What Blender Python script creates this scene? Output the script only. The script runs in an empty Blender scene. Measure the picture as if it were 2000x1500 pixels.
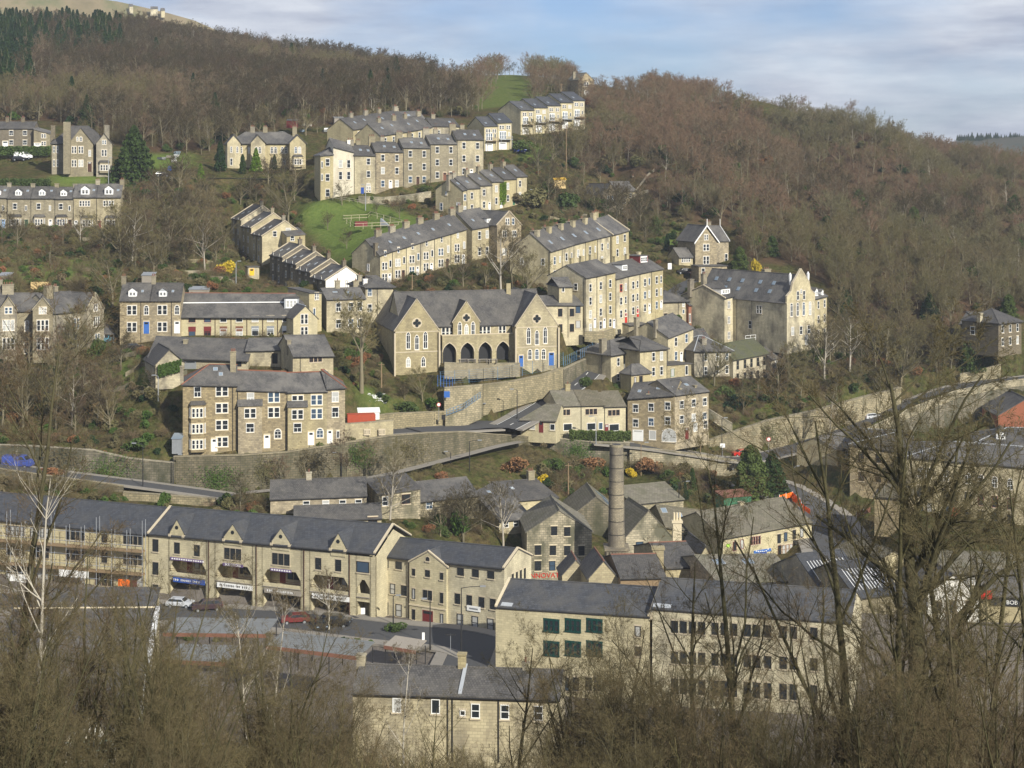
import bpy, math, random
import numpy as np
from mathutils import Vector, Matrix
from mathutils.geometry import delaunay_2d_cdt
random.seed(7)
F, HZ, CZ = 3200.0, 300.0, 100.0      # focal length in photo pixels, eye-level row, camera height
COL = bpy.context.scene.collection
V = Vector
def W(px, py, Y): return V(((px-1000)/F*Y, Y, CZ-(py-HZ)/F*Y))
def ZY(py, Y): return CZ-(py-HZ)/F*Y
def on_line(P0, P1, px):
    k = (px-1000)/F
    d = P1-P0
    t = (k*P0.y-P0.x)/(d.x-k*d.y)
    q = P0+d*t
    return q.x, q.y
CTRL = []
def ctrl(px, py, Y): 
    q = W(px, py, Y); CTRL.append((q.x, q.y, q.z))

# ------------------------------------------------------------------ materials
M = {}
def newmat(name):
    m = bpy.data.materials.new(name); m.use_nodes = True
    nt = m.node_tree; b = nt.nodes['Principled BSDF']
    b.inputs['Specular IOR Level'].default_value = 0.2
    M[name] = m
    return m, nt, b
def N(nt, typ, **kw):
    n = nt.nodes.new(typ)
    for k, v in kw.items():
        if k in n.inputs: n.inputs[k].default_value = v
        else: setattr(n, k, v)
    return n
def c4(c): return (c[0], c[1], c[2], 1.0)
def ramp(nt, fac, stops):
    r = nt.nodes.new('ShaderNodeValToRGB')
    el = r.color_ramp.elements
    while len(el) < len(stops): el.new(.5)
    for e, (p, c) in zip(el, stops): e.position = p; e.color = c4(c)
    nt.links.new(fac, r.inputs[0]); return r.outputs[0]
def mixc(nt, a, b, fac, mode='MIX'):
    m = nt.nodes.new('ShaderNodeMix'); m.data_type = 'RGBA'; m.blend_type = mode
    for s, v in ((6, a), (7, b)):
        if hasattr(v, 'is_linked'): nt.links.new(v, m.inputs[s])
        else: m.inputs[s].default_value = c4(v)
    if hasattr(fac, 'is_linked'): nt.links.new(fac, m.inputs[0])
    else: m.inputs[0].default_value = fac
    return m.outputs[2]
def noise(nt, scale, detail=4, vec=None, rough=.6, out=0, stretch=None):
    n = N(nt, 'ShaderNodeTexNoise', Scale=scale, Detail=detail, Roughness=rough)
    if vec is None:
        g = nt.nodes.new('ShaderNodeNewGeometry'); vec = g.outputs['Position']
    if stretch:
        mp = nt.nodes.new('ShaderNodeMapping'); mp.inputs['Scale'].default_value = stretch
        nt.links.new(vec, mp.inputs[0]); vec = mp.outputs[0]
    nt.links.new(vec, n.inputs['Vector']); return n.outputs[out]
def mult(nt, a, k, add=0.0):
    m = nt.nodes.new('ShaderNodeMath'); m.operation = 'MULTIPLY_ADD'
    nt.links.new(a, m.inputs[0]); m.inputs[1].default_value = k; m.inputs[2].default_value = add
    return m.outputs[0]
def plain(name, c, rough=.7, metal=0, spec=.2, emis=None):
    m, nt, b = newmat(name)
    n = noise(nt, 2.0, 3)
    col = mixc(nt, [x*.86 for x in c], [min(1, x*1.1) for x in c], n)
    nt.links.new(col, b.inputs['Base Color'])
    b.inputs['Roughness'].default_value = rough; b.inputs['Metallic'].default_value = metal
    b.inputs['Specular IOR Level'].default_value = spec
    return m
def masonry(name, c1, c2, mortar, bw=.55, rh=.3, soot=.5, sootcol=(.11, .095, .075), rough=.9, ms=.02, var=.16):
    m, nt, b = newmat(name)
    uv = nt.nodes.new('ShaderNodeUVMap')
    br = N(nt, 'ShaderNodeTexBrick', Scale=1.0, **{'Mortar Size': ms, 'Brick Width': bw, 'Row Height': rh, 'Bias': 0.0, 'Mortar Smooth': .3})
    br.inputs['Color1'].default_value = c4(c1); br.inputs['Color2'].default_value = c4(c2); br.inputs['Mortar'].default_value = c4(mortar)
    nt.links.new(uv.outputs[0], br.inputs['Vector'])
    col = br.outputs['Color']
    n1 = noise(nt, .35, 5, stretch=(1, 1, .6))
    f = ramp(nt, n1, [(.42, (0, 0, 0)), (.68, (1, 1, 1))])
    oi = nt.nodes.new('ShaderNodeObjectInfo')
    sm_ = nt.nodes.new('ShaderNodeMath'); sm_.operation = 'MULTIPLY'; nt.links.new(mult(nt, f, soot), sm_.inputs[0]); nt.links.new(mult(nt, oi.outputs['Random'], 1.3, .45), sm_.inputs[1])
    col = mixc(nt, col, sootcol, sm_.outputs[0])
    n2 = noise(nt, 1.7, 4)
    col = mixc(nt, col, [1.2]*3, mult(nt, n2, .5), 'MULTIPLY')
    n4 = noise(nt, .9, 4, stretch=(1, 1, .12))
    col = mixc(nt, col, sootcol, mult(nt, ramp(nt, n4, [(.5, (0, 0, 0)), (.75, (1, 1, 1))]), soot*.7))
    hs = nt.nodes.new('ShaderNodeHueSaturation')
    nt.links.new(col, hs.inputs['Color'])
    nt.links.new(mult(nt, oi.outputs['Random'], var*2, 1-var), hs.inputs['Value'])
    nt.links.new(mult(nt, oi.outputs['Random'], -.3, 1.15), hs.inputs['Saturation'])
    nt.links.new(hs.outputs[0], b.inputs['Base Color'])
    b.inputs['Roughness'].default_value = rough
    bm = nt.nodes.new('ShaderNodeBump'); bm.inputs['Strength'].default_value = .5; bm.inputs['Distance'].default_value = .03
    nt.links.new(br.outputs['Fac'], bm.inputs['Height']); bm.invert = True
    nt.links.new(bm.outputs[0], b.inputs['Normal'])
    return m
masonry('buff', (.54, .47, .295), (.44, .38, .24), (.35, .31, .20), soot=.5, var=.15)
masonry('honey', (.45, .39, .245), (.34, .29, .185), (.27, .24, .155), soot=.48)
masonry('brown', (.38, .31, .19), (.22, .18, .115), (.20, .17, .11), soot=.35)
masonry('grey', (.34, .30, .21), (.25, .22, .155), (.21, .185, .135), soot=.5)
masonry('sooty', (.22, .185, .13), (.14, .12, .085), (.12, .105, .08), soot=.6)
masonry('newstone', (.54, .48, .315), (.45, .40, .265), (.40, .355, .24), soot=.32, var=.05)
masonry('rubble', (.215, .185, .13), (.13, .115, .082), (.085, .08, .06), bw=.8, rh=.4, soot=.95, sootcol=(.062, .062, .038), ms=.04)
masonry('rubblelit', (.40, .34, .225), (.26, .225, .15), (.16, .145, .10), bw=.7, rh=.38, soot=.8, sootcol=(.10, .095, .06), ms=.04)  # lighter copy of rubble; sunlight on the stone is put into the colour
masonry('brick', (.38, .13, .07), (.30, .10, .055), (.3, .24, .2), bw=.24, rh=.09, soot=.3, ms=.012)
masonry('render_cream', (.52, .47, .35), (.50, .45, .335), (.50, .45, .335), soot=.5, sootcol=(.3, .25, .18))
masonry('render_white', (.80, .78, .72), (.79, .77, .71), (.79, .77, .71), soot=.1, sootcol=(.4, .38, .3))
masonry('slate', (.105, .099, .094), (.062, .060, .058), (.036, .035, .035), bw=.3, rh=.34, soot=.35, sootcol=(.19, .175, .15), rough=.6, ms=.025, var=.16)
masonry('slate_blue', (.070, .074, .084), (.046, .049, .056), (.026, .028, .033), bw=.45, rh=.42, soot=.5, sootcol=(.095, .09, .082), rough=.55, ms=.02, var=.08)
masonry('stoneslate', (.19, .17, .13), (.13, .118, .09), (.08, .072, .058), bw=.6, rh=.45, soot=.4, sootcol=(.09, .09, .05), rough=.9, ms=.03)
masonry('mossroof', (.10, .105, .05), (.075, .08, .045), (.05, .05, .035), bw=.5, rh=.4, soot=.5, sootcol=(.08, .08, .07), rough=.95, ms=.03)
masonry('corrugate', (.19, .20, .20), (.15, .16, .16), (.18, .18, .18), bw=50, rh=.2, soot=.3, sootcol=(.2, .19, .17), rough=.6, ms=.03)
plain('trim', (.50, .43, .31)); plain('ashlar', (.58, .50, .35)); plain('white', (.78, .78, .76), .4); plain('lead', (.36, .38, .40), .5); plain('ridgered', (.22, .085, .05))
plain('terracotta', (.20, .095, .065)); plain('blackpaint', (.03, .03, .032), .4); plain('darkwood', (.07, .035, .025), .5); plain('redpaint', (.5, .03, .02), .4)
plain('maroon', (.16, .03, .03), .5); plain('bluepaint', (.05, .14, .42), .4); plain('palebluepaint', (.32, .47, .70), .5); plain('mint', (.52, .70, .60), .6); plain('orange', (.85, .17, .02), .5)
plain('yellowpaint', (.75, .45, .03), .5); plain('greendoor', (.05, .16, .09), .5); plain('steel', (.38, .40, .42), .4, .5); plain('blacktop', (.075, .075, .077), .9); plain('pavement', (.24, .22, .19), .9)
plain('wood', (.24, .17, .10), .8); plain('greywood', (.28, .25, .21), .9); plain('paleboard', (.62, .46, .22), .8); plain('fencered', (.36, .07, .035), .7); plain('bluefence', (.10, .19, .30), .5); plain('signblue', (.03, .08, .32), .4)
masonry('stack', (.30, .25, .16), (.20, .165, .105), (.13, .115, .08), bw=.45, rh=.22, soot=.7, ms=.03)
plain('green_shutter', (.012, .05, .045), .3); plain('teal', (.02, .09, .08), .4); plain('lime', (.35, .6, .08), .5); plain('rubber', (.02, .02, .02), .8); plain('brownpanel', (.17, .075, .045), .6)
plain('turfgreen', (.09, .16, .03), .95); plain('reddark', (.10, .02, .02), .5); plain('purplefas', (.14, .09, .22), .5); plain('roadline', (.75, .75, .72), .7)
for nm, c in (('glass', (.022, .026, .030)), ('glass_blue', (.05, .08, .12)), ('glass_curtain', (.42, .42, .40)), ('skyglass', (.20, .25, .30))):
    m, nt, b = newmat(nm); b.inputs['Base Color'].default_value = c4(c); b.inputs['Roughness'].default_value = .12; b.inputs['Specular IOR Level'].default_value = .5
for nm, c in (('carsilver', (.55, .57, .60)), ('carwhite', (.80, .80, .80)), ('carblack', (.02, .02, .022)), ('cardark', (.05, .03, .035)), ('carblue', (.05, .08, .30)), ('carred', (.45, .02, .015)), ('carcyan', (.10, .35, .50))):
    m, nt, b = newmat(nm); b.inputs['Base Color'].default_value = c4(c); b.inputs['Roughness'].default_value = .25; b.inputs['Coat Weight'].default_value = .5; b.inputs['Specular IOR Level'].default_value = .5
def bark(name, ca, cb, cc):
    m, nt, b = newmat(name)
    oi = nt.nodes.new('ShaderNodeObjectInfo')
    col = ramp(nt, oi.outputs['Random'], [(0, ca), (.5, cb), (1, cc)])
    n = noise(nt, 3.0, 4)
    col = mixc(nt, col, [1.35]*3, n, 'MULTIPLY')
    nt.links.new(col, b.inputs['Base Color']); b.inputs['Roughness'].default_value = .9; b.inputs['Specular IOR Level'].default_value = .05
bark('woodtwig', (.148, .108, .068), (.130, .098, .060), (.158, .106, .070))
bark('olivetwig', (.140, .120, .055), (.120, .106, .050), (.148, .118, .062))
bark('trunkbark', (0.160, 0.139, 0.088), (0.120, 0.107, 0.072), (0.200, 0.172, 0.112))
bark('birchbark', (.33, .30, .25), (.28, .25, .20), (.38, .35, .29))
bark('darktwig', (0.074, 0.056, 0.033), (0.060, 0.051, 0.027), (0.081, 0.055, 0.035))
bark('russettwig', (.178, .120, .076), (.165, .113, .070), (.185, .118, .078))
bark('paletwig', (0.148, 0.133, 0.073), (0.133, 0.122, 0.063), (0.144, 0.122, 0.070))
bark('mossbark', (.068, .062, .032), (.050, .047, .026), (.082, .072, .042))
bark('neartwig', (.108, .090, .046), (.088, .074, .040), (.098, .072, .044))
bark('browntwig', (0.101, 0.084, 0.045), (0.086, 0.070, 0.039), (0.117, 0.090, 0.051))
bark('evergreen', (.028, .050, .018), (.022, .042, .020), (.040, .062, .018))
bark('limegreen', (.11, .17, .02), (.09, .15, .02), (.13, .19, .03))
bark('bushgreen', (.055, .085, .025), (.075, .10, .03), (.045, .07, .025))
bark('shrubolive', (.12, .115, .05), (.13, .105, .06), (.10, .10, .045))
bark('rustshrub', (.20, .09, .045), (.18, .10, .05), (.22, .10, .05))
bark('yellowshrub', (.50, .36, .03), (.42, .32, .04), (.48, .36, .03))
bark('ivy', (.06, .10, .025), (.05, .09, .02), (.07, .11, .03))

# ------------------------------------------------------------------ mesh builder
class MB:
    def __init__(s): s.v = []; s.f = []; s.m = []
    def poly(s, pts, mi=0):
        i = len(s.v); s.v += [V(p) for p in pts]; s.f.append(tuple(range(i, i+len(pts)))); s.m.append(mi)
    def prism(s, pts, off, mi=0):
        """closed solid: polygon pts extruded by vector off"""
        a = [V(p) for p in pts]; b = [p+off for p in a]; n = len(a)
        nn = V((0, 0, 0))
        for i in range(n): nn += (a[i]-a[0]).cross(a[(i+1) % n]-a[0])
        if nn.dot(off) > 0: a, b = a[::-1], b[::-1]
        s.poly(a, mi); s.poly(b[::-1], mi)
        for i in range(n):
            j = (i+1) % n; s.poly([a[j], a[i], b[i], b[j]], mi)
    def box(s, o, ax, ay, az, mi=0):
        o, ax, ay, az = V(o), V(ax), V(ay), V(az)
        s.prism([o, o+ax, o+ax+ay, o+ay], az, mi)
    def cbox(s, c, d, ang=0, mi=0):
        ca, sa = math.cos(ang), math.sin(ang)
        ax = V((ca, sa, 0))*d[0]; ay = V((-sa, ca, 0))*d[1]; az = V((0, 0, d[2]))
        s.box(V(c)-ax/2-ay/2-az/2, ax, ay, az, mi)
    def tube(s, pts, rad, sides=6, mi=0, cap=True):
        pts = [V(p) for p in pts]; rings = []
        if not hasattr(rad, '__len__'): rad = [rad]*len(pts)
        for i, p in enumerate(pts):
            d = (pts[min(i+1, len(pts)-1)]-pts[max(i-1, 0)]).normalized()
            a = d.cross(V((.31, .95, .11))); a = a.normalized() if a.length > .05 else V((1, 0, 0)); b = d.cross(a)
            rings.append([p+(a*math.cos(2*math.pi*k/sides)+b*math.sin(2*math.pi*k/sides))*rad[i] for k in range(sides)])
        for i in range(len(pts)-1):
            for k in range(sides):
                k2 = (k+1) % sides; s.poly([rings[i][k], rings[i][k2], rings[i+1][k2], rings[i+1][k]], mi)
        if cap: s.poly(rings[-1], mi); s.poly(rings[0][::-1], mi)
    def mesh(s, name, mats, org=V((0, 0, 0))):
        me = bpy.data.meshes.new(name)
        me.from_pydata([tuple(p-org) for p in s.v], [], s.f)
        for m in mats: me.materials.append(M[m])
        me.polygons.foreach_set('material_index', s.m)
        uv = me.uv_layers.new(name='UVMap'); data = []
        for f in s.f:
            a, b, c = s.v[f[0]], s.v[f[1]], s.v[f[2]]
            n = (b-a).cross(c-a)
            if n.length < 1e-9 and len(f) > 3: n = (c-a).cross(s.v[f[3]]-a)
            t = V((-n.y, n.x, 0))
            t = t.normalized() if t.length > 1e-6 else V((1, 0, 0))
            bb = n.cross(t); bb = bb.normalized() if bb.length > 1e-9 else V((0, 1, 0))
            if bb.z < 0: bb = -bb
            for i in f: data += [s.v[i].dot(t), s.v[i].dot(bb)]
        uv.data.foreach_set('uv', data)
        return me
    def build(s, name, mats, parent=None, org=None):
        """world-space geometry -> object (child of an unrotated Empty, or top-level with its origin at org)"""
        if isinstance(mats, str): mats = [mats]
        wo = parent_loc(parent) if parent else (V(org) if org is not None else V((0, 0, 0)))
        me = s.mesh(name, mats, wo)
        o = bpy.data.objects.new(name, me); COL.objects.link(o)
        if parent: o.parent = parent
        else: o.location = wo
        return o
def parent_loc(p):
    l = V((0, 0, 0))
    while p: l += p.location; p = p.parent
    return l
def tag(o, label=None, cat=None, group=None, kind=None):
    if label: o['label'] = label
    if cat: o['category'] = cat
    if group: o['group'] = group
    if kind: o['kind'] = kind
    return o
def empty(name, loc, label, cat, group=None, rz=0):
    o = bpy.data.objects.new(name, None); COL.objects.link(o); o.location = loc; o.rotation_euler.z = rz
    o.empty_display_size = .5
    return tag(o, label, cat, group)
ORD = 'first second third fourth fifth sixth seventh eighth ninth tenth eleventh twelfth'.split()

# ------------------------------------------------------------------ windows and doors (shared meshes)
WC = {}
def win_meshes(typ, w, h, fm, tm):
    key = (typ, round(w, 2), round(h, 2), fm, tm)
    if key in WC: return WC[key]
    f, p = MB(), MB(); t = .08
    X, Y_, Z = V((1, 0, 0)), V((0, -1, 0)), V((0, 0, 1))
    def bx(mb, x0, x1, z0, z1, d, mi=0, y0=.01): mb.box((x0, y0, z0), X*(x1-x0), Y_*(d+y0), Z*(z1-z0), mi)
    a = w/2; b = h/2
    if typ in ('sash', 'two', 'three', 'four', 'plain', 'casement'):
        n = {'two': 2, 'three': 3, 'four': 4}.get(typ, 1)
        bx(f, -a-.12, a+.12, -b-.16, -b, .13, 1); bx(f, -a-.12, a+.12, b, b+.2, .035, 1)
        if n > 1: bx(f, -a-.1, -a, -b, b, .03, 1); bx(f, a, a+.1, -b, b, .03, 1)
        pw = w/n
        for i in range(n):
            x0 = -a+i*pw; x1 = x0+pw
            if i: bx(f, x0-.06, x0+.06, -b, b, .03, 1); x0 += .06
            if i < n-1: x1 -= .06
            bx(f, x0, x0+t, -b, b, .07); bx(f, x1-t, x1, -b, b, .07)
            bx(f, x0+t, x1-t, b-t, b, .07); bx(f, x0+t, x1-t, -b, -b+t, .07)
            if typ != 'plain': bx(f, x0+t, x1-t, -.035, .035, .06)
            if typ == 'casement': bx(f, (x0+x1)/2-.035, (x0+x1)/2+.035, -b+t, -.035, .06)
        bx(p, -a+.03, a-.03, -b+.03, b-.03, .022)
    elif typ in ('arch', 'gothic'):
        def outline(aa, bb_, y):
            if typ == 'arch': return [V((-aa, y, -bb_))]+[V((aa*-math.cos(k*math.pi/8), y, bb_-aa+aa*math.sin(k*math.pi/8))) for k in range(9)]+[V((aa, y, -bb_))]
            q = [V((-aa, y, -bb_))]
            for k in range(5): th = math.radians(60*k/4); q.append(V((aa-2*aa*math.cos(th), y, bb_-1.73*aa+2*aa*math.sin(th))))
            for k in (3, 2, 1, 0): th = math.radians(60*k/4); q.append(V((-aa+2*aa*math.cos(th), y, bb_-1.73*aa+2*aa*math.sin(th))))
            return q+[V((aa, y, -bb_))]
        f.prism(outline(a+.12, b+.12, .01), V((0, -.035, 0)), 1)
        f.prism(outline(a, b, -.02), V((0, -.03, 0)), 0)
        n = 1 if w < 1.3 else 3
        p.prism(outline(a-.09, b-.09, -.04), V((0, -.02, 0)))
        bx(f, -a-.12, a+.12, -b-.2, -b-.02, .13, 1)
        for z in ((-.12, .25) if h < 2.2 else (-.5, -.1, .3)): bx(f, -a+.05, a-.05, z*h-.035, z*h+.035, .075)
        bx(f, -.03, .03, -b+.05, b-a*.9, .075)
    elif typ == 'door':
        bx(f, -a-.1, a+.1, b, b+.25, .04, 1); bx(f, -a-.14, -a, -b, b, .035, 1); bx(f, a, a+.14, -b, b, .035, 1)
        bx(f, -a, a, -b, b, .03, 0); bx(p, -a+.2, a-.2, b-.5, b-.12, .045)
        for z in (-.32, .05): bx(f, -a+.15, a-.15, z*h, z*h+.08, .05, 0)
    elif typ == 'garage':
        bx(f, -a-.1, a+.1, b, b+.22, .04, 1); bx(f, -a, a, -b, b, .03, 0)
        for k in range(1, 5): bx(f, -a, a, -b+k*h/5-.02, -b+k*h/5+.02, .05, 0)
        bx(p, -a+.3, a-.3, b-.42, b-.15, .045)
    WC[key] = (f.mesh('window_frame', [fm, tm]), p.mesh('pane', ['glass']))
    return WC[key]
PANE = {}
def pane_var(me, mat):
    k = (me.name, mat)
    if k not in PANE:
        q = me.copy(); q.materials.clear(); q.materials.append(M[mat]); PANE[k] = q
    return PANE[k]
def put_window(root, pos, u, typ='sash', w=.95, h=1.5, fm='white', tm='trim', glass=None, part=None):
    fme, pme = win_meshes(typ, w, h, fm, tm)
    if glass is None: glass = random.choices(['glass', 'glass_curtain', 'glass_blue'], [.72, .16, .12])[0]
    if glass != 'glass': pme = pane_var(pme, glass)
    nm = part or ('door' if typ == 'door' else 'garage_door' if typ == 'garage' else 'window')
    o = bpy.data.objects.new(nm, fme); COL.objects.link(o); o.parent = root
    o.location = V(pos)-parent_loc(root); o.rotation_euler.z = math.atan2(u.y, u.x)
    p = bpy.data.objects.new('pane', pme); COL.objects.link(p); p.parent = o
    return o

# ------------------------------------------------------------------ houses
FOOT = []
class House:
    def __init__(s, name, label, cat, p0, p1, e0, e1, depth, root=None, wall='buff', roofm='slate', roof='gable', rise=2.6, rf=.5,
                 oh=.25, vo=.12, ext=1.5, group=None, hl=None, hr=None, ridgem=None, trim='trim', fm='white', wallpart='wall', th=.16, coping=None, ct=True, skipwall=False):
        s.p0, s.p1, s.e0, s.e1, s.D = V(p0), V(p1), e0, e1, depth
        d = V((p1.x-p0.x, p1.y-p0.y, 0)); s.Wd = d.length; s.u = d.normalized(); s.inn = V((-s.u.y, s.u.x, 0))
        s.A = V((p0.x, p0.y, 0)); s.B = V((p1.x, p1.y, 0)); s.C = s.B+s.inn*depth; s.E = s.A+s.inn*depth
        s.zb = min(p0.z, p1.z)-ext; s.rise, s.rf, s.kind = rise, rf, roof
        s.trim, s.fm, s.wall, s.roofm = trim, fm, wall, roofm
        s.root = root or empty(name, p0, label, cat, group)
        if ct:
            for q in (p0, p1): CTRL.append((q.x, q.y, q.z))
        FOOT.append([(q.x, q.y) for q in (s.A, s.B, s.C, s.E)])
        Z = V((0, 0, 1)); L = lambda q, z: V((q.x, q.y, z))
        A, B, C, E, zb = s.A, s.B, s.C, s.E, s.zb
        em = (e0+e1)/2; sl = rise/(depth*rf)
        w = MB()
        hl_ = (hl if hl is not None else depth/2); hr_ = (hr if hr is not None else depth/2)
        if roof == 'gable':
            RL, RR = A+s.inn*depth*rf, B+s.inn*depth*rf
            w.poly([L(A, zb), L(B, zb), L(B, e1), L(A, e0)]); w.poly([L(B, zb), L(C, zb), L(C, e1), L(RR, e1+rise), L(B, e1)])
            w.poly([L(C, zb), L(E, zb), L(E, e0), L(C, e1)]); w.poly([L(E, zb), L(A, zb), L(A, e0), L(RL, e0+rise), L(E, e0)])
        elif roof == 'gfront':
            m = (A+B)/2; m2 = (E+C)/2
            w.poly([L(A, zb), L(B, zb), L(B, e1), L(m, em+rise), L(A, e0)]); w.poly([L(B, zb), L(C, zb), L(C, e1), L(B, e1)])
            w.poly([L(C, zb), L(E, zb), L(E, e0), L(m2, em+rise), L(C, e1)]); w.poly([L(E, zb), L(A, zb), L(A, e0), L(E, e0)])
        elif roof == 'mono':
            w.poly([L(A, zb), L(B, zb), L(B, e1), L(A, e0)]); w.poly([L(B, zb), L(C, zb), L(C, e1+rise), L(B, e1)])
            w.poly([L(C, zb), L(E, zb), L(E, e0+rise), L(C, e1+rise)]); w.poly([L(E, zb), L(A, zb), L(A, e0), L(E, e0+rise)])
        else:
            for a, b, ea, eb in ((A, B, e0, e1), (B, C, e1, e1), (C, E, e1, e0), (E, A, e0, e0)): w.poly([L(a, zb), L(b, zb), L(b, eb), L(a, ea)])
        s.wallobj = None if skipwall else w.build(wallpart, [wall], s.root)
        r = MB()
        def slab(pts, mi=0): r.prism([p+Z*.02 for p in pts], V((0, 0, th)), mi)
        u, n = s.u, s.inn
        if roof == 'gable':
            a0 = A-u*vo; b0 = B+u*vo
            ek = (e1-e0)/s.Wd*vo
            s.slope = sl
            F0, F1 = L(a0-n*oh, e0-ek-sl*oh), L(b0-n*oh, e1+ek-sl*oh)
            R0, R1 = L(a0+n*depth*rf, e0-ek+rise), L(b0+n*depth*rf, e1+ek+rise)
            sb = rise/(depth*(1-rf))
            K0, K1 = L(a0+n*(depth+oh), e0-ek-sb*oh), L(b0+n*(depth+oh), e1+ek-sb*oh)
            slab([F0, F1, R1, R0]); slab([R0, R1, K1, K0])
            s.R0, s.R1 = R0, R1
            r.tube([R0+Z*(th+.0), R1+Z*(th+.0)], .13, 6, 1)
            # gutter along the front eaves
            r.box(F0+Z*(-.06)-n*.1, F1-F0, n*.1, Z*.1, 2)
            if coping:
                for P, Q, uu in ((F0, R0, u), (F1, R1, -u)):
                    r.prism([P+Z*(th-.05), Q+Z*(th-.05), Q+Z*(th+.22), P+Z*(th+.22)], uu*.32, 3)
                for P, Q, uu in ((K0, R0, u), (K1, R1, -u)):
                    r.prism([P+Z*(th-.05), Q+Z*(th-.05), Q+Z*(th+.22), P+Z*(th+.22)], uu*.32, 3)
        elif roof == 'gfront':
            sg = rise/(s.Wd/2); m = (A+B)/2; s.slope = sg
            R0, R1 = L(m-n*vo, em+rise), L(m+n*(depth+vo), em+rise)
            l0, l1 = L(A-u*oh-n*vo, e0-sg*oh), L(E-u*oh+n*vo, e0-sg*oh)
            r0, r1 = L(B+u*oh-n*vo, e1-sg*oh), L(C+u*oh+n*vo, e1-sg*oh)
            slab([l0, R0, R1, l1]); slab([R0, r0, r1, R1]); s.R0, s.R1 = R0, R1
            r.tube([R0+Z*th, R1+Z*th], .13, 6, 1)
            if coping:
                for P in (l0, r0): r.prism([P+Z*(th-.1), R0+Z*(th-.1), R0+Z*(th+.2), P+Z*(th+.2)], n*.3, 3)
        elif roof in ('hip', 'hipL', 'hipR'):
            la = hl_ if roof != 'hipR' else 0; lb = hr_ if roof != 'hipL' else 0
            s.slope = sl
            o_ = oh
            a, b, c, e = (L(A-u*(o_ if la else vo)-n*o_, e0-sl*o_), L(B+u*(o_ if lb else vo)-n*o_, e1-sl*o_), L(C+u*(o_ if lb else vo)+n*o_, e1-sl*o_), L(E-u*(o_ if la else vo)+n*o_, e0-sl*o_))
            R0, R1 = L(A+u*(la if la else -vo)+n*depth*rf, em+rise), L(B-u*(lb if lb else -vo)+n*depth*rf, em+rise)
            if not la: R0.z = e0+rise
            if not lb: R1.z = e1+rise
            s.R0, s.R1 = R0, R1
            if (R1-R0).length < .3:
                slab([a, b, R1]); slab([c, e, R1])
            else: slab([a, b, R1, R0]); slab([R0, R1, c, e])
            if la: slab([e, a, R0])
            else: w2 = MB(); w2.poly([L(E, e0), L(A, e0), L(A+n*depth*rf, e0+rise)]); w2.build(wallpart, [wall], s.root)
            if lb: slab([b, c, R1])
            else: w2 = MB(); w2.poly([L(B, e1), L(C, e1), L(B+n*depth*rf, e1+rise)]); w2.build(wallpart, [wall], s.root)
            for P, Q in [(R0, R1)]+([(a, R0), (e, R0)] if la else [])+([(b, R1), (c, R1)] if lb else []):
                if (P-Q).length > .3: r.tube([P+Z*th, Q+Z*th], .11, 5, 1)
            r.box(a+Z*(-.06)-n*.1, b-a, n*.1, Z*.1, 2)
        elif roof == 'mono':
            s.slope = rise/depth
            a0, b0 = A-u*vo, B+u*vo
            F0, F1, K0, K1 = L(a0-n*oh, e0-s.slope*oh), L(b0-n*oh, e1-s.slope*oh), L(a0+n*(depth+oh), e0+rise+s.slope*oh), L(b0+n*(depth+oh), e1+rise+s.slope*oh)
            slab([F0, F1, K1, K0]); s.R0, s.R1 = K0, K1
        elif roof == 'flat':
            s.slope = 0
            slab([L(A-u*oh-n*oh, e0), L(B+u*oh-n*oh, e1), L(C+u*oh+n*oh, e1), L(E-u*oh+n*oh, e0)]); s.R0, s.R1 = L(A, e0), L(B, e1)
        s.roof = r.build('roof', [roofm, ridgem or roofm, 'blackpaint', coping or roofm], s.root) if roof != 'none' else None
    def face(s, f):
        return {'F': (s.A, s.u, s.Wd, s.p0.z, s.p1.z, s.e0, s.e1), 'R': (s.B, s.inn, s.D, s.p1.z, s.p1.z, s.e1, s.e1), 'L': (s.E, -s.inn, s.D, s.p0.z, s.p0.z, s.e0, s.e0)}[f]
    def pt(s, f, t, z, out=0):
        o, d, l, *_ = s.face(f); q = o+d*l*t; nn = V((d.y, -d.x, 0)); return V((q.x, q.y, z))+nn*out
    def win(s, f, t, z, typ='sash', w=.95, h=1.5, root=None, out=0, **k):
        k.setdefault('fm', s.fm); k.setdefault('tm', s.trim)
        return put_window(root or s.root, s.pt(f, t, z, out), s.face(f)[1], typ, w, h, **k)
    def grid(s, f, ts, n, typ='sash', w=.95, h=1.5, skip=(), level=None, **k):
        o, d, l, b0, b1, e0, e1 = s.face(f)
        for j in range(n):
            for i, t in enumerate(ts):
                if (i, j) in skip: continue
                base = max(b0, b1) if level is None else level; ev = e0+(e1-e0)*t
                z = base+(ev-base)*(j+.52)/n
                s.win(f, t, z, typ, w, h, **k)
    def door(s, f, t, col='white', w=.95, h=2.1, z=None, **k):
        o, d, l, b0, b1, e0, e1 = s.face(f); z = b0+(b1-b0)*t if z is None else z
        s.win(f, t, z+h/2+.1, 'door', w, h, fm=col, glass='glass', **k)
    def chimney(s, t, v=.5, up=1.3, w=.9, d=.6, pots=2, m=None, potm='terracotta'):
        q = s.A+s.u*s.Wd*t+s.inn*s.D*v; ez = s.e0+(s.e1-s.e0)*t
        top = ez+s.rise+up; ang = math.atan2(s.u.y, s.u.x)
        mb = MB(); z0 = ez-.2
        mb.cbox((q.x, q.y, (z0+top)/2), (w, d, top-z0), ang); mb.cbox((q.x, q.y, top+.05), (w+.16, d+.16, .18), ang)
        for i in range(pots):
            x = (i-(pots-1)/2)*w/max(pots, 1)*.85
            c = V((q.x, q.y, top+.12))+s.u*x
            mb.tube([c, c+V((0, 0, .5))], [.12, .09], 7, 1)
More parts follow.
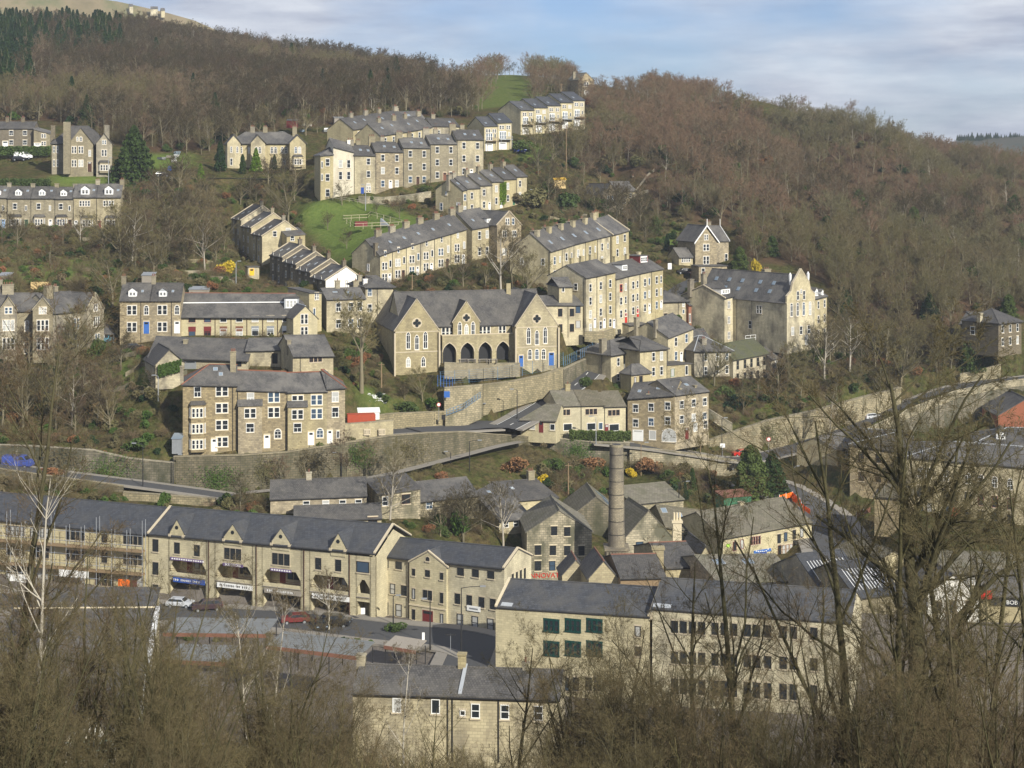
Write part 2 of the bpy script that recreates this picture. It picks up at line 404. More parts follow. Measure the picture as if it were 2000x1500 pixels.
        if s.D < 20 and (int(q.x*7+q.y*3) % 3 == 0):
            c = V((q.x, q.y, top+.1)); mb.tube([c, c+V((0, 0, 1.7))], .025, 3, 1); mb.box(c+V((-.7, 0, 1.6)), (1.3, .3, 0), (0, .03, 0), (0, 0, .03), 1)
            for k in range(4): mb.box(c+V((-.55+k*.35, -.3+k*.08, 1.6)), (-.1, .55, 0), (.025, 0, 0), (0, 0, .025), 1)
        return mb.build('chimney', [m or {'buff': 'grey', 'honey': 'grey', 'newstone': 'honey', 'brown': 'grey'}.get(s.wall, s.wall), potm], s.roof or s.root)
    def on_roof(s, t, v, up=.2):
        """point on the front slope; v 0 eaves .. 1 ridge"""
        ez = s.e0+(s.e1-s.e0)*t; k = v*s.D*s.rf
        q = s.A+s.u*s.Wd*t+s.inn*k; return V((q.x, q.y, ez+s.slope*k+up))
    def skylight(s, t, v=.5, w=.7, h=.9):
        q = s.on_roof(t, v, .19); sv = (s.inn+V((0, 0, s.slope))).normalized(); nn = s.u.cross(sv)
        mb = MB(); mb.box(q-s.u*w/2-sv*h/2, s.u*w, sv*h, nn*.07, 0); mb.box(q-s.u*(w/2-.08)-sv*(h/2-.08)+nn*.07, s.u*(w-.16), sv*(h-.16), nn*.012, 1)
        mb.build('skylight', ['lead', 'skyglass'], s.roof)
    def pipe(s, f, t, m='blackpaint', r=.055):
        o, d, l, b0, b1, e0, e1 = s.face(f); ev = e0+(e1-e0)*t; b = b0+(b1-b0)*t
        nn = V((d.y, -d.x, 0))
        q = s.pt(f, t, b+.1, .08); mb = MB(); mb.tube([q, V((q.x, q.y, ev-.1)), V((q.x, q.y, ev))+nn*.1], r, 5, 0); mb.build('drainpipe', [m], s.root)
    def dormer(s, t, w=1.4, h=1.2, v=.25, gab=True, m='white', rm=None, typ='two'):
        q = s.on_roof(t, v, .1); mb = MB(); dp = h/max(s.slope, .3)*1.1+.4
        u, n, Z = s.u, s.inn, V((0, 0, 1)); a = q-u*w/2; b = q+u*w/2
        hh = h
        mb.box(a, u*w, n*dp, Z*hh, 0)
        if gab:
            g = w*.4; mb.prism([a+Z*hh, b+Z*hh, q+Z*(hh+g)], n*dp, 0)
            mb.prism([a-u*.12-n*.15+Z*(hh-.06), q-n*.15+Z*(hh+g), q-n*.15+Z*(hh+g+.1), a-u*.12-n*.15+Z*(hh+.05)], n*(dp+g/s.slope*.7), 1)
            mb.prism([q-n*.15+Z*(hh+g), b+u*.12-n*.15+Z*(hh-.06), b+u*.12-n*.15+Z*(hh+.05), q-n*.15+Z*(hh+g+.1)], n*(dp+g/s.slope*.7), 1)
        else: mb.box(a-u*.12-n*.15+Z*hh, u*(w+.24), n*(dp+.15), Z*.12, 1)
        o = mb.build('dormer', [m, rm or s.roofm], s.roof)
        put_window(o, q+Z*(hh*.5)-n*.01, u, typ, w*.72, hh*.66, fm='white', tm='white')
        return o
    def bay(s, t, z0, z1, w=2.0, d=.8, rm=None, rows=1, typ='three', sides=True, f='F'):
        o, dd, l, b0, b1, e0, e1 = s.face(f); nn = V((dd.y, -dd.x, 0)); u = dd
        q = o+dd*l*t; mb = MB(); L = lambda p, z: V((p.x, p.y, z))
        a, b = q-u*w/2, q+u*w/2; a2, b2 = a+u*.35+nn*d, b-u*.35+nn*d
        for P, Q in ((a, a2), (a2, b2), (b2, b)): mb.poly([L(P, z0), L(Q, z0), L(Q, z1), L(P, z1)], 0)
        k = 1.13; qa, qb = a-u*.15, b+u*.15; qa2, qb2 = a2-u*.12+nn*.15, b2+u*.12+nn*.15; zt = z1+.6
        ta, tb = a+u*.3, b-u*.3
        mb.poly([L(qa2, z1), L(qb2, z1), L(tb, zt), L(ta, zt)], 1); mb.poly([L(qa, z1), L(qa2, z1), L(ta, zt)], 1); mb.poly([L(qb2, z1), L(qb, z1), L(tb, zt)], 1)
        mb.poly([L(qa, z1-.01), L(qb, z1-.01), L(qb2, z1-.01), L(qa2, z1-.01)], 1)
        ob = mb.build('bay', [s.wall, rm or s.roofm], s.root); ob['label'] = 'projecting stone bay with its own slate roof'
        for j in range(rows):
            z = z0+(z1-z0)*(j+.5)/rows; c = (a2+b2)/2
            put_window(ob, L(c, z), u, typ, w-1.0, min(1.6, (z1-z0)/rows*.62), tm=s.trim)
            for P, Q in ((a, a2), (b2, b)):
                dv = (Q-P).normalized(); put_window(ob, L((P+Q)/2, z), dv, 'plain', .42, min(1.6, (z1-z0)/rows*.62), tm=s.trim)
        return ob
def blk(x0, yb0, Y0, x1, yb1, Y1, ye0, ye1):
    """pixel corners of a facade -> base points and eaves heights"""
    return W(x0, yb0, Y0), W(x1, yb1, Y1), ZY(ye0, Y0), ZY(ye1, Y1)
def terrace(name, desc, line, houses, group, decorate, depth=9, cat='house', **kw):
    P0, P1 = W(line[0], 0, line[1]), W(line[2], 0, line[3]); out = []
    n = len(houses)
    for i, h in enumerate(houses):
        x0, x1, yb0, yb1, ye0, ye1 = h[:6]; k = dict(kw); k.update(h[6] if len(h) > 6 else {})
        a, b = on_line(P0, P1, x0), on_line(P0, P1, x1)
        p0 = V((a[0], a[1], ZY(yb0, a[1]))); p1 = V((b[0], b[1], ZY(yb1, b[1])))
        pos = ('leftmost' if i == 0 else 'rightmost' if i == n-1 else ORD[i]+' from the left')
        H = House(name, f'{pos} house of {desc}', cat, p0, p1, ZY(ye0, a[1]), ZY(ye1, b[1]), k.pop('depth', depth), group=group, **k)
        decorate(H, i); out.append(H)
    return out
R = random.random
def text(s, body, pos, u, size, mat, name='lettering', parent=None, ext=.02, out=0):
    cu = bpy.data.curves.new(name, 'FONT'); cu.body = body; cu.size = size; cu.extrude = ext; cu.align_x = 'CENTER'; cu.align_y = 'CENTER'
    cu.materials.append(M[mat]); o = bpy.data.objects.new(name, cu); COL.objects.link(o); o.parent = parent
    bpy.context.view_layer.update(); me = bpy.data.meshes.new_from_object(o.evaluated_get(bpy.context.evaluated_depsgraph_get())); bpy.data.objects.remove(o)
    o = bpy.data.objects.new(name, me); COL.objects.link(o); o.parent = parent
    nn = V((u.y, -u.x, 0)); o.location = V(pos)+nn*out-parent_loc(parent)
    o.rotation_euler = (math.pi/2, 0, math.atan2(u.y, u.x)); return o

# ===== upper left ===========================================================
def d_left(H, i):
    H.grid('F', [.33], 1, 'sash', 1.0, 1.5, level=H.p0.z+3.3)
    H.win('F', .8, H.p0.z+5.0, 'plain', .5, 1.3)
    H.bay(.36, H.p0.z+.2, H.p0.z+2.9, 2.9, .9)
    H.door('F', .82, ['palebluepaint', 'greendoor', 'white', 'darkwood', 'white'][i], .9)
    H.dormer(.45, 1.6, 1.1, .2); H.skylight(.8, .6, .6, .8); H.chimney(.98, .5, .9, 1.0, .6, 0); H.pipe('F', 0.01)
T1 = terrace('terraced_house', 'the two-storey row with white gabled dormers at far left', (0, 408, 240, 412),
    [(-22, 13, 446, 446, 386, 386), (14, 60, 446, 446, 387, 387), (60, 107, 446, 446, 387, 387), (107, 143, 446, 446, 388, 388)],
    'houses of the row with white dormers', d_left, depth=9, wall='grey', rise=2.6)
def d_left2(H, i):
    H.win('F', .5, H.e0-1.2-.4, 'four', 2.6, 1.4); H.bay(.6, H.p0.z+.2, H.p0.z+2.9, 3.0, .9); H.door('F', .12, ['white', 'maroon'][i], .9)
    H.dormer(.5, 2.1, 1.5, .15); H.chimney(.98, .5, 1.2, 1.1, .6, 2); H.skylight(.85, .5, .6, .8); H.pipe('F', .01)
terrace('terraced_house', 'the darker taller pair at the end of the dormer row', (0, 408, 240, 412),
    [(143, 188, 448, 448, 385, 385), (188, 236, 448, 448, 385, 385)], 'taller pair with white dormers', d_left2, depth=9, wall='honey', rise=3.0)

H = House('farmhouse', 'dark old stone farmhouse with white windows above the hedge at far left', 'house', *blk(-30, 290, 480, 66, 288, 481, 251, 251), 8, wall='sooty', rise=1.9)
H.grid('F', [.54, .82], 2, 'casement', 1.2, 1.5); H.door('F', .42, 'white', 1.6, 1.9); H.chimney(.4, .5, 1.3, 1, .7, 2); H.chimney(.72, .5, 1.3, 1, .7, 2)
H2 = House('', '', '', *blk(66, 288, 479, 98, 290, 480, 253, 262), 6, root=H.root, wall='grey', rise=.8, roof='mono', ct=False)
H2.grid('F', [.6], 2, 'two', 1.3, 1.2); H2.win('F', .22, ZY(284, 479), 'garage', 1.9, 1.4)

# tall gothic villa
H = House('villa', 'tall dark gothic villa with steep gables and stone chimney stacks', 'villa', *blk(101, 340, 452, 213, 340, 456, 279, 279), 11, wall='grey', roof='hip', rise=4.6, oh=.4)
H.chimney(.02, .4, .2, 1.2, 1.0, 0, 'sooty')
g = House('', '', '', *blk(134, 340, 449.5, 182, 340, 451, 280, 280), 9, root=H.root, wall='grey', roof='gfront', rise=4.2, oh=.45, ct=False, vo=.3)
g.grid('F', [.22, .5], 2, 'two', 1.25, 1.9, level=g.p0.z+1.0); g.win('F', .5, g.e0+1.2, 'arch', .7, 1.3); g.win('F', .36, g.e0+1.2, 'arch', .5, 1.2); g.win('F', .86, g.p0.z+5.7, 'sash', .7, 1.7); g.win('F', .86, g.p0.z+2.0, 'door', 1.1, 2.8, fm='darkwood')
g2 = House('', '', '', *blk(188, 340, 450, 219, 340, 451, 280, 280), 9, root=H.root, wall='grey', roof='gfront', rise=2.6, oh=.5, ct=False, vo=.3)
g2.win('F', .5, g2.p0.z+5.8, 'two', 1.4, 1.8); g2.win('F', .5, g2.e0+.3, 'two', 1.1, 1.2); g2.bay(.5, g2.p0.z+.3, g2.p0.z+3.2, 3.0, .9)
mb = MB(); q = W(131, 250, 449); mb.cbox((q.x, q.y, (ZY(238, 449)+g.p0.z)/2), (1.8, 1.1, ZY(238, 449)-g.p0.z)); mb.build('chimney', ['grey'], H.root)
mb = MB(); q = W(209, 250, 455); mb.cbox((q.x, q.y, (ZY(244, 455)+g.p0.z)/2), (1.1, 1.1, ZY(244, 455)-g.p0.z)); mb.build('chimney', ['grey'], H.root)
H.grid('F', [.04, .1], 2, 'sash', .5, 1.9, level=H.p0.z+1)

# pale villa with gabled bays
H = House('villa', 'pale stone villa with three small gables and arched windows below the allotments', 'villa', *blk(446, 328, 470, 592, 328, 474, 279, 279), 10, wall='buff', rise=3.0, roof='hip', oh=.5)
for t in (.06, .17, .28): H.win('F', t, ZY(293, 471), 'arch', .75, 1.9)
for t in (.58, .72): H.win('F', t, ZY(293, 471), 'arch', .8, 1.9); H.win('F', t+.05, ZY(293, 471), 'arch', .8, 1.9)
for t in (.06, .6, .74): H.win('F', t, ZY(316, 471), 'sash', .9, 2.0)
H.door('F', .46, 'white', 1.1, 2.4)
for a, b in ((444, 470), (490, 518), (566, 597)):
    k = House('', '', '', *blk(a, 328, 468.8, b, 328, 469.8, 279, 279), 6, root=H.root, wall='buff', roof='gfront', rise=2.2, oh=.5, vo=.35, ct=False)
    if a > 450: k.win('F', .38, ZY(293, 469), 'arch', .8, 1.9); k.win('F', .62, ZY(293, 469), 'arch', .8, 1.9)
    else: k.win('F', .3, ZY(292, 469), 'arch', .6, 1.8); k.win('F', .75, ZY(292, 469), 'arch', .6, 1.8); k.win('F', .3, ZY(316, 469), 'sash', .7, 2)
    if a > 560: k.bay(.5, k.p0.z+.3, k.p0.z+3.2, 3, .8)
for t in (.33, .5, .9): H.chimney(t, .5, 1.6, 1.3, .7, 3)

# ===== big stepped terrace above the park (M15) and the rows behind ==========
def d_m15(H, i):
    n = 4 if i != 0 else 3
    if i == 0:
        H.grid('F', [.55], 3, 'sash', 1.1, 1.9, level=H.p0.z-.4); H.win('F', .12, H.p0.z+9, 'plain', .5, 1.7); H.win('F', .12, H.p0.z+5.7, 'plain', .5, 1.7); return
    if i == 1:
        for t in (.35, .75):
            for y in (320, 343): H.win('F', t, ZY(y, 430), 'sash', .95, 2.1)
        H.chimney(.92, .45, .7, .8, .6, 0, 'render_white'); return
    H.grid('F', [.27, .78] if i > 2 else [.68], 3, 'sash', 1.0, 1.75, level=H.p0.z+.3)
    if i > 2: H.door('F', .55, ['', '', '', 'white', 'darkwood', 'brownpanel', 'white'][i], .9)
    else: H.win('F', .68, H.p0.z+1.4, 'two', 1.3, 1.6)
    H.chimney(.02, .5, 1.5, 1.8, .8, 3); H.chimney(.5, .8, 1.4, 1.2, .6, 2)
    H.skylight(.4, .5, .7, 1.0); H.skylight(.75, .45, .7, 1.0); H.pipe('F', .02)
T15 = terrace('terraced_house', 'the tall stepped row above the playground', (625, 428, 944, 442),
    [(626, 651, 389, 386, 304, 302, dict(roof='hipL', wall='buff', rise=2.0, depth=8, rf=.5)), (651, 691, 386, 380, 287, 297, dict(wall='render_cream', rise=2.2)),
     (691, 733, 380, 374, 303, 304, dict(wall='honey')), (733, 787, 374, 364, 296, 297, dict(wall='brown')), (787, 840, 366, 357, 288, 289, dict(wall='grey')),
     (840, 892, 357, 350, 281, 281, dict(wall='grey')), (892, 944, 350, 344, 272, 273, dict(wall='honey'))],
    'houses of the tall stepped row above the playground', d_m15, depth=9.5, rise=2.5)
def d_back(H, i):
    for t in (.2, .5, .8): H.win('F', t, H.e0+(H.e1-H.e0)*t-1.6, 'sash', .9, 1.6)
    H.chimney(.95, .5, 1.3, 1.5, .7, 3); H.skylight(.3, .5); H.skylight(.7, .6); H.chimney(.4, .5, 1.2, 1.2, .7, 2)
terrace('terraced_house', 'the rear slate-roofed row behind the stepped terrace', (690, 460, 846, 488),
    [(690, 742, 300, 294, 253, 245), (742, 800, 294, 286, 245, 236)], 'rear row of the stepped terraces', d_back, depth=10, rise=3.0, wall='buff')
terrace('terraced_house', 'the middle slate-roofed row between the stepped terraces', (742, 448, 846, 466),
    [(742, 795, 305, 300, 265, 257), (795, 843, 300, 292, 257, 248)], 'middle row of the stepped terraces', d_back, depth=9, rise=3.2, wall='buff')
H = House('cottage', 'low slate-roofed cottage behind the top end of the stepped terraces', 'cottage', *blk(843, 275, 470, 897, 272, 474, 246, 247), 8, wall='honey', rise=2.2)
H.grid('F', [.25, .7], 1, 'sash', .9, 1.3); H.chimney(.25, .5, 1.2, 1.2, .7, 2); H.skylight(.75, .5)
H = House('cottage', 'small slate cottage roof at the very back of the rear terrace row', 'cottage', *blk(775, 260, 500, 830, 256, 505, 234, 232), 8, wall='grey', rise=2.3)
H.chimney(.2, .5, 1.2, 1.2, .7, 2); H.skylight(.5, .5, 1.2, 1.0)

# modern blocks upper right
def d_mod(H, i):
    H.win('F', .28, H.e0-1.3, 'two', 1.5, 1.1); H.win('F', .74, H.e0-1.3, 'two', 1.3, 1.1)
    z = H.p0.z+4.3
    H.win('F', .36, z, 'three', 2.0, 2.1, glass='glass_blue', tm='white'); H.win('F', .8, z+.3, 'plain', .6, 1.2)
    H.win('F', .36, H.p0.z+1.2, 'garage', 2.4, 2.1); 
    b = MB(); q = H.pt('F', .5, z-1.3); nn = -H.inn; w = H.Wd*.82
    b.box(q-H.u*w/2, H.u*w, nn*1.3, V((0, 0, .14)))
    for k in range(10): b.box(q-H.u*w/2+nn*1.25+H.u*(w*k/9-.03), H.u*.06, nn*.05, V((0, 0, 1.0)))
    b.box(q-H.u*w/2+nn*1.22+V((0, 0, 1)), H.u*w, nn*.08, V((0, 0, .07)))
    for k in (0, 1): b.box(q-H.u*(w/2-.1)+H.u*((w-.3)*k)+nn*1.1, H.u*.1, nn*.1, V((0, 0, -(z-1.3-H.p0.z))))
    b.build('balcony', ['steel' if i % 2 else 'wood'], H.root); H.pipe('F', .98, 'greywood'); H.skylight(.3, .3, .6, .8)
terrace('modern_house', 'the modern pair with white garages', (946, 476, 1001, 480),
    [(946, 972, 296, 293, 247, 246), (972, 1000, 293, 290, 240, 239)], 'modern pair with white garages', d_mod, depth=12, rise=2.7, wall='newstone', roofm='slate_blue', roof='gable', rf=.5, oh=.2, fm='white')
terrace('modern_house', 'the modern stepped row with balconies', (1017, 505, 1142, 522),
    [(1017, 1043, 263, 260, 215, 215), (1043, 1069, 259, 256, 210, 210), (1069, 1095, 256, 253, 206, 206), (1095, 1119, 252, 249, 200, 200), (1119, 1142, 248, 246, 196, 196)],
    'modern stepped row with balconies', d_mod, depth=11, rise=2.7, wall='newstone', roofm='slate_blue', rf=.5, oh=.2)
H = House('hilltop_house', 'brown gabled house alone on the hilltop above the modern row', 'house', *blk(1130, 190, 600, 1160, 190, 603, 156, 157), 9, wall='brown', roof='gfront', rise=2.6, roofm='stoneslate')
H.win('F', .5, ZY(164, 600), 'two', 1.9, 1.6); H.win('F', .55, ZY(181, 600), 'garage', 2.4, 1.7); H.chimney(.1, .5, .5, 1, .6, 0)

# M14 stepped row
def d_m14(H, i):
    t = [.6, .4, .35, .4, .35, .35][i] if i < 6 else .4
    z = H.e0-1.2
    H.win('F', t, H.e0+(H.e1-H.e0)*t-1.9, 'sash', 1.0, 1.7); H.win('F', t, H.e0+(H.e1-H.e0)*t-5.0, 'sash', 1.0, 1.7)
    if i > 1: H.door('F', .82, ['white', 'redpaint', 'white', 'white', 'greendoor', 'white'][i], .9)
    H.chimney(.03, .5, 1.0, 1.2, .8, 2, 'grey'); H.pipe('F', .02); H.skylight(.55, .5, .7, .9)
T14 = terrace('terraced_house', 'the lower stepped row right of the park wall', (903, 412, 1028, 432),
    [(903, 911, 424, 423, 372, 370), (911, 937, 423, 417, 368, 367), (937, 960, 416, 411, 362, 361), (960, 983, 411, 406, 355, 354), (983, 1008, 406, 400, 350, 349), (1008, 1029, 399, 394, 345, 344)],
    'lower stepped row right of the park wall', d_m14, depth=9, rise=2.8, wall='buff')
H = T14[0]; H.win('L', .22, H.e0-4.2, 'sash', 1.0, 1.9); H.win('L', .22, H.e0-7.4, 'sash', 1.0, 1.7); H.win('L', .85, H.e0-4, 'two', 1.2, 1.9); H.win('L', .85, H.e0-7.4, 'two', 1.3, 1.9); H.win('L', .4, H.e0-.8, 'plain', .6, .9)

# M12 long terrace with sloping roof
def d_m12(H, i):
    zb = lambda t: H.p0.z+(H.p1.z-H.p0.z)*t
    H.win('F', .4, zb(.4)+4.2, 'two', 1.5, 1.7); H.win('F', .85, zb(.85)+4.4, 'plain', .7, 1.6); H.win('F', .4, zb(.4)+1.6, 'two', 1.5, 1.8); H.door('F', .8, random.choice(['white', 'white', 'darkwood']), .9)
    H.win('F', .45, zb(.45)+7.0, 'sash', .65, 1.2); H.pipe('F', .01); H.skylight(.3, .45, .7, .9); H.chimney(.97, .5, 1.3, 1.6, .8, 4); 
T12 = terrace('terraced_house', 'the long cream row below the park', (741, 368, 912, 386),
    [(741, 766, 559, 552, 499, 490), (766, 793, 552, 545, 490, 482), (793, 821, 545, 538, 482, 473), (821, 848, 538, 531, 473, 465), (848, 880, 531, 522, 465, 456), (880, 911, 522, 514, 456, 447)],
    'long cream row below the park', d_m12, depth=10, rise=3.2, wall='buff')
H = T12[0]; H.chimney(.03, .15, -.6, .9, .7, 0, 'sooty'); H.win('L', .6, H.p0.z+4, 'sash', .8, 1.6)
H = House('terraced_house', 'taller house with a dormer closing the long cream row', 'house', *blk(922, 512, 390, 969, 498, 396, 447, 439), 11, wall='honey', rise=3.8)
H.grid('F', [.3, .62, .9], 2, 'sash', 1.0, 1.9, level=H.p0.z+.4); H.dormer(.8, 1.4, 1.0, .15, False); H.chimney(.15, .5, 1.4, 1.4, .8, 2); H.skylight(.3, .4)
H = House('gabled_house', 'broad stone gable facing the bare trees beside the long cream row', 'house', *blk(971, 515, 392, 1018, 503, 397, 440, 440), 12, wall='brown', roof='gfront', rise=3.2, coping='trim')
H.win('F', .42, H.e0+.8, 'two', 1.2, 1.6); H.win('F', .66, H.e0+.8, 'sash', .8, 1.6); H.grid('F', [.3, .7], 2, 'two', 1.3, 1.6, level=H.p0.z+.5)

# M11
def d_m11(H, i):
    zb = lambda t: H.p0.z+(H.p1.z-H.p0.z)*t
    ze = lambda t: H.e0+(H.e1-H.e0)*t
    H.win('F', .35, ze(.35)-2.4, 'sash', .95, 1.8); H.win('F', .8, ze(.8)-2.5, 'plain', .6, 1.4); H.win('F', .35, ze(.35)-5.5, 'sash', .95, 1.8); H.win('F', .35, ze(.35)-8.4, 'sash', .95, 1.6)
    H.door('F', .8, random.choice(['white', 'darkwood']), .9, z=ze(.8)-9); H.pipe('F', .98); H.chimney(.25, .4, .5, 1.1, .9, 0, 'honey'); H.chimney(.9, .7, -.1, 1.2, .8, 2, 'grey'); H.skylight(.6, .35, .9, 1.2)
T11 = terrace('terraced_house', 'the high central row with six ridge chimneys', (1075, 372, 1228, 402),
    [(1075, 1098, 575, 568, 491, 484), (1098, 1121, 568, 561, 484, 477), (1121, 1144, 561, 553, 477, 471), (1144, 1167, 553, 545, 471, 465), (1167, 1192, 545, 537, 465, 459)],
    'high row with ridge chimneys', d_m11, depth=11, rise=3.9, wall='buff')
H = T11[0]
for t, z in ((.3, -2.5), (.82, -2.5), (.4, -9.5), (.65, -9.5)): H.win('L', t, H.e0+z, 'sash', 1.0, 1.6)
H.pipe('L', .98)
H = House('terraced_house', 'projecting end house with twin chimneys closing the high central row', 'house', *blk(1196, 535, 399, 1228, 526, 405, 459, 450), 12, wall='buff', rise=3.4, coping='trim')
H.grid('F', [.3, .75], 3, 'sash', 1.0, 1.8, level=H.p0.z+.2); H.chimney(.1, .5, 1.6, 1.6, .9, 2, 'honey'); H.chimney(.7, .7, 1.2, 1.6, .9, 2, 'honey')

# M10
def d_m10(H, i):
    ze = lambda t: H.e0+(H.e1-H.e0)*t
    n = 4 if i < 3 else 3
    st = 2.85
    for k in range(n):
        H.win('F', .45, ze(.45)-2.3-k*st, 'sash', .95, 1.7, fm='white' if i != 3 or k else 'redpaint')
        if i > 2: H.win('F', .82, ze(.82)-2.3-k*st, random.choice(['sash', 'plain']), .75, 1.6)
    H.door('F', .85, ['white', 'white', 'white', 'redpaint', 'redpaint', 'white', 'white', 'greendoor'][i], .9)
    H.pipe('F', .02); H.chimney(.8, .6, 1.2, 1.0, .6, 0, 'buff')
T10 = terrace('terraced_house', 'the tall cream row above the white car', (1143, 350, 1296, 374),
    [(1143, 1165, 641, 641, 543, 539), (1165, 1183, 641, 642, 539, 535), (1183, 1202, 642, 643, 535, 531), (1202, 1226, 640, 630, 545, 539), (1226, 1249, 630, 621, 539, 534), (1249, 1272, 621, 612, 534, 529), (1272, 1295, 612, 604, 529, 525)],
    'tall cream row above the street', d_m10, depth=10, rise=2.4, wall='buff')
H = T10[0]; H.win('L', .35, H.e0-2.0, 'sash', 1, 1.5); H.win('L', .75, H.e0-2.0, 'sash', 1, 1.5); H.pipe('L', .98)
T10[4].dormer(.3, 2.0, 1.3, .35, False); T10[6].dormer(.3, 3.4, 1.6, .6, False, 'maroon', typ='three')
H = House('outbuilding', 'small hipped stone block tucked against the tall cream row', 'house', *blk(1092, 620, 347, 1118, 620, 348, 560, 560), 7, wall='buff', rise=1.6, roof='hip')
H.win('F', .3, ZY(566, 347), 'plain', .6, 1.0)

# M9 plain block beside school
H = House('flats', 'plain two-storey cream block with dark windows right of the school gable', 'house', *blk(1062, 660, 345, 1138, 660, 348, 596, 596), 8, wall='buff', rise=1.5)
H.grid('F', [.42, .72], 2, 'plain', 1.0, 1.7, fm='darkwood', glass='glass', level=H.p0.z+.2); H.win('F', .88, ZY(607, 345), 'plain', 1.1, 1.6, fm='darkwood', glass='glass_blue'); H.win('F', .88, ZY(636, 345), 'plain', 1.1, 1.6, fm='darkwood'); H.pipe('F', .62); H.skylight(.68, .6, 1.3, .7)
# M7
H = House('house', 'plain stone house behind the big bare tree left of the school', 'house', *blk(638, 650, 338, 714, 650, 341, 585, 583), 9, wall='honey', rise=1.8)
H.grid('F', [.3, .62, .85], 2, 'casement', 1.1, 1.8); H.chimney(.42, .5, 1.6, 1.0, .6, 1); H.chimney(.92, .6, 1.4, 1.0, .6, 1); H.skylight(.3, .6, 1.0, .6); H.skylight(.62, .5, .8, .9)
H = House('house', 'square hip-roofed stone house between white gable and school', 'house', *blk(714, 640, 345, 768, 640, 348, 560, 560), 9, wall='honey', rise=1.9, roof='hip', oh=.5)
H.win('F', .15, ZY(571, 345), 'casement', 1.0, 1.7); H.win('F', .15, ZY(602, 345), 'casement', 1.0, 1.7); H.pipe('F', .42); H.chimney(.1, .2, -.5, .9, .6, 0, 'render_white'); H.chimney(.02, .4, .2, .9, .7, 1)

# M35 / M36 rows running uphill, gable ends toward the valley
def uphill(name, desc, grp, near, far, width, n, step, eh, rise, walls, last):
    """near/far: px,py,Y of the left base corner; houses stacked along that line"""
    a, b = W(*near), W(*far); d = V((b.x-a.x, b.y-a.y, 0)); L = d.length; d.normalize()
    perp = V((d.y, -d.x, 0)); out = []
    for i in range(n):
        q0 = a+d*(L*i/n); q1 = a+d*(L*(i+1)/n); z = a.z+(b.z-a.z)*i/n
        pa = V((q1.x, q1.y, z)); pb = V((q0.x, q0.y, z))     # facade looks left (downhill side)
        pos = ('nearest', 'second nearest', 'third nearest', 'farthest')[i] if n == 4 else ('nearest', 'middle', 'farthest')[i]
        H = House(name, f'{pos} of {desc}', 'house', pa, pb, z+eh, z+eh, width, group=grp, wall=walls[i], rise=rise, rf=.55, oh=.2, coping='trim', vo=0.02, ext=2.5)
        for t in (.25, .7):
            for k in range(3): H.win('F', t, z+1.6+k*2.7, 'sash', .9, 1.5)
        H.chimney(.85, .55, 1.3, .9, .8, 3); H.skylight(.3, .4); H.skylight(.6, .55); H.pipe('F', .5)
        out.append(H)
    return out
U1 = uphill('terraced_house', 'the short stepped row climbing left of the green park', 'stepped row left of the park', (512, 520, 402), (452, 470, 436), 10.5, 3, 1, 7.3, 3.6, ['buff', 'buff', 'buff'], 0)
k = U1[0]; k.win('R', .3, k.e0+.6, 'sash', 1.0, 1.4); k.win('R', .62, k.e0+1.2, 'casement', 1.2, 1.5)
U2 = uphill('terraced_house', 'the sooty stepped row ending in a white gable', 'sooty stepped row with white gable', (636, 611, 358), (527, 546, 398), 8.6, 4, 1, 7.0, 2.8, ['sooty', 'sooty', 'sooty', 'sooty'], 0)
k = U2[0]; k.win('R', .55, k.e0-1.2, 'plain', .6, 2.2, fm='blackpaint')
w = MB(); nn = V((k.inn.y, -k.inn.x, 0)); o = nn*.06
L_ = lambda q, z: V((q.x, q.y, z))+o
w.prism([L_(k.B, k.zb), L_(k.C, k.zb), L_(k.C, k.e1), L_(k.B+k.inn*k.D*k.rf, k.e1+k.rise), L_(k.B, k.e1)], -nn*.05); w.build('gable_render', ['render_white'], k.root)
H = House('lean_to', 'low stone extension with slate roof beside the left stepped row', 'shed', *blk(560, 492, 400, 596, 488, 402, 462, 458), 6, wall='buff', rise=1.4, roof='mono'); H.win('F', .3, ZY(466, 400), 'casement', 1, 1.2)
H = House('garden_shed', 'stone garden shed with bright yellow door below the stepped row', 'shed', *blk(484, 540, 380, 506, 540, 381, 522, 522), 2.5, wall='buff', roof='flat', ext=.6)
H.win('F', .35, H.p0.z+1.0, 'door', 1.1, 1.6, fm='yellowpaint')

# M21, M22 and neighbours
H = House('chapel_house', 'dark slate-roofed villa with round-arched porch at the wood edge', 'house', *blk(1177, 415, 470, 1208, 415, 474, 380, 381), 9, wall='sooty', roof='gfront', rise=3.0)
H.win('F', .35, ZY(388, 470), 'sash', .8, 1.6); H.win('F', .6, ZY(388, 470), 'sash', .8, 1.6)
g = House('', '', '', *blk(1206, 412, 473, 1256, 410, 477, 374, 373), 9, root=H.root, wall='buff', rise=2.6, ct=False)
g.win('F', .25, ZY(390, 473), 'arch', 1.2, 2.3); g.win('F', .5, ZY(382, 473), 'sash', 1, 1.3); g.win('F', .12, ZY(406, 473), 'arch', 1.5, 2.2); g.win('F', .7, ZY(398, 473), 'sash', 1, 1.6); g.chimney(.95, .5, 1.6, 1.2, .8, 2)
H = House('gabled_house', 'tall narrow stone house with white bargeboards and finials in the trees', 'house', *blk(1358, 520, 410, 1400, 520, 413, 470, 471), 8, wall='brown', roof='gfront', rise=3.7, oh=.4, vo=.35)
H.win('F', .5, ZY(464, 410), 'two', 1.2, 1.4); H.win('F', .5, ZY(484, 410), 'two', 1.8, 1.7); H.win('F', .5, ZY(509, 410), 'two', 1.8, 2.0)
mb = MB(); m = (H.A+H.B)/2; n_ = H.inn
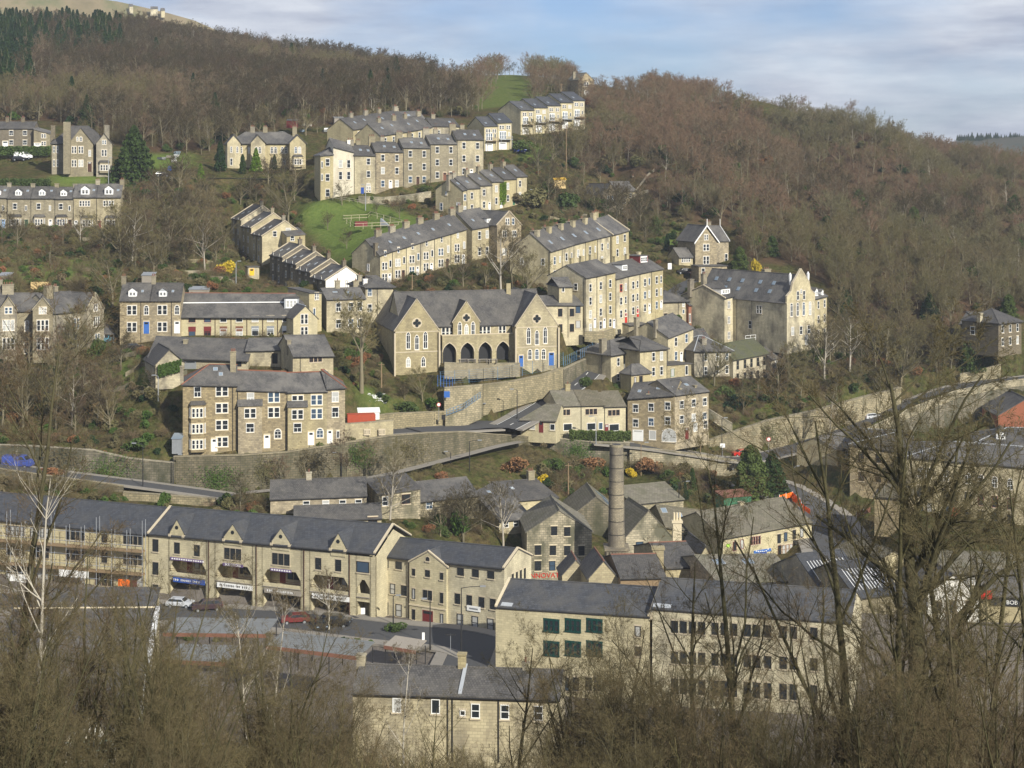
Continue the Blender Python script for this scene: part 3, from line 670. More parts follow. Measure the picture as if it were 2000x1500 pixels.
for P in (H.A-H.u*.55, H.B+H.u*.55):
    zl = H.e0-.5; mb.prism([V((P.x, P.y, zl))-n_*.5, V((m.x, m.y, H.e0+H.rise+.25))-n_*.5, V((m.x, m.y, H.e0+H.rise-.2))-n_*.5, V((P.x, P.y, zl-.4))-n_*.5], n_*.1)
mb.box(V((m.x, m.y, H.e0+H.rise))-n_*.5-H.u*.08, H.u*.16, n_*.1, V((0, 0, 1.7))); mb.build('bargeboard', ['white'], H.root)
g = House('', '', '', *blk(1399, 520, 415, 1423, 520, 417, 470, 470), 7.5, root=H.root, wall='brown', rise=3.5, ct=False, roofm='slate')
g.win('F', .8, ZY(505, 415), 'sash', .9, 2.3); g.chimney(.2, .6, 1.0, 1.5, .7, 3)
mb = MB(); q = g.R1; mb.box(q+V((0, 0, -.3)), V((.12, 0, 0)), V((0, .12, 0)), V((0, 0, 2.2))); mb.prism([q+V((0, 0, .3)), q, g.pt('F', 1.03, g.e1-.2, .3), g.pt('F', 1.03, g.e1+.1, .3)], g.u*.12); mb.build('bargeboard', ['white'], H.root)
H = House('outbuilding', 'small slate-roofed outhouse left of the white-bargeboard house', 'shed', *blk(1326, 516, 408, 1353, 514, 410, 502, 502), 5, wall='buff', rise=2.0); H.win('F', .5, ZY(508, 408), 'four', 2.6, 1.2)
H = House('outbuilding', 'lower stone wing under the white-bargeboard house with one window', 'house', *blk(1365, 547, 400, 1420, 548, 402, 521, 520), 5, wall='brown', roof='flat'); H.win('F', .15, ZY(531, 400), 'sash', .9, 1.8)

# M23 M24 M25
H = House('house', 'square hip-roofed stone house with a red brick wing', 'house', *blk(1292, 640, 375, 1344, 638, 379, 588, 587), 8, wall='honey', roof='hip', rise=2.0, oh=.5)
H.win('F', .82, ZY(597, 375), 'sash', .7, 1.2); H.win('F', .82, ZY(611, 375), 'plain', .6, 1.0); H.pipe('F', .62); H.win('F', .15, ZY(620, 375), 'plain', .9, 1.8, fm='darkwood')
g = House('', '', '', *blk(1345, 640, 378, 1367, 640, 380, 596, 597), 7, root=H.root, wall='brick', rise=1.6, ct=False, wallpart='brick_wing')
g.win('F', .5, ZY(610, 378), 'sash', .9, 1.6); g.win('F', .1, ZY(622, 378), 'plain', .5, 1.9); g.win('F', .5, ZY(636, 378), 'two', 1.3, 1.4)
H = House('tall_house', 'tall stone house with blank sooty gable and white box dormer', 'house', *blk(1415, 672, 372, 1457, 668, 378, 583, 572), 12, wall='buff', rise=2.5, coping='trim')
H.grid('F', [.2, .58, .82], 3, 'two', 1.0, 1.7, level=H.p0.z); H.pipe('F', .68); H.dormer(.25, 3.4, 1.2, .2, False, typ='four'); H.chimney(.6, .8, 1.8, 1.3, .8, 2); H.chimney(.0, .8, 1.3, 1.6, .8, 0, 'sooty')
H = House('outbuilding', 'low slate-roofed lean-to with windows below the red brick wing', 'shed', *blk(1355, 676, 366, 1386, 674, 368, 664, 661), 5, wall='buff', rise=1.8); H.win('F', .5, ZY(669, 366), 'four', 2.8, 1.0, fm='darkwood')
# big former chapel
H = House('former_chapel', 'large former chapel with shaped Dutch gable and huge slate roof', 'chapel', *blk(1537, 678, 362, 1591, 672, 368, 592, 590), 27, wall='buff', roof='gfront', rise=6.0, coping='trim', vo=0, oh=.2)
for t in (.16, .38, .6, .83): H.win('F', t, ZY(606, 362), 'arch', .85, 3.0)
for t in (.38, .6): H.win('F', t, ZY(579, 362), 'sash', .8, 2.0)
H.win('F', .5, ZY(571, 362), 'arch', .6, 1.0)
for t in (.2, .5, .78): H.win('F', t, ZY(648, 362), 'sash', .9, 1.9)
H.win('F', .7, ZY(668, 362), 'plain', 1.2, 2.4, fm='blackpaint')
mb = MB(); m = (H.A+H.B)/2; e = H.e0; n_ = H.inn; u_ = H.u; w2 = H.Wd/2
prof = [(-w2-.1, e), (-w2-.1, e+1.4), (-w2*.72, e+2.4), (-w2*.6, e+4.2), (-w2*.4, e+5.2), (0, e+7.3), (w2*.4, e+5.2), (w2*.6, e+4.2), (w2*.72, e+2.4), (w2+.1, e+1.4), (w2+.1, e)]
mb.prism([V((m.x, m.y, 0))+u_*x+V((0, 0, z))-n_*.06 for x, z in prof], n_*.4)
for i in range(1, 9): 
    a_, b_ = prof[i], prof[i+1]; mb.prism([V((m.x, m.y, 0))+u_*x+V((0, 0, z))-n_*.14 for x, z in (a_, b_, (b_[0], b_[1]+.2), (a_[0], a_[1]+.2))], n_*.55, 1)
mb.build('shaped_gable', ['buff', 'trim'], H.root)
H.win('F', .5, ZY(571, 362), 'arch', .6, 1.0, out=.07)
for t in (.38, .6): H.win('F', t, ZY(579, 362), 'sash', .8, 2.0, out=.07)
mb = MB()
for t in (.1, .25, .4, .6, .75): 
    for v in (.25, .55):
        q = H.E-H.inn*H.D*t+H.u*(H.Wd/2*v); z = H.e0+H.slope*H.Wd/2*v+.22; sv = (H.u+V((0, 0, H.slope))).normalized()
        mb = MB(); mb.box(V((q.x, q.y, z)), -H.inn*.9, sv*1.0, V((-.04, 0, .05))); mb.build('skylight', ['skyglass'], H.roof)
H.win('L', .7, ZY(608, 364), 'two', 1.6, 1.8); H.win('L', .6, ZY(640, 364), 'sash', .9, 1.8); H.pipe('L', .45); H.pipe('L', .62); H.win('L', .2, ZY(605, 370), 'sash', .9, 1.8)
for t, c in ((.3, 'white'), (.95, 'white')):
    mb = MB(); q = H.pt('F', t, H.e0+5.2); q = q+H.inn*1.5; mb.tube([q-V((0, 0, 1.5)), q, q+V((0, 0, .8)), q+V((0, 0, 1.3))], [.2, .3, .33, .08], 8); mb.build('roof_vent', ['white'], H.roof)
H.chimney(.9, .5, .6, 2.2, 1.0, 3, 'grey')
g = House('', '', '', *blk(1591, 668, 369, 1615, 662, 374, 584, 578), 10, root=H.root, wall='buff', rise=2.2, ct=False)
g.dormer(.35, 1.5, 1.3, .12); g.dormer(.8, 1.0, .9, .1); g.grid('F', [.3, .8], 3, 'sash', .85, 1.7, level=g.p0.z)
H = House('mid_house', 'stone house with blank gable behind the italianate corner house', 'house', *blk(1305, 712, 350, 1354, 703, 357, 660, 641), 11, wall='buff', rise=2.8)
H.grid('F', [.3, .72], 2, 'sash', 1.0, 1.9, level=H.p0.z); H.door('F', .52, 'white'); H.chimney(.0, .3, .8, .9, .6, 0, 'grey'); H.chimney(-.02, .75, 1.0, 1.2, .7, 0, 'grey')
mb = MB(); q = H.pt('F', .95, ZY(697, 357), .1); mb.box(q, H.u*.8, -H.inn*.3, V((0, 0, .9))); mb.build('air_conditioner', ['white'], H.root)
H = House('outbuilding', 'low slate shed roof behind the street wall above the white car', 'shed', *blk(1228, 645, 360, 1262, 640, 366, 636, 633), 12, wall='grey', rise=1.2)
# italianate M27
H = House('corner_house', 'italianate stone corner house with bracketed eaves and hipped porch', 'house', *blk(1193, 758, 338, 1250, 745, 344, 693, 683), 9, wall='buff', roof='hipL', rise=2.0, oh=.5)
for t in (.25, .8): H.win('F', t, ZY(705 if t < .5 else 701, 341), 'sash', .85, 1.7)
H.win('F', .5, ZY(712, 341), 'sash', .7, 2.2); H.win('F', .25, ZY(735, 341), 'sash', .85, 1.5); H.pipe('F', .45); H.pipe('L', .72); H.win('L', .2, ZY(738, 338), 'sash', .6, 1.8); H.chimney(.05, .3, .9, 1.5, .8, 0, 'grey')
g = House('', '', '', *blk(1250, 748, 337, 1302, 740, 341.5, 684, 680), 11, root=H.root, wall='buff', roof='hip', rise=2.0, oh=.5, ct=False)
for t in (.5, .8): g.win('F', t, ZY(697, 339), 'sash', .85, 1.8); g.win('F', t, ZY(726, 339), 'sash', .85, 1.8)
mb = MB()
for hh, k0 in ((H, 12), (g, 12)):
    for k in range(k0): q = hh.pt('F', (k+.5)/k0, hh.e0+(hh.e1-hh.e0)*(k+.5)/k0-.3, 0); mb.box(q, hh.u*.14, -hh.inn*.4, V((0, 0, .25)))
    for k in range(6): q = hh.pt('L', (k+.5)/6, hh.e0-.3, 0); mb.box(q, -hh.inn*.14, -hh.u*.4, V((0, 0, .25)))
mb.build('eaves_brackets', ['blackpaint'], H.root)  # separate brackets under the eaves, joined in one mesh
p = House('', '', '', *blk(1233, 758, 333.5, 1270, 754, 336.5, 731, 727), 3.4, root=H.root, wall='buff', roof='hip', rise=1.6, hl=1.6, hr=1.6, ct=False, wallpart='porch_wall')
p.win('F', .2, p.p0.z+1.4, 'plain', .6, 1.6, fm='darkwood'); p.win('F', .5, p.p0.z+1.4, 'plain', .9, 1.8, fm='darkwood')
# M28, M29
H = House('house', 'dark hip-roofed stone house with white lead hips behind the bare birches', 'house', *blk(1356, 740, 352, 1428, 735, 357, 684, 684), 9, wall='grey', roof='hip', rise=2.6, oh=.5, ridgem='lead')
H.grid('F', [.3, .62, .88], 2, 'sash', .85, 1.8); H.chimney(.38, .2, -.4, 1.2, .8, 2)
H = House('shop', 'low lean-to building with dark door between corner house and birches', 'shed', *blk(1303, 745, 343, 1350, 742, 347, 714, 711), 6, wall='honey', roof='flat', roofm='slate'); H.win('F', .22, ZY(729, 343), 'plain', 1.0, 1.7, fm='greendoor'); H.win('F', .8, ZY(727, 343), 'plain', .8, 2.0)
H = House('mossy_house', 'whitewashed house with moss-green roof half hidden by birches', 'house', *blk(1432, 752, 356, 1502, 742, 364, 703, 690), 9, wall='render_cream', rise=2.8, roofm='mossroof', wallpart='wall')
H.grid('F', [.12, .32, .5, .68, .86], 2, 'sash', .9, 2.0, fm='grey', glass='glass', level=H.p0.z)
H = House('house', 'pale stone house wholly behind the birch trees right of the mossy roof', 'house', *blk(1506, 748, 362, 1556, 742, 367, 702, 696), 8, wall='grey', rise=2.0); H.grid('F', [.2, .5, .8], 2, 'sash', .9, 1.8)
H = House('outbuilding', 'small pale outbuilding among bare trees below the former chapel', 'shed', *blk(1612, 700, 370, 1652, 700, 373, 668, 668), 6, wall='rubblelit', roof='flat'); H.win('F', .3, ZY(678, 370), 'plain', 1.2, 1.2)
# M37
H = House('square_villa', 'square dark-stone villa with pyramid roof at the right edge', 'villa', *blk(1950, 682, 366, 1995, 678, 372, 631, 627), 9.5, wall='sooty', roof='hip', rise=2.6, oh=.4, hl=4.7, hr=4.7)
H.grid('F', [.18, .5, .82], 2, 'sash', .9, 1.8); H.win('L', .3, H.e0-2.2, 'sash', 1.2, 1.8); H.chimney(.0, .5, -.8, 1.1, .8, 0, 'buff')
g = House('', '', '', *blk(1876, 680, 378, 1915, 680, 376, 632, 632), 8, root=H.root, wall='sooty', roof='hip', rise=2.2, oh=.4, ct=False); g.win('F', .6, ZY(643, 378), 'plain', 1.1, 1.6)
CTRLX = None
# ===== left middle ============================================================
H = House('villa_terrace', 'large dark Victorian villa with stone gables and tall bay at left', 'villa', *blk(-30, 694, 318, 100, 692, 322, 608, 607), 11, wall='grey', rise=2.9)
for (a, b, y, w_) in ((0, 33, 596, 'grey'), (64, 103, 592, 'grey')):
    g = House('', '', '', *blk(a, 694, 317, b, 693, 318, 606, 606), 7, root=H.root, wall='grey', roof='gfront', rise=2.3, ct=False, oh=.15, coping='honey')
    g.win('F', .5, ZY(607, 317), 'two' if a < 10 else 'three', 1.4, 1.3); g.win('F', .5, ZY(636, 317), 'three', 2.2, 2.1); g.win('F', .5, ZY(672, 317), 'three', 2.2, 2.3)
H.win('F', .63, ZY(638, 319), 'arch', .8, 2.1); H.win('F', .63, ZY(680, 319), 'arch', 1.1, 2.4); H.pipe('F', .99); H.chimney(.36, .5, 1.8, 2.2, 1.0, 4); H.chimney(.2, .6, 2.6, 2.0, 1.0, 4)
g = House('', '', '', *blk(104, 694, 321, 170, 690, 328, 612, 606), 10, root=H.root, wall='grey', rise=3.4, ct=False)
g.win('F', .68, ZY(633, 325), 'two', 1.3, 2.2); g.win('F', .65, ZY(672, 325), 'two', 1.3, 2.2); g.win('F', .92, ZY(672, 325), 'two', 1.3, 2.2); g.chimney(.25, .4, 1.6, 1.6, 1.0, 3); g.chimney(.65, .6, 1.2, .9, .7, 2)
g = House('', '', '', *blk(170, 694, 326, 203, 690, 331, 606, 604), 10, root=H.root, wall='grey', roof='gfront', rise=3.2, ct=False, oh=.15, coping='honey')
g.win('F', .5, ZY(602, 327), 'two', 1.2, 1.5); g.win('F', .55, ZY(630, 327), 'three', 1.9, 2.1); g.win('F', .6, ZY(664, 327), 'two', 1.6, 2.1)
H = House('carport', 'open-fronted garage with slate roof right of the dark villa', 'garage', *blk(203, 678, 332, 222, 678, 333, 652, 653), 5, wall='grey', rise=1.8, roof='mono', skipwall=True, ext=.3)
mb = MB()
for a in (H.A, H.B, H.C, H.E): mb.box(V((a.x-.1, a.y-.1, H.p0.z)), V((.2, 0, 0)), V((0, .2, 0)), V((0, 0, H.e0-H.p0.z+(1.8 if a in (H.C, H.E) else 0))))
mb.box(V((H.E.x, H.E.y, H.p0.z)), H.u*H.Wd, H.inn*.1, V((0, 0, 4.2)), 1); mb.build('post', ['white', 'sooty'], H.root)

def d_pair(H, i):
    H.win('F', .4, ZY(606, 330), 'two', 1.9, 1.9); H.win('F', .4, ZY(639, 330), 'two', 1.9, 1.9); H.win('F', .88, ZY(606, 330), 'arch', .95, 1.9)
    H.door('F', .88, ['bluepaint', 'white'][i], 1.1, 2.4, z=ZY(653, 330)); H.dormer(.4, 1.7, 1.1, .2, m=['white', 'lead'][i], rm='slate'); H.chimney(.02, .5, 1.5, .9, .7, 2); H.pipe('F', .7); H.skylight(.7, .5, .5, .7)
    mb = MB()
    for k in range(9): q = H.pt('F', (k+.5)/9, H.e0-.35, 0); mb.box(q, H.u*.3, -H.inn*.2, V((0, 0, .25)))
    mb.build('eaves_brackets', ['paleboard'], H.root)  # row of small corbels carrying the eaves
terrace('semi_detached_house', 'the three-storey pair with corbelled eaves', (233, 330, 353, 331), [(234, 293, 672, 668, 587, 587), (293, 353, 668, 662, 587, 587)],
    'three-storey pair with corbelled eaves', d_pair, depth=9, rise=3.0, wall='brown')

# M4 modern row
H = House('modern_terrace', 'long low modern row with wide grey roof and coloured panel windows', 'terrace', *blk(353, 661, 332, 592, 660, 334, 617, 618), 12, wall='newstone', rise=4.0, oh=.5, roofm='slate', fm='white', ridgem='terracotta')
for i, (x, c, tp) in enumerate(((375, 'maroon', 'a'), (405, 'maroon', 'a'), (436, 'brownpanel', 'b'), (467, 'brownpanel', 'b'), (498, 'steel', 'b'), (528, 'steel', 'b'), (558, 'white', 'b'))):
    t = (x-353)/(592-353); q = H.pt('F', t, ZY(640, 332)); mb = MB(); mb.box(q-H.u*.75-V((0, 0, .8)), H.u*1.5, -H.inn*.05, V((0, 0, 1.0))); mb.build('panel', [c], H.root)
    H.win('F', t, ZY(624.5, 332), 'plain', 1.4, 1.15, fm='white' if tp == 'b' else c); H.win('F', t, ZY(650, 332), 'casement' if i % 2 else 'plain', 1.4, 1.5, fm='white' if tp == 'b' else c)
for x in (420, 451, 482, 513, 542): H.pipe('F', (x-353)/239, 'darkwood', .07)
q = H.on_roof(.0, .52, .19); mb = MB(); mb.box(q, H.u*H.Wd*.92, (H.inn+V((0, 0, H.slope))).normalized()*.22, V((0, -.0, .05))); mb.build('lead_strip', ['white'], H.roof)
o = H.dormer(.9, 2.9, 2.2, .3, False, 'lead', typ='three')
g = House('', '', '', *blk(573, 661, 329, 620, 661, 331, 622, 622), 8, root=H.root, wall='newstone', roof='gfront', rise=2.4, oh=.3, ct=False, ridgem='lead')
g.win('F', .45, ZY(624, 329), 'two', 1.5, 2.0, glass='glass'); g.win('F', .45, ZY(647, 329), 'two', 1.5, 1.6, glass='glass')
H = House('house', 'narrow stone house wedged between the modern row and plain house', 'house', *blk(604, 655, 336, 628, 655, 338, 573, 573), 8, wall='buff', rise=.6, roof='mono'); H.win('F', .6, ZY(580, 336), 'two', 1.0, 1.4); H.win('F', .4, ZY(612, 336), 'plain', .6, 2.0)

# M3 ivy bungalow group
H = House('barn_house', 'long dark-roofed low house with an ivy-covered gable', 'house', *blk(290, 722, 306, 485, 728, 306, 696, 703), 14, wall='honey', rise=2.8, oh=.6)
H.chimney(.32, .35, -.1, .8, .8, 0, 'grey'); H.win('F', .42, ZY(715, 306), 'garage', 2.2, 2.0, fm='steel'); H.win('F', .9, ZY(711, 306), 'plain', 1.2, 1.0, fm='darkwood')
g = House('', '', '', *blk(304, 745, 298, 358, 730, 300, 712, 706), 10, root=H.root, wall='honey', roof='gfront', rise=2.4, oh=.4, vo=.3, ct=False)
H = House('link_building', 'small slate-roofed link building between the ivy house and barn', 'house', *blk(480, 714, 308, 547, 716, 308, 685, 684), 8, wall='honey', rise=1.7); H.win('F', .85, ZY(700, 308), 'plain', 1.0, 2.0, fm='darkwood')
H = House('barn', 'stone barn with large plain roof and three-light window', 'barn', *blk(572, 742, 300, 651, 738, 303, 695, 694), 12, wall='honey', rise=3.0, oh=.4)
H.win('F', .56, ZY(703, 301), 'three', 2.4, .9, fm='darkwood', glass='glass'); H.pipe('F', .18); H.win('F', .8, ZY(731, 301), 'plain', .9, .8, fm='maroon'); H.win('F', .3, ZY(731, 301), 'plain', .9, .8, fm='maroon'); H.chimney(.02, .3, -.6, .7, .9, 0, 'grey')

# M1 the four-storey front terrace
def d_m1(H, i):
    b = H.p0.z; st = (H.e0-b)/4
    if i == 0:
        for k in range(4): H.win('F', .72, H.e0-1.35-k*st*.98, 'two', 2.1, 1.7); 
        H.win('F', .27, H.e0-1.35, 'casement', 1.2, 1.8)
        H.bay(.27, b+.3, b+st*3-.5, 2.9, .9, rows=3); H.door('F', .58, 'white', 1.0, 2.2, z=b+.1); H.skylight(.6, .75, .8, .9); H.skylight(.7, .5, .7, .9)
        H.chimney(.93, .35, 2.6, 1.0, .8, 3); H.chimney(-.02, .15, 0, .6, .8, 0); H.pipe('F', .92)
    elif i in (1, 2):
        H.win('F', .27, H.e0-1.5, 'casement' if i == 1 else 'two', 1.25 if i == 1 else 2.0, 1.8); H.win('F', .74, H.e0-1.5, 'two', 2.0, 1.8); H.win('F', .74, H.e0-1.5-st, 'two', 2.0, 1.8)
        H.win('F', .27, H.e0-1.4-st*1.5, 'two' if i == 1 else 'casement', 2.0, 1.7); H.win('F', .26, H.e0-1.5-st*2.4, 'casement' if i == 1 else 'sash', 1.3, 1.7); H.door('F', .6, 'white', 1.0, 2.3); H.win('F', .82, H.e0-1.5-st*2.4, 'arch', 1.2, 1.7)
        g = House('', '', '', H.pt('F', .02, b, .9), H.pt('F', .5, b, .9), H.e0-st*1.0, H.e0-st*1.0, .85, root=H.root, wall=H.wall, roof='mono', rise=.7, rf=1, ct=False, oh=.2, wallpart='bay')
        g.win('F', .5, g.e0-1.4, 'two', 2.0, 1.7); g.win('F', .5, g.e0-1.4-st*.95, 'casement', 1.4, 1.6); H.pipe('F', .01)
    else:
        for k in range(2): H.win('F', .45, H.e0-1.5-k*st*1.1, 'casement', 1.2, 1.8)
        H.door('F', .15, 'white', .9, 2.3); H.win('F', .6, H.p0.z+1.7, 'plain', .5, 1.3)
T1b = terrace('terraced_house', 'the four-storey terrace standing on the high retaining wall', (357, 285, 673, 290),
    [(357, 463, 886, 880, 751, 753, dict(roof='hipL', ridgem='ridgered', wall='brown', rise=2.9)), (463, 560, 880, 874, 761, 764, dict(ridgem='ridgered', wall='brown')),
     (560, 639, 874, 868, 766, 764, dict(ridgem='ridgered', wall='honey')), (639, 674, 868, 862, 759, 757, dict(ridgem='ridgered', roof='hipR', wall='brown', depth=8))],
    'four-storey terrace on the retaining wall', d_m1, depth=9, rise=2.7, wall='brown', trim='ashlar')
# ===== school ==================================================================
SCH = empty('school', W(930, 735, 328), 'Victorian stone school with three pointed gables, arcade and quatrefoil windows', 'school')
SP0, SP1 = W(772, 0, 325), W(1090, 0, 334)
def sp(px, y): a = on_line(SP0, SP1, px); return V((a[0], a[1], ZY(y, a[1])))
def sblk(x0, yb, x1, ye, back=0):
    a, b = sp(x0, yb), sp(x1, yb); b.z = a.z; u = (b-a).normalized(); n = V((-u.y, u.x, 0))
    z = ZY(ye, a.y); return a+n*back, b+n*back, z, z
def quatre(Hh, t, z, r=.95, out=0):
    c = Hh.pt('F', t, z, .02+out); u = Hh.u; nn = -Hh.inn; mb = MB()
    def disc(cx, cz, rr, d, mi): mb.prism([c+u*(cx+rr*math.cos(k*math.pi/8))+V((0, 0, cz+rr*math.sin(k*math.pi/8))) for k in range(16)], nn*d, mi)
    disc(0, 0, r*1.1, .04, 0); disc(0, 0, r*.18, .09, 1)
    for a, b in ((.5, 0), (-.5, 0), (0, .5), (0, -.5)): disc(a*r, b*r, r*.36, .08, 1)
    mb.build('quatrefoil_window', ['trim', 'glass'], SCH)
KS = dict(root=SCH, wall='honey', ct=False, trim='ashlar')
for q in (sp(772, 735), sp(1090, 716), sp(930, 718)): CTRL.append((q.x, q.y, q.z))
main = House('', '', '', *sblk(788, 720, 1072, 641, 3.0), 13, rise=6.2, oh=.3, **KS)
gl = House('', '', '', *sblk(772, 737, 856, 646), 27, roof='gfront', rise=6.0, oh=.25, vo=0, coping='trim', **KS)
gr = House('', '', '', *sblk(1008, 718, 1089, 637), 18, roof='gfront', rise=6.2, oh=.25, vo=0, coping='trim', **KS)
gc = House('', '', '', *sblk(890, 668, 942, 632, 2.2), 9, roof='gfront', ext=.5, rise=4.0, oh=.2, vo=0, coping='trim', **KS)
for g, y0 in ((gl, 646), (gr, 637)):
    for t, dz in ((.3, 0), (.5, -.7), (.7, 0)): g.win('F', t, g.e0-2.0+dz*.6, 'gothic', .85, 3.4+dz*.6, tm='ashlar')
    quatre(g, .5, g.e0+1.4)
    mb = MB()
    for z in (g.e0-.4, g.e0-4.4): mb.box(g.pt('F', 0, z, .0)+V((0, 0, 0)), g.u*g.Wd, -g.inn*.05, V((0, 0, .18)))
    for b in (0.0, 1.0): mb.box(g.pt('F', b, g.p0.z-1.5, 0)-g.u*(.3 if b == 0 else 0), g.u*.3, -g.inn*.5, V((0, 0, g.e0-g.p0.z+1)))
    mb.build('string_course', ['trim'], SCH)
for t in (.3, .65): gl.win('F', t, ZY(708, 325), 'gothic', .85, 2.0, tm='ashlar')
for t in (.33, .5, .66): gr.win('F', t, ZY(694, 331), 'arch', .85, 2.1, tm='ashlar')
gr.door('F', .12, 'bluepaint', .9, 2.2, z=gr.p0.z+.1); gr.door('F', .85, 'bluepaint', 1.1, 2.6, z=gr.p0.z+.1)
for t, dz in ((.25, 0), (.5, -.7), (.75, 0)): gc.win('F', t, ZY(648, 326)+dz*.4, 'gothic', .8, 3.0+dz*.6, tm='ashlar')
quatre(gc, .5, gc.e0+.9, .85)
for x, n in ((879, 'three'), (952, 'three'), (987, 'two')): main.win('F', (x-788)/284, ZY(652, 328), n, 2.4 if n == 'three' else 1.5, 2.0, fm='white')
# arcade: wall with four pointed openings in front of a recess
mb = MB(); y0 = .9; a0 = main.A-main.inn*y0; u = main.u; zt, zb = ZY(660, 326), main.p0.z-1.5
L0, L1 = (866-788)/284*main.Wd, (1010-788)/284*main.Wd
def ap(x, z): return V((a0.x, a0.y, 0))+u*x+V((0, 0, z))
xs = [(x-788)/284*main.Wd for x in (880, 915, 950, 985)]; hw = 1.38; zs = ZY(693, 326); prev = L0
for i, c in enumerate(xs):
    outl = []
    for k in range(6): th = math.radians(60*k/5); outl.append((c+hw-2*hw*math.cos(th), zs+2*hw*math.sin(th)*.8))
    for k in range(4, -1, -1): th = math.radians(60*k/5); outl.append((c-hw+2*hw*math.cos(th), zs+2*hw*math.sin(th)*.8))
    mb.prism([ap(prev, zb), ap(c-hw, zb), ap(c-hw, zt), ap(prev, zt)], -main.inn*.5+main.inn*1.0*0)
    for k in range(len(outl)-1):
        (xa, za), (xb, z2) = outl[k], outl[k+1]; mb.prism([ap(xa, za), ap(xb, z2), ap(xb, zt), ap(xa, zt)], -main.inn*.5)
        mb.prism([ap(xa, za)-main.inn*.5, ap(xb, z2)-main.inn*.5, ap(xb+(xb-c)*.1, z2+.18)-main.inn*.5, ap(xa+(xa-c)*.1, za+.18)-main.inn*.5], -main.inn*.06, 1)
    prev = c+hw
mb.prism([ap(prev, zb), ap(L1, zb), ap(L1, zt), ap(prev, zt)], -main.inn*.5)
mb.prism([ap(L0, zt), ap(L1, zt), ap(L1, zt)+main.inn*y0, ap(L0, zt)+main.inn*y0], V((0, 0, .15)), 1)
mb.build('arcade', ['honey', 'trim'], SCH)
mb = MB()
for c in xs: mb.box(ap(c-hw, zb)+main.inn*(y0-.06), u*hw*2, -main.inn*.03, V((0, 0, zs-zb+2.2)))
mb.build('arcade_shade', ['blackpaint'], SCH)  # black sheets behind the arches: the shade of the recess as colour
main.pipe('F', .25); main.pipe('F', .765)
mb = MB(); q = main.pt('F', .80, main.e0+main.rise+.3)+main.inn*6; mb.cbox((q.x, q.y, q.z), (.9, .9, 2.4)); mb.build('chimney', ['buff'], SCH)

# ===== M30 curved row and M31 cottages ========================================
def d_m30(H, i):
    cs = [[.17, .5, .85], [.2, .55, .88]][i] if i < 2 else [.5]
    for t in cs:
        for dz in (2.0, 4.9): H.win('F', t, H.e0+(H.e1-H.e0)*t-dz, 'casement', 1.15, 1.6)
    if i == 0:
        H.win('F', .22, H.p0.z+1.4, 'garage', 2.2, 2.2); H.win('F', .53, H.p0.z+1.6, 'plain', 1.4, 1.8, glass='glass_curtain'); H.win('F', .88, H.p0.z+1.8, 'arch', 2.9, 2.6, glass='glass_curtain'); H.chimney(.42, .1, -1.8, .7, .6, 1)
    else: H.win('F', .35, H.p0.z+1.4, 'door', 1.0, 2.3, fm='maroon'); H.win('F', .6, H.p0.z+2.4, 'casement', 1.1, 1.7); H.win('F', .9, H.p0.z+2.7, 'casement', 1.1, 1.7); H.chimney(.3, .15, -1.4, .6, .6, 0); H.chimney(.75, .15, -1.2, .6, .6, 0)
    H.skylight(.6, .5, 1.0, .8); H.skylight(.2, .4)
    mb = MB()
    for k in range(14): q = H.pt('F', (k+.5)/14, H.e0+(H.e1-H.e0)*(k+.5)/14-.28, 0); mb.box(q, H.u*.2, -H.inn*.22, V((0, 0, .22)))
    mb.build('eaves_brackets', ['blackpaint'], H.root)  # row of bracket blocks below the eaves
P = [(1226, 863, 325), (1318, 864, 322), (1384, 845, 328)]
H = House('corner_building', 'three-storey warehouse with white arched ground-floor window and parked silver car', 'building', W(*P[0]), W(*P[1]), ZY(779, 325), ZY(772, 322), 10, wall='brown', rise=2.3, vo=.05, group=None); d_m30(H, 0)
H = House('corner_building', 'angled end of the three-storey warehouse with maroon door', 'building', W(*P[1]), W(*P[2]), ZY(772, 322), ZY(764, 328), 10, wall='brown', rise=2.3, roof='gable', vo=.05); d_m30(H, 1)
def d_m31(H, i):
    n = ['three', 'three', 'three'][i]
    H.win('F', .45 if i else .3, H.e0-1.3, n, 2.4, 1.1, fm='darkwood'); H.win('F', .45, H.e0-4.2, 'plain', 1.8 if i != 2 else 2.2, 1.4, fm='white')
    if i == 1: H.win('F', .85, H.e0-4.2, 'plain', .9, 1.4, fm='white')
    if i == 2: H.win('F', .12, H.p0.z+1.1, 'door', .9, 2.0, fm='maroon')
    H.pipe('F', .02)
terrace('cottage', 'the low stone-slated cottage row at the road bend', (1088, 319, 1222, 323), [(1088, 1134, 850, 850, 793, 792), (1134, 1180, 850, 850, 792, 791), (1180, 1222, 850, 850, 794, 793, dict(rise=2.2))],
    'stone-slated cottages at the bend', d_m31, depth=9, cat='cottage', rise=2.2, roofm='stoneslate', wall='newstone')[0].chimney(.75, .5, 1.3, 1.0, .6, 1)
H = House('lodge', 'small single-storey lodge with stone-slate hipped roof beside the junction', 'cottage', *blk(1017, 845, 316, 1086, 851, 314, 820, 822), 8, wall='newstone', roof='hipL', rise=2.4, roofm='stoneslate')
H.win('F', .12, ZY(827, 316), 'arch', .6, .6); H.win('F', .33, ZY(831, 316), 'plain', 1.1, 1.3, glass='glass_curtain'); H.win('F', .58, H.p0.z+1.2, 'door', .9, 2.0, fm='maroon'); H.win('F', .9, ZY(831, 316), 'plain', 1.0, 1.2)

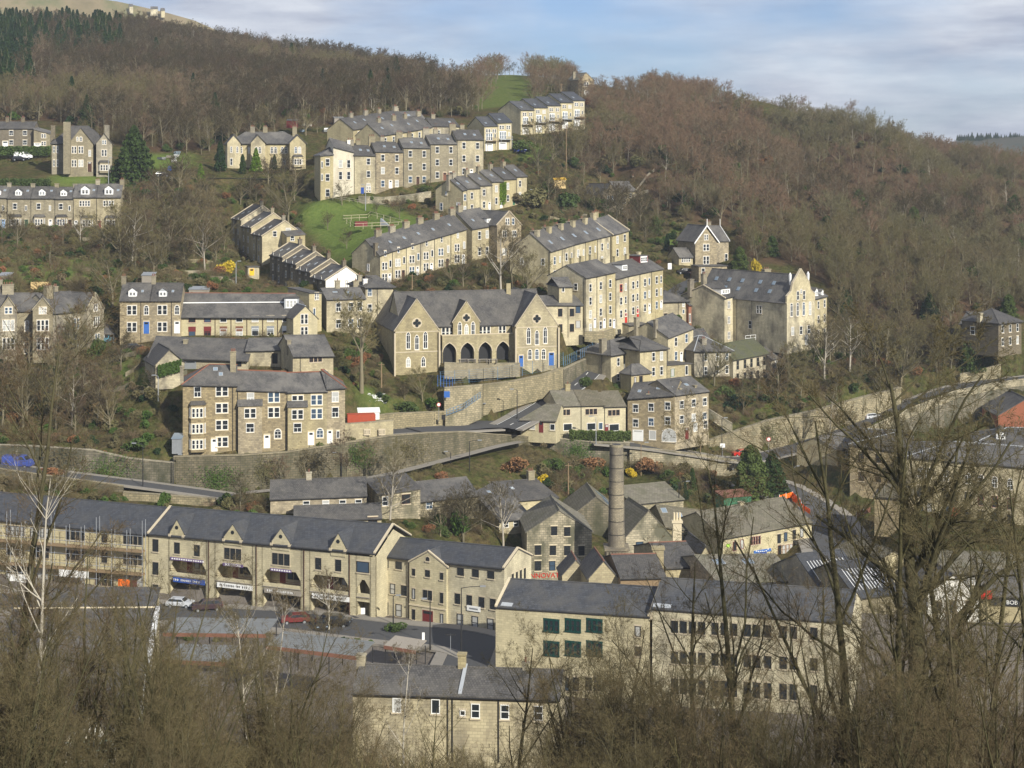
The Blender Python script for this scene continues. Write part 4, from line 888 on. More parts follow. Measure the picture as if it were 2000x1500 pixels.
# ===== shops in the valley =====================================================
def gablet(H, t, w, rise, win, z0, circle=True):
    q = H.pt('F', t, z0, .12); u, n = H.u, H.inn; Z = V((0, 0, 1)); mb = MB(); zt = H.e0+(H.e1-H.e0)*t+.5
    a, b = q-u*w/2, q+u*w/2
    tz = lambda p, z: V((p.x, p.y, z))
    mb.prism([tz(a, z0), tz(b, z0), tz(b, zt), tz(q, zt+rise), tz(a, zt)], n*.6, 0)
    mb.prism([tz(q, zt+rise*.42)+u*.3*math.cos(k*math.pi/5)-n*.01+Z*.3*math.sin(k*math.pi/5) for k in range(10)], -n*.03, 2)
    dp = (rise+.5)/H.slope+.6
    for s_ in (-1, 1):
        e_ = q+u*s_*(w/2+.2); mb.prism([tz(e_, zt-.25), tz(q, zt+rise+.02), tz(q, zt+rise+.2), tz(e_, zt-.07)], n*dp, 1)
        k = q+u*s_*(w/2); mb.box(tz(k, zt-.75)-u*.22-n*.18, u*.44, n*.5, Z*.5, 3)
    o = mb.build('gablet', [H.wall, H.roofm, 'glass', 'trim'], H.root)
    return o
SH = []
s_line = (290, 250, 735, 235.3)
segs = [(290, 'tower'), (316, 'b1'), (405, 'b2'), (500, 'b3'), (596, 'b4'), (684, 'tower2'), (733, None)]
yb = lambda x: 1160+(x-290)*(1203-1160)/445
ye = lambda x: 1042+(x-290)*(1081-1042)/445
P0, P1 = W(290, 0, 250), W(733, 0, 235.3)
a, b = P0.copy(), P1.copy(); a.z = ZY(1160, 250); b.z = a.z
H = House('shop_block', 'long three-storey stone shopping block with recessed balconies and small gables', 'shops', a, b, ZY(1042, 250), ZY(1081, 235.3), 11.5, wall='newstone', roofm='slate_blue', rise=2.8, coping='trim', fm='blackpaint', skipwall=True)
SB = H; tt = lambda x: (on_line(P0, P1, x)[0]-P0.x)/(P1.x-P0.x)
zw = lambda py, x: ZY(py, on_line(P0, P1, x)[1])
# front wall assembled round the recessed bays
mb = MB(); u, n, Z = H.u, H.inn, V((0, 0, 1)); zt = H.e0; zb = H.zb
def fp(t, z, o=0): q = H.pt('F', t, z, o); return q
bays = [(331, 402), (421, 492), (513, 587), (606, 681)]
st = (H.e0-H.p0.z)/3
zg1 = H.p0.z+st*.85; z20, z21 = H.p0.z+st*1.05, H.p0.z+st*1.88
cur = 0
spans = [(tt(x0), tt(x1)) for x0, x1 in bays]+[(tt(697), tt(722))]
for t0, t1 in spans:
    mb.prism([fp(cur, zb), fp(t0, zb), fp(t0, zt), fp(cur, zt)], n*.4)
    mb.prism([fp(t0, z21), fp(t1, z21), fp(t1, zt), fp(t0, zt)], n*.4)
    mb.prism([fp(t0, zg1), fp(t1, zg1), fp(t1, z20+.55), fp(t0, z20+.55)], n*.25)
    mb.prism([fp(t0, z20), fp(t1, z20), fp(t1, z20)+n*2.4, fp(t0, z20)+n*2.4], V((0, 0, -.3)))
    mb.prism([fp(t0, zb)+n*2.4, fp(t1, zb)+n*2.4, fp(t1, zt)+n*2.4, fp(t0, zt)+n*2.4], n*.2)
    for t_ in (t0, t1): mb.prism([fp(t_, zb), fp(t_, zb)+n*2.4, fp(t_, zt)+n*2.4, fp(t_, zt)], u*(-.2 if t_ == t0 else .2))
    mb.prism([fp(t0, z20-.02, .1), fp(t1, z20-.02, .1), fp(t1, z20+.1, .1), fp(t0, z20+.1, .1)], n*.4, 1)
    for sgn, tq in ((1, t0), (-1, t1)):
        mb.prism([fp(tq, z21-1.2), fp(tq, z21), fp(tq, z21)+u*sgn*.8], n*.3)
    cur = t1
mb.prism([fp(cur, zb), fp(1, zb), fp(1, zt), fp(cur, zt)], n*.4)
C_, E_ = H.C, H.E; mz = lambda q, z: V((q.x, q.y, z))
for P_, Q_ in ((H.A, H.E), (H.B, H.C)):
    R_ = P_+n*H.D*.5; mb.poly([mz(P_, zb), mz(Q_, zb), mz(Q_, zt), mz(R_, zt+H.rise), mz(P_, zt)])
mb.poly([mz(C_, zb), mz(E_, zb), mz(E_, zt), mz(C_, zt)])
mb.build('wall', ['newstone', 'greywood'], H.root)
fasc = [('signblue', 'white', 'HOT TRAVEL'), ('white', 'blackpaint', 'NEWS AND BOOKS'), ('greywood', 'white', 'THE KITCHEN'), ('white', 'blackpaint', 'HOME STORE')]
for i, (x0, x1) in enumerate(bays):
    t0, t1 = tt(x0), tt(x1); tm_ = (t0+t1)/2; wd = (t1-t0)*H.Wd
    mb = MB(); z = zg1+.05; mb.box(fp(t0+.01 if i != 0 else t0+(t1-t0)*.12, zg1-.25, .12), u*(wd*(.97 if i else .87)), -n*.1, Z*.72); ob = mb.build('shop_sign', [fasc[i][0]], H.root)
    # the words on these boards cannot be read in the photograph: pale strokes of lettering only
    mb = MB(); x = -wd*.36; rr = random.Random(i+3)
    while x < wd*.38:
        l = rr.choice([.16, .2, .26]); g_ = 0 if rr.random() > .18 else .3
        q = fp(tm_, zg1-.02, .23)+u*x; mb.box(q, u*l*.55, -n*.02, Z*.3); 
        if rr.random() > .4: mb.box(q+V((0, 0, .12)), u*l, -n*.02, Z*.07)
        x += l+.1+g_
    mb.build('lettering', [fasc[i][1]], ob)
    for k in range(3): H.win('F', tm_+(k-.4)*.19*wd/H.Wd, zg1-1.35, 'plain', wd*.17, 1.7, fm='darkwood', out=-2.38, glass='glass' if k % 2 else 'glass_curtain')
    H.win('F', t0+(t1-t0)*.82, H.p0.z+1.1, 'door', 1.0, 2.1, fm='maroon', out=-2.38)
    H.win('F', t0+(t1-t0)*.32, z20+1.1, 'door', 1.0, 2.1, fm='maroon', out=-2.38)
    for k in range(3): H.win('F', t0+(t1-t0)*(.52+.17*k), z20+1.35, 'plain', .9, 1.2, fm='darkwood', out=-2.38)
    mb = MB()
    for zz in (.75, 1.0): mb.box(fp(t0, z20+zz, -.05), u*wd, -n*.05, Z*.05)
    mb.build('balcony_rail', ['darkwood'], H.root)
for i, (x0, x1) in enumerate(bays[:3]):
    t0, t1 = tt(x0), tt(x1); wd = (t1-t0)*H.Wd; mb = MB(); mb.box(fp(t0+(t1-t0)*(.04 if i == 0 else .22), z21-.12, .1), u*wd*(.9 if i == 0 else .55), -n*.1, Z*.42); ob = mb.build('shop_sign', ['purplefas'], H.root)
    if i == 1: text(None, 'SOLICITORS', fp(t0+(t1-t0)*.495, z21+.09, .22), u, .5, 'white', parent=ob)
    else:
        mb = MB()
        for k in range(14 if i == 0 else 8): mb.box(fp(t0+(t1-t0)*(.08 if i == 0 else .25)+k*.42/H.Wd, z21-.0, .2), u*.26, -n*.03, Z*.2)
        mb.build('lettering', ['white'], ob)
for x, wn in ((346, 'one'), (455, 't'), (549, 't'), (661, 'one')):
    t = tt(x); zc = H.e0-1.75
    gablet(H, t, 3.0 if wn == 't' else 2.4, 1.9, wn, H.e0-.4)
    if wn == 't': H.win('F', t, zc, 'three', 2.9, 1.7, fm='blackpaint', glass='glass')
    else: H.win('F', t, zc, 'sash', .95, 1.7, fm='blackpaint', glass='glass')
for x in (385, 622): H.win('F', tt(x), H.e0-1.8, 'sash', .95, 1.7, fm='blackpaint')
for dz in (1.5, 5.0, 8.4): H.win('F', tt(304), H.e0-dz-.2, 'plain', 1.0, 1.9, fm='blackpaint', glass='glass')
H.win('F', tt(709), H.e0-1.6, 'plain', 2.0, 1.6, fm='blackpaint', glass='glass_blue')
for x in (408, 501, 594, 683): H.pipe('F', tt(x), 'darkwood', .07)

P0, P1 = W(733, 0, 240), W(1000, 0, 229)
def ol(x, y): a_ = on_line(P0, P1, x); return V((a_[0], a_[1], ZY(y, a_[1])))
a, b = ol(734, 1200), ol(985, 1230); b.z = a.z
H = House('office_block', 'three-storey honey stone block with central gable and maroon double doors', 'offices', a, b, ZY(1085, a.y), ZY(1110, b.y), 8, wall='newstone', roofm='slate_blue', rise=1.8, coping='trim', fm='blackpaint')
tq = lambda x: (on_line(P0, P1, x)[0]-H.p0.x)/(H.p1.x-H.p0.x)
for x in (753, 779, 900, 929, 959): H.win('F', tq(x), H.e0+(H.e1-H.e0)*tq(x)-1.1, 'plain', 1.05, 1.1, fm='blackpaint')
for x in (745, 767, 789, 894, 917, 941, 963): H.win('F', tq(x), H.e0-4.5, 'sash', .85, 1.5, fm='blackpaint', glass='glass_curtain' if x < 780 else 'glass')
for x in (753, 779, 899, 928, 958): H.win('F', tq(x), H.e0-7.5, 'sash', 1.0, 1.8, fm='blackpaint', glass='glass_curtain')
g = House('', '', '', ol(800, 1206)+V((0, -.5, 0)), ol(872, 1214)+V((0, -.5, 0)), H.e0-.2, H.e0-.2, 5, root=H.root, wall='newstone', roof='gfront', rise=1.8, roofm='slate_blue', coping='trim', ct=False, vo=0, fm='blackpaint')
for t in (.12, .88):
    for dz in (1.3, 4.4, 7.4): g.win('F', t, g.e0-dz, 'plain', .5, 1.5 if dz > 2 else 1.0, fm='blackpaint')
g.win('F', .5, g.e0-1.2, 'plain', .75, 1.0, fm='blackpaint'); g.win('F', .5, g.e0-4.3, 'two', 1.5, 1.4, fm='blackpaint', glass='glass'); g.win('F', .5, g.e0-7.9, 'door', 1.8, 2.8, fm='maroon'); g.win('F', .5, g.e0+.9, 'arch', .6, .6)
mb = MB(); mb.box(g.pt('F', 0, g.e0-6.1, 0), g.u*g.Wd, -g.inn*.12, V((0, 0, .22))); mb.build('string_course', ['ashlar'], H.root)
for x in (799, 874): H.pipe('F', tq(x), 'darkwood', .07)
mb = MB(); q = H.pt('F', tq(926), H.e0-5.9, .1); mb.box(q-H.u*1.1, H.u*2.2, -H.inn*.05, V((0, 0, .75))); o = mb.build('shop_sign', ['white'], H.root); mb = MB(); mb.box(q-H.u*.7+V((0, 0, .25))-H.inn*.05, H.u*1.4, -H.inn*.02, V((0, 0, .22))); mb.build('lettering', ['steel'], o)
for t in (.3, .45, .6, .75): H.win('R', t, H.e0-1.3, 'plain', .5, 1.5, fm='blackpaint')

# F1 with scaffold
P0, P1 = W(-60, 0, 259), W(289, 0, 250)
a, b = W(-60, 1118, 259), W(288, 1156, 250); b.z = a.z
H = House('shop_block', 'left shopping block wrapped in scaffolding with an orange banner', 'shops', a, b, ZY(1010, 259), ZY(1044, 250), 11.5, wall='newstone', roofm='slate_blue', rise=2.8, fm='blackpaint')
tt2 = lambda x: (on_line(P0, P1, x)[0]-P0.x)/(P1.x-P0.x)
for x, nn_ in ((30, 'four'), (78, 'four'), (148, 'four'), (205, 'plain'), (261, 'four')):
    for dz in (1.5, 4.6): H.win('F', tt2(x), H.e0-dz-.1, nn_, 3.3 if nn_ == 'four' else .95, 1.5, fm='blackpaint')
    H.win('F', tt2(x), H.e0-8.0, 'three', 3.2, 2.0, fm='darkwood')
mb = MB()
for z0_ in (3.1, 6.6): mb.box(H.pt('F', 0, H.e0-z0_, .5), H.u*H.Wd, -H.inn*1.2, V((0, 0, .22)), 1)
for k in range(13):
    t = k/12
    for o in (.6, 1.6): q = H.pt('F', t, H.zb, o); mb.tube([q, V((q.x, q.y, H.e0+(1.8 if k % 3 == 0 else .2)))], .05, 4)
for z0_ in (.6, 2.1, 4.1, 5.6, 7.6): q = H.pt('F', 0, H.e0-z0_, 1.6); mb.tube([q, q+H.u*H.Wd], .04, 4)
q = mb.build('scaffolding', ['steel', 'wood'], None, H.root.location); tag(q, 'metal scaffolding with two plank decks along the left shopping block', 'scaffolding')
def banner(name, x0, x1, y0, y1, Hh, tf, m, lab, m2=None, out=1.75):
    mb = MB(); a_, b_ = Hh.pt('F', tf(x0), ZY(y1, Hh.p0.y), out), Hh.pt('F', tf(x1), ZY(y1, Hh.p0.y), out); h = (y1-y0)/F*Hh.p0.y
    nseg = 8
    for k in range(nseg):
        p, q = a_+(b_-a_)*(k/nseg), a_+(b_-a_)*((k+1)/nseg); o1 = -Hh.inn*(.06*math.sin(k*2.1)); o2 = -Hh.inn*(.06*math.sin((k+1)*2.1))
        mb.prism([p+o1, q+o2, q+o2+V((0, 0, h)), p+o1+V((0, 0, h))], -Hh.inn*.03, 0 if not (m2 and k >= nseg-3) else 1)
    ob = mb.build(name, [m, m2 or m], None, a_); tag(ob, lab, 'banner'); return ob
banner('banner', 243, 279, 1100, 1113, H, tt2, 'orange', 'orange banner on the upper scaffolding with a dark panel', 'reddark'); banner('banner', 250, 282, 1131, 1142, H, tt2, 'orange', 'lower orange banner at street level under the scaffolding')
ob = banner('banner', 128, 185, 1091, 1104, H, tt2, 'white', 'white banner with faint blue lettering on the scaffolding')
ob = banner('banner', 28, 76, 1107, 1133, H, tt2, 'white', 'large white sheet hanging on the scaffolding at far left')

# F4 cream hall
P0, P1 = W(967, 0, 211), W(1660, 0, 196)
def of(x, y): a_ = on_line(P0, P1, x); return V((a_[0], a_[1], ZY(y, a_[1])))
a, b = of(968, 1340), of(1268, 1345); b.z = a.z = -24.5+0*a.z+ (ZY(1345, 211)+24.5)
H = House('cream_hall', 'large new cream-stone building with dark blue slate roof and green shuttered windows', 'building', a, b, ZY(1187, a.y), ZY(1206, b.y), 10.5, wall='newstone', roofm='slate_blue', rise=2.3, coping='ashlar', ext=8, oh=.05, fm='blackpaint')
CR = H; tf = lambda x, HH: (on_line(P0, P1, x)[0]-HH.p0.x)/(HH.p1.x-HH.p0.x)
def zf(x, y): return ZY(y, on_line(P0, P1, x)[1])
for x in (1077, 1119, 1161):
    for y, h in ((1222, 1.4), (1267, 1.6)):
        H.win('F', tf(x, H), zf(x, y), 'three', 1.95, h, fm='green_shutter', glass='glass', tm='green_shutter')
for x in (1246,): H.win('F', tf(x, H), zf(x, 1233), 'plain', .75, 1.3, fm='blackpaint'); H.win('F', tf(x, H), zf(x, 1272), 'plain', .75, 1.2, fm='blackpaint')
for x in (1106, 1125, 1150, 1167): H.win('F', tf(x, H), zf(x, 1336), 'plain', .8, 1.7, fm='blackpaint')
mb = MB(); mb.box(H.on_roof(.03, .03, .2), H.u*H.Wd*.94, (H.inn+V((0, 0, H.slope))).normalized()*.7, V((0, 0, .03))); mb.build('lead_gutter', ['lead'], H.roof)
a, b = of(1274, 1345), of(1660, 1360); b.z = a.z
g = House('', '', '', a, b, ZY(1190, a.y), ZY(1218, b.y), 10.5, root=H.root, wall='newstone', roofm='slate_blue', rise=2.5, ext=8, oh=.05, ct=False)
for x in (1318, 1335, 1353, 1371, 1397, 1415, 1433, 1460, 1478, 1500, 1530, 1550, 1590):
    for y in (1224, 1284, 1340): g.win('F', tf(x, g), zf(x, y+(x-1318)*.05), 'plain', .85, 1.5 if y < 1300 else 1.9, fm='blackpaint', glass='glass')
mb = MB(); q = H.pt('F', 1.0, H.e1-.3, .05); mb.prism([q, q+V((0, 0, .9)), q+H.inn*5.3+V((0, 0, 3.6)), q+H.inn*5.3], H.u*.45); mb.build('parapet', ['ashlar'], H.root)
mb = MB(); mb.box(g.on_roof(.0, .03, .2), g.u*g.Wd, (g.inn+V((0, 0, g.slope))).normalized()*.7, V((0, 0, .03))); mb.build('lead_gutter', ['lead'], g.roof)

# F5 bottom row
a, b = W(689, 1480, 158), W(1092, 1490, 156); b.z = a.z
H = House('riverside_house', 'long two-storey stone house with white windows behind the foreground twigs', 'house', a, b, ZY(1353, 158), ZY(1366, 156), 8.5, wall='honey', rise=1.3, ext=10, roofm='slate')
tb = lambda x: (x-689)/(1092-689)
for x, k in ((776, 'plain'), (852, 'plain'), (930, 'sash'), (987, 'sash'), (1052, 'sash')): H.win('F', tb(x), ZY(1381 if x < 900 else 1387, 157), k, .85, 1.4, glass='glass_curtain' if x < 800 else 'glass')
H.win('F', tb(905), ZY(1392, 157), 'plain', .55, .55)
for x in (876, 885, 975): H.pipe('F', tb(x), 'blackpaint', .06)
H.chimney(.505, .5, 1.4, .75, .7, 0, 'honey'); H.chimney(.82, .5, .7, .6, .5, 1, 'grey'); H.chimney(.0, .5, 1.0, .8, .8, 0, 'honey')
mb = MB(); q = H.on_roof(.513, 0.0, .2); sv = (H.inn+V((0, 0, H.slope))).normalized(); mb.box(q, H.u*.35, sv*4.8, V((0, 0, .12))); mb.build('roof_coping', ['lead'], H.roof)

# F6 supermarket-like hall at bottom left
H = House('market_hall', 'wide low hall with dark slate roof and white gabled fronts at bottom left', 'hall', *blk(-60, 1500, 120, 268, 1470, 122, 1404, 1398), 36, wall='honey', rise=1.0, roofm='slate', roof='gable', ext=9, rf=.7, ridgem='ashlar')
for x0, x1 in ((0, 118), (128, 222)):
    g = House('', '', '', *blk(x0, 1500, 117.5+x0*.006, x1, 1500, 117.5+x1*.006, 1446, 1446), 6, root=H.root, wall='render_white', roof='gfront', rise=1.9, ext=8, ct=False, fm='greendoor', roofm='slate')
    for t in (.15, .38, .62, .85): g.win('F', t, ZY(1470, 118.2), 'casement', .8, 1.5, fm='mint')
mb = MB(); q = H.R1; e_ = H.pt('F', 1, H.e1, .2); mb.prism([V((e_.x, e_.y, H.e1+.1)), V((q.x, q.y, q.z+.3)), V((q.x, q.y, q.z-.2)), V((e_.x, e_.y, H.e1-.4))], H.u*.4); mb.build('verge_board', ['white'], H.root)

# market canopies (silver strips with red-brown fascias)
def canopy(lab, x0, y0, Y0, x1, y1, Y1, w_, h_, m='corrugate', fas='terracotta'):
    a_, b_ = W(x0, y0, Y0), W(x1, y1, Y1); b_.z = a_.z+(b_.z-a_.z); o = empty('canopy', a_-V((0, 0, h_)), lab, 'canopy')
    d = V((b_.x-a_.x, b_.y-a_.y, 0)); L = d.length; u_ = d.normalized(); n_ = V((-u_.y, u_.x, 0)); dz = V((0, 0, b_.z-a_.z))
    mb = MB(); mb.prism([a_, a_+u_*L+dz, a_+u_*L+dz+n_*w_+V((0, 0, .5)), a_+n_*w_+V((0, 0, .5))], V((0, 0, .12))); mb.build('roof', [m], o)
    mb = MB(); mb.box(a_-n_*.1-V((0, 0, .35)), u_*L+dz, n_*.1, V((0, 0, .45))); mb.build('fascia', [fas], o)
    k = max(2, int(L/4))
    for i in range(k+1):
        for s_ in (.3, w_-.3): mb = MB(); q = a_+(u_*L+dz)*min(max(i/k, .01), .99)+n_*s_; mb.tube([q-V((0, 0, h_)), q], .07, 5); mb.build('post', ['blackpaint'], o)
canopy('long silver canopy roof with brown fascia in the lower car park', 318, 1237, 205, 520, 1240, 203, 5, 2.6)
canopy('second silver canopy roof nearer the market hall', 318, 1290, 185, 440, 1295, 183, 4.5, 2.6)
canopy('silver covered walkway roof between birches left of the road', 520, 1262, 200, 702, 1284, 196, 4.5, 2.6)
canopy('short covered bay with red fascia beside the dark road', 750, 1262, 214, 812, 1272, 212, 3, 2.4, 'greywood')

# ===== mill group =============================================================
H = House('mill', 'old stone mill gable with INNOVATION painted in red above the door', 'mill', *blk(1029, 1150, 268, 1156, 1150, 269, 1040, 1038), 12, wall='rubblelit', roof='gfront', rise=3.4, roofm='stoneslate', fm='blackpaint', trim='ashlar', vo=.1)
for t, y in ((.42, 1035), (.62, 1037)): H.win('F', t, ZY(y, 269), 'sash', 1.0, 1.5, fm='blackpaint', glass='glass')
for t in (.17, .4, .62, .84): H.win('F', t, ZY(1071+t*5, 269), 'sash', 1.0, 1.6, fm='blackpaint', glass='glass')
for t in (.17, .39): H.win('F', t, ZY(1102+t*3, 269), 'sash', 1.0, 1.6, fm='blackpaint')
text(None, 'INNOVATION', H.pt('F', .36, ZY(1122, 269), .05), H.u, 1.15, 'redpaint', parent=H.root)
mb = MB()
g = House('', '', '', *blk(1104, 1150, 286, 1225, 1150, 287, 1018, 1018), 12, root=H.root, wall='rubble', roof='gfront', rise=4.2, roofm='stoneslate', ct=False)
mb = MB()
for k, (v, hh) in enumerate(((.12, 4.5), (.33, 3.5))):
    c = g.B-g.u*g.Wd*(.12+v*.3)+g.inn*(2+k*5); z = g.e1+g.slope*g.Wd*(.12+v*.3)+.2; sv = (-g.u+V((0, 0, g.slope))).normalized()
    mb.box(V((c.x, c.y, z)), sv*2.4, g.inn*hh, V((.03, 0, .06)))
mb.build('skylight', ['skyglass'], g.roof)
# chimney stack
a = W(1204, 1120, 262); CH = empty('mill_chimney', a, 'tall round stone mill chimney with iron bands rising from the mill roofs', 'chimney')
zt_ = ZY(872, 262); z0_ = a.z-2
mb = MB(); n_ = 26
mb.tube([V((a.x, a.y, z0_)), V((a.x, a.y, zt_))], [1.48, 1.08], 28, 0, False); mb.build('shaft', ['stack'], CH)
mb = MB()
for i in range(1, 8):
    z = z0_+(zt_-z0_)*(.28+i*.095); r_ = 1.48+(1.08-1.48)*(z-z0_)/(zt_-z0_)+.03; mb.tube([V((a.x, a.y, z-.05)), V((a.x, a.y, z+.05))], r_, 28, 0)
mb.build('iron_band', ['blackpaint'], CH)
mb = MB(); mb.tube([V((a.x, a.y, zt_)), V((a.x, a.y, zt_+.35))], [1.13, 1.10], 28, 0); mb.tube([V((a.x, a.y, zt_+.1)), V((a.x, a.y, zt_+.37))], .7, 20, 1); mb.build('cap', ['grey', 'blackpaint'], CH)
mb = MB(); mb.cbox((a.x, a.y, ZY(1085, 262)-2.5), (3.6, 3.6, 7.5)); mb.cbox((a.x, a.y, ZY(1060, 262)-.7), (4.0, 4.0, .4)); 
for k in range(7): mb.box(V((a.x-1.7+k*.5, a.y-2.0, ZY(1085, 262)-1.2)), V((.22, 0, 0)), V((0, .3, 0)), V((0, 0, 2.2)))
mb.build('plinth', ['stack'], CH)
# mill sheds
def shed(lab, args, depth, **k):
    k.setdefault('wall', 'rubblelit'); k.setdefault('roofm', 'stoneslate'); nm = k.pop('name', 'workshop'); cat = k.pop('cat', 'workshop')
    return House(nm, lab, cat, *blk(*args), depth, **k)
H = shed('wide stone-slate gable roof just right of the mill chimney', (1222, 1080, 278, 1312, 1075, 280, 1050, 1048), 11, roof='gfront', rise=4.4); H.win('F', .3, ZY(1068, 278), 'sash', 1.3, 1.5, fm='blackpaint')
H = shed('long dark stone-slate roof with a skylight behind the mill chimney', (1300, 1085, 288, 1410, 1075, 290, 1030, 1044), 12, rise=2.6); H.win('F', .35, ZY(1050, 288), 'sash', 1.3, 1.6, fm='blackpaint'); H.win('F', .85, ZY(1060, 288), 'plain', 1.0, 1.8, fm='maroon'); H.skylight(.35, .6, 1.0, 1.4); H.skylight(.1, .75, 1.0, 1.4)
H = shed('broad grey slate roof behind the mill with a small dark vent', (1235, 1030, 298, 1335, 1020, 303, 985, 975), 13, rise=1.9); H.chimney(.1, .5, .6, 1.2, .8, 1)
H = shed('cream shop building with blue shopfront and green oval sign', (1412, 1095, 280, 1585, 1074, 290, 1052, 1020), 15, rise=3.0, name='shop_building', cat='shops', wall='newstone')
for x in (1434, 1448): H.win('F', (x-1412)/173, ZY(1068-(x-1412)*.14, 282), 'plain', .75, 1.6, fm='maroon')
H.win('F', (1474-1412)/173, ZY(1057, 283), 'four', 2.2, 1.4, fm='maroon')
for x in (1520, 1533, 1550, 1565): H.win('F', (x-1412)/173, ZY(1050-(x-1520)*.12, 287), 'plain', .75, 1.6, fm='blackpaint')
for x, w_, h_, y, m_, nm in ((1485, 2.3, 2.0, 1087, 'signblue', 'blue shop window with pale patches'), (1487, 3.8, .5, 1074, 'bluepaint', ''), (1442, 4.6, .6, 1086, 'teal', '')):
    q = H.pt('F', (x-1412)/173, ZY(y, 285), .06); mb = MB(); mb.box(q-H.u*w_/2-V((0, 0, h_/2)), H.u*w_, -H.inn*.08, V((0, 0, h_))); o = mb.build('shop_sign' if h_ < 1 else 'shopfront', [m_], H.root)
    mb = MB(); rr = random.Random(int(x))
    for k in range(7): mb.box(q-H.u*w_*.4+H.u*(w_*.8*k/7)-H.inn*.09+V((0, 0, (rr.random()-.6)*h_*.6)), H.u*w_*.07, -H.inn*.02, V((0, 0, h_*.3)))
    mb.build('lettering', ['lime' if m_ == 'teal' else 'white'], o)
H.win('F', .63, ZY(1074, 287), 'plain', .8, 2.0, fm='brownpanel'); H.win('F', .72, ZY(1070, 288), 'three', 2.4, 1.6, fm='brownpanel'); H.win('F', .86, ZY(1066, 288), 'three', 2.2, 1.8, fm='blackpaint', glass='glass_curtain'); H.win('F', .96, ZY(1066, 289), 'plain', .8, 2.1, fm='darkwood')
q = H.pt('F', .055, ZY(1064, 281), .05); mb = MB(); mb.prism([q+H.u*.45*math.cos(k*math.pi/6)+V((0, 0, .3*math.sin(k*math.pi/6))) for k in range(12)], -H.inn*.06); mb.build('shop_sign', ['lime'], H.root)
q = H.pt('F', .86, ZY(1056, 288), .02); mb = MB(); mb.prism([q-H.u*1.5, q+H.u*1.5, q+H.u*1.5-H.inn*1.2-V((0, 0, .7)), q-H.u*1.5-H.inn*1.2-V((0, 0, .7))], V((0, 0, .08))); mb.build('awning', ['blackpaint'], H.root)
H.chimney(.5, .5, .5, .9, .7, 0, 'ashlar')
# grey grid roofs with red ridges in front of the chimney
KR = dict(roofm='slate', ridgem='terracotta', wall='honey')
H = shed('low grey roof with red ridge tiles left of the mill chimney base', (1098, 1150, 240, 1152, 1152, 240.4, 1124, 1124), 5, roof='gfront', rise=2.2, **KR)
H = shed('wide grey roof with red ridge tiles and white skylight below the chimney', (1150, 1160, 233, 1208, 1160, 233.5, 1130, 1130), 8, roof='gfront', rise=2.4, **KR)
H = shed('grey slate roof with red ridge right of the square stone stack', (1300, 1158, 240, 1372, 1156, 241.5, 1110, 1107), 14, rise=2.0, roof='gable', **KR)
H = shed('low corrugated workshop roof with red ridge behind the cream building', (1212, 1162, 232, 1300, 1162, 233, 1130, 1128), 12, rise=1.8, roof='gable', roofm='slate', ridgem='terracotta', wall='wood')
H = shed('stone workshop wall and gable with planked side beside the twisted tree', (1356, 1160, 244, 1400, 1158, 244.6, 1108, 1106), 9, rise=3.0, roof='gfront', roofm='slate', wall='honey')
H = shed('brown stone-slate roof with two white rooflights', (1400, 1165, 232, 1560, 1170, 236, 1138, 1135), 15, rise=2.0, roof='gable', wall='brown')
for t in (.22, .58): H.skylight(t, .72, 1.7, 1.6)
for (x, w_) in ((1322, 1.4), (1285, 1.6)):
    a = W(x, 1120, 240 if x < 1300 else 262); mb = MB(); zt2 = ZY(1070 if x < 1300 else 1018, a.y); mb.cbox((a.x, a.y, (a.z-8+zt2)/2), (w_, 1.2, zt2-a.z+8)); mb.cbox((a.x, a.y, zt2), (w_+.35, 1.5, .35))
    if x > 1300:
        for k in (-.45, 0, .45): mb.tube([V((a.x+k, a.y, zt2)), V((a.x+k, a.y, zt2+1.4))], [.2, .17], 8)
    o = mb.build('chimney_stack', ['ashlar' if x > 1300 else 'honey'], None, a); tag(o, 'square stone stack with three tall ochre pots' if x > 1300 else 'square stone stack rising behind the cream building parapet', 'chimney')
# cottages below the retaining wall
H = shed('lower cottage row with four small windows under the retaining wall', (528, 1004, 266, 716, 998, 268, 975, 968), 8, rise=2.1, roofm='slate', wall='brown', name='cottage_row', cat='cottages')
for x in (598, 636, 669, 700): H.win('F', (x-528)/188, ZY(984, 267), 'sash', 1.1, 1.1)
H.chimney(.4, .5, 1.2, .9, .6, 1)
H = shed('dark slate roof in front of the lower cottage row', (575, 1030, 261, 745, 1024, 263, 1018, 1012), 7, rise=1.5, roofm='slate', wall='honey', name='cottage_row', cat='cottages'); H.win('F', .9, ZY(1018, 262), 'casement', 1.5, 1.0, fm='darkwood')
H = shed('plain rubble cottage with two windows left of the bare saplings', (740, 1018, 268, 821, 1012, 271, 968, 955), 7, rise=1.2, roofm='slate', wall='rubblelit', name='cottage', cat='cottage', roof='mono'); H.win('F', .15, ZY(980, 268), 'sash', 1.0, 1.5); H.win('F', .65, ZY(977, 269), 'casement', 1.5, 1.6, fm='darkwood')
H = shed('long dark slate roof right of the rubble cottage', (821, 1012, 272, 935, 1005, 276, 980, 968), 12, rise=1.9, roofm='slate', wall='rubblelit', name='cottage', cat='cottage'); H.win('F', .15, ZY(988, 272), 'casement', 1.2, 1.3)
H = shed('large dark slate hall roof behind the bare trees left of the mill', (925, 1020, 284, 1090, 1010, 292, 985, 972), 16, rise=1.8, roofm='slate', wall='buff', name='hall', cat='hall'); H.win('F', .3, ZY(1005, 285), 'four', 3.2, 1.5); H.chimney(.93, .5, 1.6, 1.3, .9, 3); H.skylight(.3, .5); H.skylight(.6, .6)
H = shed('low dark slate roof running toward the mill from the hall', (975, 1040, 276, 1040, 1036, 279, 1018, 1012), 14, rise=2.2, roofm='slate', wall='buff')
